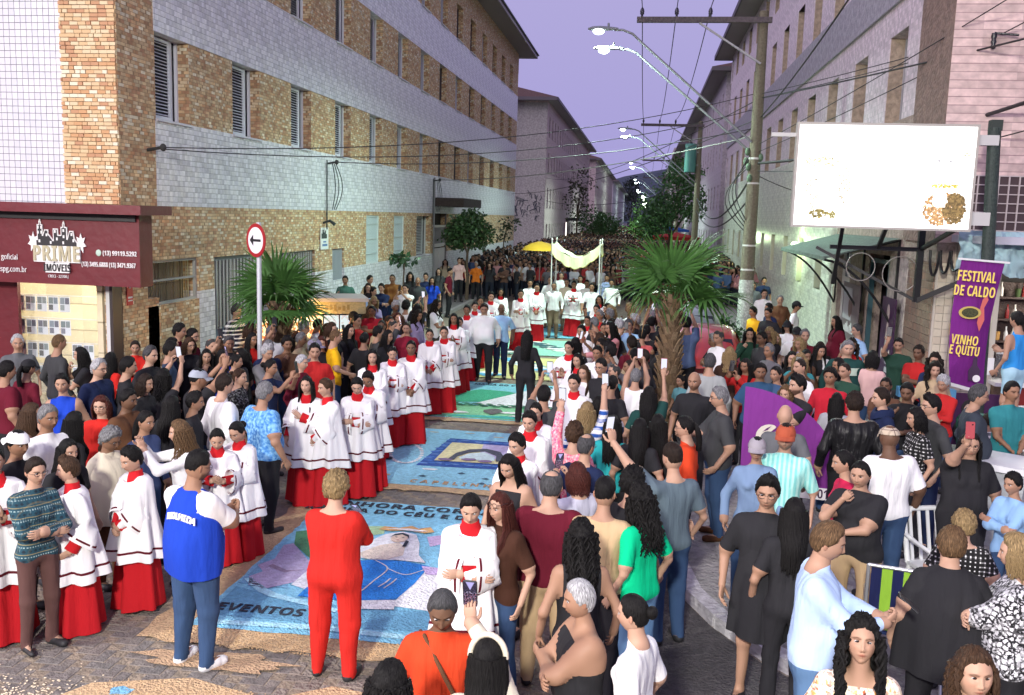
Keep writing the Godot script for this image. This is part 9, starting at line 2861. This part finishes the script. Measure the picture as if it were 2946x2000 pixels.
	held(person(-0.65,-4.20,178,1.62,"f","reach_across",0.80,C8,C6,"long",C4,"woman with cream headband and jacket stretching an arm up with a phone",{"sl":0.5,"headband":C8}),"f","reach_across","street",0)
	person(-0.99,-4.77,10,1.64,"m","stand",0.18,C33,C6,"short",C20,"dark skinned man in red orange printed tee with shoulder strap looking down",{"hp":22,"sl":0.25,"strap":C9})
	person(-3.35,-19.91,8,1.74,"h","walk",0.62,C5,C14,"short",C3,"man in white jacket and black trousers walking on the carpet",{"sl":0.5,"hp":14})
	person(-3.07,-20.58,5,1.68,"m","walk",0.20,C55,C15,"bald0",C4,"dark skinned man in pale blue shirt walking behind the white jacket",{"sl":0.3,"gl":1})
	person(-1.94,-16.10,178,1.66,"f","stand",0.60,C14,C14,"long",C4,"woman in black with long hair standing on the carpet, back turned",{"sl":0.5})
	person(-2.03,-28.43,0,1.72,"m","pray",0.30,C0,C0,"short",C4,"altar server swinging a thurible in front of the canopy",{"robe":true,"sd":20,"group":"altar servers in white surplices and red cassocks"})
	person(-3.00,-26.92,8,1.70,"m","clasp",0.60,C0,C0,"short",C4,"altar server with folded hands left of the bald man in white",{"robe":true,"sd":21,"group":"altar servers in white surplices and red cassocks"})
	person(-2.59,-27.89,0,1.70,"m","stand",0.40,C5,C13,"ring",C20,"bald man in white vestment and dark trousers leading the procession",{"sl":0.5})
	person(-3.21,-24.96,10,1.66,"m","fold",0.60,C0,C0,"short",C4,"altar server holding an open book left of the procession leader",{"robe":true,"sd":22,"group":"altar servers in white surplices and red cassocks"})
	person(-1.47,-28.05,0,1.70,"m","walk",0.50,C5,C31,"short",C4,"man in white shirt and light jeans carrying the right canopy pole",{"sl":0.3})
	person(-3.73,-16.33,12,1.58,"f","clasp",0.60,C0,C0,"tied",C4,"altar server girl with hair pulled back, eighth of the left row",{"robe":true,"sd":23,"lod":0,"group":"altar servers in white surplices and red cassocks"})
	person(-3.52,-16.60,9,1.60,"m","fold",0.70,C0,C0,"tied",C4,"altar server girl with brown skin and bare forehead, ninth of the left row",{"robe":true,"sd":24,"lod":0,"group":"altar servers in white surplices and red cassocks"})
	person(-3.70,-18.37,6,1.66,"f","pray",0.50,C0,C0,"long",C4,"altar server with loose long hair, tenth of the left row",{"robe":true,"sd":25,"lod":0,"group":"altar servers in white surplices and red cassocks"})
	person(-3.65,-18.70,3,1.55,"m","clasp",0.70,C0,C0,"bun",C4,"altar server girl with high bun just before the man in white jacket",{"robe":true,"sd":26,"lod":0,"group":"altar servers in white surplices and red cassocks"})
	person(-3.74,-19.99,0,1.68,"f","stand",0.35,C0,C0,"short",C4,"dark skinned altar server with cap of short hair left of the man in white jacket",{"robe":true,"sd":27,"lod":0,"group":"altar servers in white surplices and red cassocks"})
	person(-8.13,-25.02,10,1.72,"m","stand",0.45,C56,C6,"short",C4,"man in green jacket leaning against the tiled wall",{"lod":0,"sl":0.5,"y":0.12})
	person(-7.63,-25.61,70,1.72,"m","stand",0.62,C28,C6,"short",C4,"man with stubble in beige shirt looking right by the wall",{"lod":0,"y":0.12})
	person(-7.01,-25.86,0,1.76,"h","stand",0.35,C57,C6,"shave",C4,"large man in rust brown sweater by the sapling",{"lod":0,"sl":0.5,"y":0.12})
	person(-7.07,-28.10,20,1.68,"f","stand",0.60,C14,C14,"longcurl",C4,"woman with big curly black hair near the sapling",{"lod":0,"y":0.12})
	person(-6.64,-27.38,5,1.72,"m","stand",0.50,C11,C14,"bald0",C4,"man with shaved head and glasses beside the curly haired woman",{"lod":0,"gl":1})
	person(-6.86,-29.35,5,1.72,"m","stand",0.60,C15,C14,"fade",C4,"man in navy with cropped hair left of the blue tee",{"lod":0})
	person(-6.47,-28.54,10,1.66,"f","stand",0.60,C7,C14,"long",C4,"woman in royal blue printed tee by the wall",{"lod":0})
	person(-7.02,-31.96,10,1.62,"f","stand",0.80,C11,C14,"long",C4,"pale woman with dark hair in front of the lit entrance",{"lod":0,"y":0.12})
	person(-6.70,-32.20,90,1.74,"m","stand",0.60,C18,C14,"fade",C4,"man in maroon polo in profile by the lit entrance",{"lod":0})
	person(-7.27,-36.85,20,1.78,"f","stand",0.70,C49,C14,"short",C4,"woman in pink blouse standing high under the round tree",{"lod":0,"y":0.12})
	person(-6.82,-38.25,5,1.70,"f","stand",0.70,C58,C14,"bun",C19,"person in glowing orange vest among the far left crowd",{"lod":0})
	person(-7.05,-23.58,20,1.66,"f","stand",0.80,C14,C14,"wavy",C3,"woman with glasses and wavy hair below the man in beige",{"lod":0,"gl":1,"y":0.12})
	person(-6.97,-24.59,0,1.70,"m","crossed",0.70,C15,C14,"crop",C4,"youth in navy shirt filming left of the brown sweater",{"lod":0,"sl":0.5})
	person(-6.67,-21.45,70,1.66,"f","stand",0.60,C11,C14,"long",C4,"woman with long dark hair behind the food cart",{"lod":0})
	person(-6.95,-23.62,80,1.68,"m","stand",0.60,C55,C6,"crop",C4,"man in pale blue shirt above the food cart",{"lod":0})
	person(-6.45,-20.38,85,1.68,"m","stand",0.80,C59,C6,"short",C19,"man in white cap with blue backpack right of the food cart",{"lod":0,"cap":C5})
	held(person(-6.33,-24.74,-10,1.70,"m","film",0.80,C5,C6,"short",C4,"man in white tee with round print filming above the crowd",{"lod":0}),"m","film","white",0)
	held(person(-4.86,-19.95,170,1.66,"f","film_high",0.72,C14,C14,"long",C4,"person with black backpack holding both arms high",{"lod":0}),"f","film_high","white",0)
	person(-5.21,-20.34,175,1.66,"m","stand",0.60,C5,C14,"curly",C4,"curly haired youth in white tee seen from behind",{"lod":0})
	person(-5.66,-19.26,0,1.64,"hf","crossed",0.50,C60,C14,"tied",C4,"woman in crimson tee with crossed arms beyond the cart",{"lod":0})
	person(-5.62,-17.74,75,1.66,"m","chin",0.55,C16,C14,"crop",C4,"man in red jacket holding a phone beside the cart",{"lod":0,"sl":0.5})
	person(-5.07,-15.78,60,1.66,"f","stand",0.78,C14,C14,"long",C4,"woman in black with bare neckline right of the yellow shirt",{"lod":0})
	person(-5.06,-14.36,20,1.62,"f","stand",0.75,C14,C14,"bob",C17,"woman with dark red hair behind the yellow shirt",{"lod":0})
	person(-4.53,-14.93,170,1.64,"f","stand",0.60,C14,C14,"bun",C4,"woman with black bun seen from behind near the servers",{"lod":0})
	held(person(-4.52,-15.66,120,1.66,"m","raise",0.70,C11,C14,"crop",C4,"young man in dark jacket reaching up with a phone",{"lod":0,"sl":0.5}),"m","raise","white",0)
	person(-4.28,-15.43,70,1.64,"f","stand",0.60,C14,C14,"long",C4,"woman with black hair in profile beside the dark jacket",{"lod":0,"sl":0.5})
	person(-4.85,-18.29,30,1.64,"f","stand",0.82,C11,C14,"long",C17,"woman with dark red hair in grey hood looking left",{"lod":0})
	person(-4.20,-16.51,5,1.66,"f","stand",0.74,C61,C14,"tied",C3,"young woman in burgundy tee facing the viewer behind the servers",{"lod":0})
	person(-7.03,-13.42,100,1.72,"m","stand",0.60,C18,C14,"crop",C4,"man in maroon shirt in the group by the white tiled base",{"lod":0,"y":0.12})
	person(-6.87,-13.52,85,1.76,"m","stand",0.70,C18,C14,"short",C4,"man with glasses in maroon in profile by the white tiled base",{"lod":0,"gl":1})
	person(-6.92,-12.97,110,1.68,"m","stand",0.70,C15,C14,"short",C4,"dark haired man left of the maroon group",{"lod":0})
	person(-6.77,-13.25,60,1.66,"f","stand",0.70,C14,C14,"bob",C1,"woman with brown hair and glasses below the maroon group",{"lod":0,"gl":1})
	person(-7.66,-16.90,75,1.66,"hf","stand",0.80,"navy_stripes",C14,"puffy",C20,"woman in navy striped cardigan by the glazed door",{"lod":0,"sl":0.5,"y":0.12})
	person(-6.24,-13.50,40,1.68,"m","stand",0.50,C14,C14,"short",C20,"older grey haired man below the glazed door",{"lod":0})
	person(-6.15,-14.13,60,1.66,"f","stand",0.50,C16,C14,"long",C4,"person in red with dark hair left of the sign post",{"lod":0})
	person(-8.99,-12.41,40,1.70,"m","stand",0.70,C50,C14,"old",C19,"blurred white haired man in grey at the shop window",{"lod":0})
	person(5.13,-13.54,-150,1.70,"m","carry",0.66,C62,C63,"short",C4,"man in blue tank top and pale shorts standing on the white table",{"lod":0,"y":0.84,"tr":0.3,"sl":0,"hem":0.95})
	person(4.04,-32.10,10,1.72,"m","stand",0.50,C15,C14,"short",C4,"man in navy shirt walking down the right pavement",{"lod":0,"y":0.12})
	person(3.50,-30.27,0,1.66,"m","stand",0.60,C50,C14,"short",C4,"man in grey farther down the right pavement",{"lod":0,"y":0.12})
	person(3.30,-26.01,5,1.74,"m","stand",0.70,C5,C14,"short",C4,"man in white jacket and pink tie on the right pavement",{"lod":0,"sl":0.5,"y":0.12})
	person(2.62,-22.21,-60,1.70,"m","stand",0.45,C64,C14,"crop",C4,"man in yellow shirt beside the painted pole foot",{"lod":0})
	person(2.91,-21.72,-70,1.72,"m","stand",0.40,C15,C14,"fade",C4,"dark skinned bearded man in navy tee behind the yellow shirt",{"lod":0,"y":0.12})
	person(2.76,-20.71,-40,1.70,"m","stand",0.45,C14,C14,"fade",C4,"bearded man in black tee below the green lit wall",{"lod":0,"y":0.12})
	person(3.58,-24.97,0,1.66,"hf","stand",0.70,C9,C14,"old",C10,"grey haired woman in brown coat by the green lit wall",{"lod":0,"sl":0.5,"y":0.12})
	person(3.63,-22.82,80,1.70,"m","stand",0.50,C5,C14,"short",C4,"man in black cap and white cape by the green lit wall",{"lod":0,"cap":C14,"y":0.12})
	person(2.51,-17.77,10,1.62,"f","stand",0.85,C49,C14,"wavy",C26,"smiling blonde woman in pale pink blouse on the right pavement",{"lod":0})
	person(2.93,-19.12,-30,1.60,"f","stand",0.80,C5,C14,"bob",C4,"woman in white floral tee with dark hair near the black cap man",{"lod":0,"cap":C14,"y":0.12})
	person(2.55,-18.87,-20,1.60,"f","stand",0.80,C14,C14,"wavy",C12,"woman with light brown hair left of the smiling blonde",{"lod":0})
	person(2.84,-17.48,0,1.66,"m","stand",0.80,C5,C14,"short",C4,"young man in flat black cap on the right pavement",{"lod":0,"cap":C14,"y":0.12})
	person(4.00,-19.75,-75,1.68,"hf","stand",0.55,C18,C14,"long",C4,"woman in maroon tee with long black hair by the dark photo poster",{"lod":0,"y":0.12})
	person(4.05,-18.05,-80,1.70,"m","stand",0.82,C55,C14,"short",C20,"grey haired man in light blue by the lit doorway",{"lod":0,"y":0.12})
	person(3.19,-14.98,0,1.72,"m","stand",0.85,C11,C14,"old",C19,"pale man with white hair below the dark photo poster",{"lod":0,"y":0.12})
	person(2.88,-15.42,20,1.62,"f","stand",0.60,C14,C14,"long",C4,"woman with black hair below the awning bracket",{"lod":0,"y":0.12})
	held(person(-0.21,-18.12,-5,1.72,"m","film",0.75,C55,C6,"short",C20,"man with glasses in blue polo filming left of the right palm",{"lod":0,"gl":1}),"m","film","white",0)
	person(-0.68,-18.06,0,1.64,"f","stand",0.50,C5,C14,"tied",C4,"girl in white blouse with tied hair by the carpet",{"lod":0})
	person(-0.48,-17.75,0,1.62,"f","stand",0.45,C11,C14,"tied",C4,"girl with brown skin behind the blue polo man",{"lod":0})
	held(person(0.23,-18.73,175,1.72,"m","film_high",0.60,C14,C14,"short",C4,"man in black filming over the heads left of the palm trunk",{"lod":0}),"m","film_high","white",0)
	person(0.06,-17.07,175,1.66,"f","stand",0.60,C65,C14,"short",C4,"person in coral red with dark hair by the palm trunk",{"lod":0})
	held(person(0.87,-17.64,178,1.86,"m","film_high",0.60,C66,C14,"short",C4,"man in blue tee lifting a white phone before the red car",{"lod":0}),"m","film_high","white",0)
	person(-1.04,-15.36,178,1.66,"f","stand",0.60,C14,C14,"wavy",C4,"woman with dark wavy hair in front of the thurible server",{"lod":0})
	person(-0.55,-16.66,0,1.50,"c","stand",0.75,C5,C14,"short",C4,"boy with dark fringe looking out at the viewer by the carpet",{"lod":0})
	person(-3.86,-21.60,20,1.60,"m","clasp",0.70,C0,C0,"short",C4,"altar server boy just past the man in white jacket, left row",{"robe":true,"sd":30,"group":"altar servers in white surplices and red cassocks"})
	person(-3.92,-22.70,15,1.63,"f","pray",0.50,C0,C0,"tied",C4,"altar server girl with tied hair farther along the left row",{"robe":true,"sd":31,"group":"altar servers in white surplices and red cassocks"})
	person(-3.84,-23.80,18,1.66,"m","fold",0.80,C0,C0,"crop",C4,"altar server boy with cropped hair in the far left row",{"robe":true,"sd":32,"group":"altar servers in white surplices and red cassocks"})
	person(-3.90,-25.90,12,1.60,"f","clasp",0.40,C0,C0,"long",C4,"altar server with long hair at the far end of the left row",{"robe":true,"sd":33,"group":"altar servers in white surplices and red cassocks"})
	person(-1.12,-15.20,-20,1.63,"f","pray",0.75,C0,C0,"tied",C4,"altar server girl with tied hair midway down the right row",{"robe":true,"sd":34,"group":"altar servers in white surplices and red cassocks"})
	person(-1.05,-17.30,-25,1.66,"m","clasp",0.60,C0,C0,"short",C4,"altar server boy beyond the right row, left of the palm trunk",{"robe":true,"sd":35,"group":"altar servers in white surplices and red cassocks"})
	person(-1.08,-19.60,-15,1.60,"f","fold",0.50,C0,C0,"bun",C4,"altar server with bun farther down the right row",{"robe":true,"sd":36,"group":"altar servers in white surplices and red cassocks"})
	person(-1.00,-21.90,-20,1.63,"m","pray",0.70,C0,C0,"short",C4,"altar server boy level with the red car, right row",{"robe":true,"sd":37,"group":"altar servers in white surplices and red cassocks"})
	person(-1.05,-24.20,-15,1.66,"f","clasp",0.45,C0,C0,"long",C4,"altar server with long hair, far right row",{"robe":true,"sd":38,"group":"altar servers in white surplices and red cassocks"})
	person(-2.35,-29.60,0,1.70,"m","clasp",0.60,C8,C13,"ring",C20,"balding priest in cream vestment under the canopy",{"lod":1,"sl":0.5})
	person(-1.70,-29.40,0,1.70,"m","stand",0.30,C5,C13,"short",C4,"dark skinned man in white under the canopy's right half",{"lod":1,"sl":0.5})
	person(-2.95,-30.30,5,1.70,"m","stand",0.70,C5,C13,"old",C20,"white haired man in white at the canopy's left rear pole",{"lod":1,"sl":0.5})
	person(-3.40,-28.60,10,1.70,"m","clasp",0.50,C5,C13,"short",C4,"man in white left of the canopy",{"lod":1,"sl":0.5})
	person(-0.95,-30.20,-5,1.70,"m","stand",0.40,C5,C13,"crop",C4,"man in white at the canopy's right rear pole",{"lod":1,"sl":0.5})
	person(-2.05,-31.60,0,1.70,"m","clasp",0.60,C5,C13,"short",C4,"man in white following just behind the canopy",{"lod":1,"sl":0.5})
	person(-1.20,-32.60,0,1.70,"m","stand",0.50,C67,C13,"fade",C4,"man in pale violet shirt behind the canopy",{"lod":1,"sl":0.5})
	person(-2.80,-32.80,0,1.70,"m","clasp",0.70,C5,C13,"old",C20,"grey haired man in white behind the canopy's left half",{"lod":1,"sl":0.5})
func crowd_rows() -> void:
	row(4.39,-11.62,14,1.75,0,13,1,"clasp",0.50,0.19,1,0,5,0)
	row(3.25,-11.69,-25,1.67,0,1,0,"chin",0.20,0.19,12,0,5,0)
	row(3.18,-12.40,-27,1.61,8,10,2,"crossed",0.20,0.19,4,1,5,0)
	row(-5.35,-12.80,62,1.68,12,6,3,"chin",0.70,0.50,11,1,1,0)
	row(-4.64,-12.88,23,1.73,0,5,1,"stand",0.70,0.19,7,1,2,0)
	row(4.06,-12.96,-43,1.58,12,5,0,"fold",0.60,0.50,11,1,5,0)
	row(-6.30,-13.01,61,1.70,4,2,3,"raise",0.70,0.19,4,1,1,1)
	row(2.84,-13.19,-48,1.66,3,7,0,"chin",0.70,0.19,8,1,5,0)
	row(2.26,-13.28,-63,1.67,3,0,3,"stand",0.80,0.50,4,1,5,0)
	row(-0.31,-13.34,-68,1.57,4,13,0,"stand",0.80,0.19,0,1,4,0)
	row(1.55,-13.57,-37,1.60,5,5,2,"film",0.50,0.50,8,1,5,1)
	row(-5.66,-13.62,46,1.62,2,3,3,"stand",0.20,0.50,4,1,1,0)
	row(-0.10,-13.76,-74,1.58,3,6,3,"raise",0.35,0.50,1,1,4,1)
	row(4.17,-13.79,-7,1.65,9,9,3,"stand",0.80,0.19,7,1,5,0)
	row(2.90,-13.87,-73,1.63,5,3,1,"stand",0.50,0.19,6,1,5,0)
	row(2.34,-13.89,-13,1.67,10,13,1,"film",0.20,0.19,2,1,5,1)
	row(-6.59,-13.93,-1,1.57,6,1,0,"film",0.20,0.50,6,1,1,1)
	row(-5.53,-14.08,37,1.62,13,10,0,"chin",0.35,0.50,3,1,1,0)
	row(-0.41,-14.13,-104,1.76,13,3,2,"stand",0.50,0.19,7,1,4,0)
	row(0.11,-14.21,-105,1.69,3,12,1,"stand",0.20,0.50,0,1,4,0)
	row(4.37,-14.47,-25,1.68,9,3,2,"clasp",0.70,0.50,2,1,5,0)
	row(-0.04,-14.68,-160,1.62,0,9,1,"stand",0.60,0.19,9,1,4,0)
	row(-6.08,-14.74,47,1.70,2,0,3,"raise",0.60,0.19,9,1,1,1)
	row(-6.52,-14.92,99,1.70,11,10,3,"stand",0.20,0.19,4,1,1,0)
	row(2.58,-14.93,20,1.60,5,10,0,"stand",0.35,0.50,10,1,5,0)
	row(-5.65,-14.95,93,1.58,2,9,3,"fold",0.20,0.19,8,1,1,0)
	row(4.34,-15.17,-39,1.70,1,5,1,"crossed",0.20,0.19,1,1,5,0)
	row(-5.19,-15.17,73,1.75,11,1,0,"clasp",0.80,0.19,3,1,2,0)
	row(2.08,-15.18,-51,1.61,2,6,1,"stand",0.50,0.19,1,1,5,0)
	row(-0.10,-15.49,-150,1.71,1,4,0,"stand",0.20,0.19,4,1,4,0)
	row(-0.58,-15.54,-66,1.66,7,10,1,"crossed",0.35,0.19,9,1,4,0)
	row(1.32,-15.56,-46,1.76,4,0,2,"stand",0.60,0.19,10,1,5,0)
	row(-5.86,-15.70,82,1.67,12,9,1,"clasp",0.70,0.19,1,1,1,0)
	row(4.21,-15.87,-21,1.74,7,7,2,"raise",0.70,0.19,11,1,5,1)
	row(3.47,-15.92,15,1.67,9,5,3,"clasp",0.20,0.19,2,1,5,0)
	row(-0.02,-16.02,-146,1.58,4,12,2,"stand",0.35,0.50,12,1,4,0)
	row(2.07,-16.05,-53,1.71,0,12,3,"stand",0.20,0.19,4,1,5,0)
	row(-6.48,-16.14,61,1.63,8,2,2,"stand",0.80,0.19,4,1,1,0)
	row(-0.65,-16.20,-118,1.66,11,11,3,"film",0.35,0.19,5,1,4,1)
	row(-5.67,-16.32,73,1.59,6,6,0,"film",0.35,0.19,10,1,1,1)
	row(2.74,-16.39,-47,1.60,10,14,0,"stand",0.60,0.50,6,1,5,0)
	row(1.30,-16.45,-70,1.57,12,2,3,"crossed",0.50,0.19,3,1,5,0)
	row(0.39,-16.48,-112,1.61,13,12,3,"chin",0.50,0.50,3,1,4,0)
	row(-4.69,-16.60,3,1.67,3,9,2,"fold",0.20,0.50,7,1,2,0)
	row(-6.53,-16.70,63,1.65,1,2,0,"film",0.70,0.19,12,1,1,1)
	row(-5.24,-16.75,68,1.72,8,5,1,"clasp",0.60,0.19,2,1,1,0)
	row(-6.04,-16.84,99,1.59,1,0,3,"fold",0.50,0.19,10,1,1,0)
	row(2.89,-16.92,1,1.68,2,4,1,"fold",0.80,0.19,0,1,5,0)
	row(2.30,-16.92,-37,1.70,10,1,0,"crossed",0.20,0.19,7,1,5,0)
	row(-4.69,-17.23,77,1.60,4,14,0,"film",0.80,0.19,11,1,2,1)
	row(-0.50,-17.26,-61,1.76,5,11,3,"film",0.60,0.19,11,1,4,1)
	row(2.01,-17.45,-7,1.74,5,7,0,"chin",0.80,0.50,9,1,5,0)
	row(0.13,-17.75,-189,1.66,0,2,2,"chin",0.80,0.19,7,1,4,0)
	row(-4.88,-17.80,48,1.60,7,4,0,"stand",0.50,0.19,0,1,2,0)
	row(-0.38,-18.70,-149,1.64,12,9,3,"fold",0.70,0.19,10,2,4,0)
	row(-0.88,-18.79,-125,1.65,2,12,0,"chin",0.60,0.50,10,2,4,0)
	row(-6.06,-19.02,89,1.63,12,9,2,"crossed",0.60,0.50,6,2,1,0)
	row(-4.64,-19.10,62,1.61,9,14,1,"stand",0.50,0.50,10,2,2,0)
	row(-0.05,-19.15,-86,1.70,12,1,0,"stand",0.20,0.19,10,2,4,0)
	row(-6.46,-19.31,65,1.62,2,4,0,"film",0.50,0.50,2,2,1,1)
	row(-0.53,-19.32,-98,1.58,9,2,0,"chin",0.80,0.50,9,2,4,0)
	row(-5.25,-19.59,38,1.73,12,10,3,"stand",0.20,0.19,10,2,1,0)
	row(-0.10,-19.73,-87,1.64,12,10,1,"crossed",0.50,0.50,3,2,4,0)
	row(-5.89,-19.78,81,1.61,10,1,1,"stand",0.35,0.19,11,2,1,0)
	row(-6.34,-19.89,38,1.66,12,12,3,"raise",0.80,0.50,8,2,1,1)
	row(-0.61,-19.93,-111,1.73,2,2,1,"stand",0.20,0.50,9,2,4,0)
	row(-7.08,-20.09,107,1.65,9,2,1,"raise",0.60,0.19,12,2,1,1)
	row(-8.05,-20.21,42,1.57,10,2,3,"raise",0.70,0.50,6,2,0,1)
	row(0.25,-20.29,-88,1.72,12,0,2,"clasp",0.80,0.19,9,2,4,0)
	row(-0.86,-20.42,-41,1.64,2,5,2,"raise",0.50,0.19,0,2,4,1)
	row(-6.96,-20.59,86,1.71,10,12,1,"stand",0.80,0.19,1,2,1,0)
	row(-6.05,-20.65,39,1.72,10,14,1,"chin",0.35,0.19,10,2,1,0)
	row(-7.64,-20.66,36,1.71,2,9,1,"stand",0.50,0.50,12,2,0,0)
	row(-0.14,-20.67,-106,1.58,10,4,0,"stand",0.35,0.19,8,2,4,0)
	row(-8.36,-20.72,77,1.68,12,14,1,"fold",0.80,0.19,3,2,0,0)
	row(-4.61,-20.75,83,1.69,9,0,2,"fold",0.60,0.19,5,2,2,0)
	row(-0.63,-20.85,-77,1.73,10,5,2,"stand",0.35,0.50,8,2,4,0)
	row(-6.58,-20.92,96,1.59,9,13,1,"clasp",0.60,0.19,9,2,1,0)
	row(-7.26,-20.97,18,1.62,9,11,1,"fold",0.60,0.19,4,2,0,0)
	row(-5.12,-21.11,38,1.60,10,14,2,"chin",0.50,0.19,6,2,2,0)
	row(-8.47,-21.29,62,1.64,10,9,1,"crossed",0.35,0.19,9,2,0,0)
	row(-7.94,-21.29,-12,1.58,9,3,0,"fold",0.50,0.50,8,2,0,0)
	row(-0.72,-21.35,-68,1.70,9,0,3,"stand",0.70,0.50,2,2,4,0)
	row(0.26,-21.36,-89,1.69,9,6,2,"stand",0.60,0.19,6,2,4,0)
	row(-0.21,-21.37,-86,1.74,10,0,2,"chin",0.20,0.19,11,2,4,0)
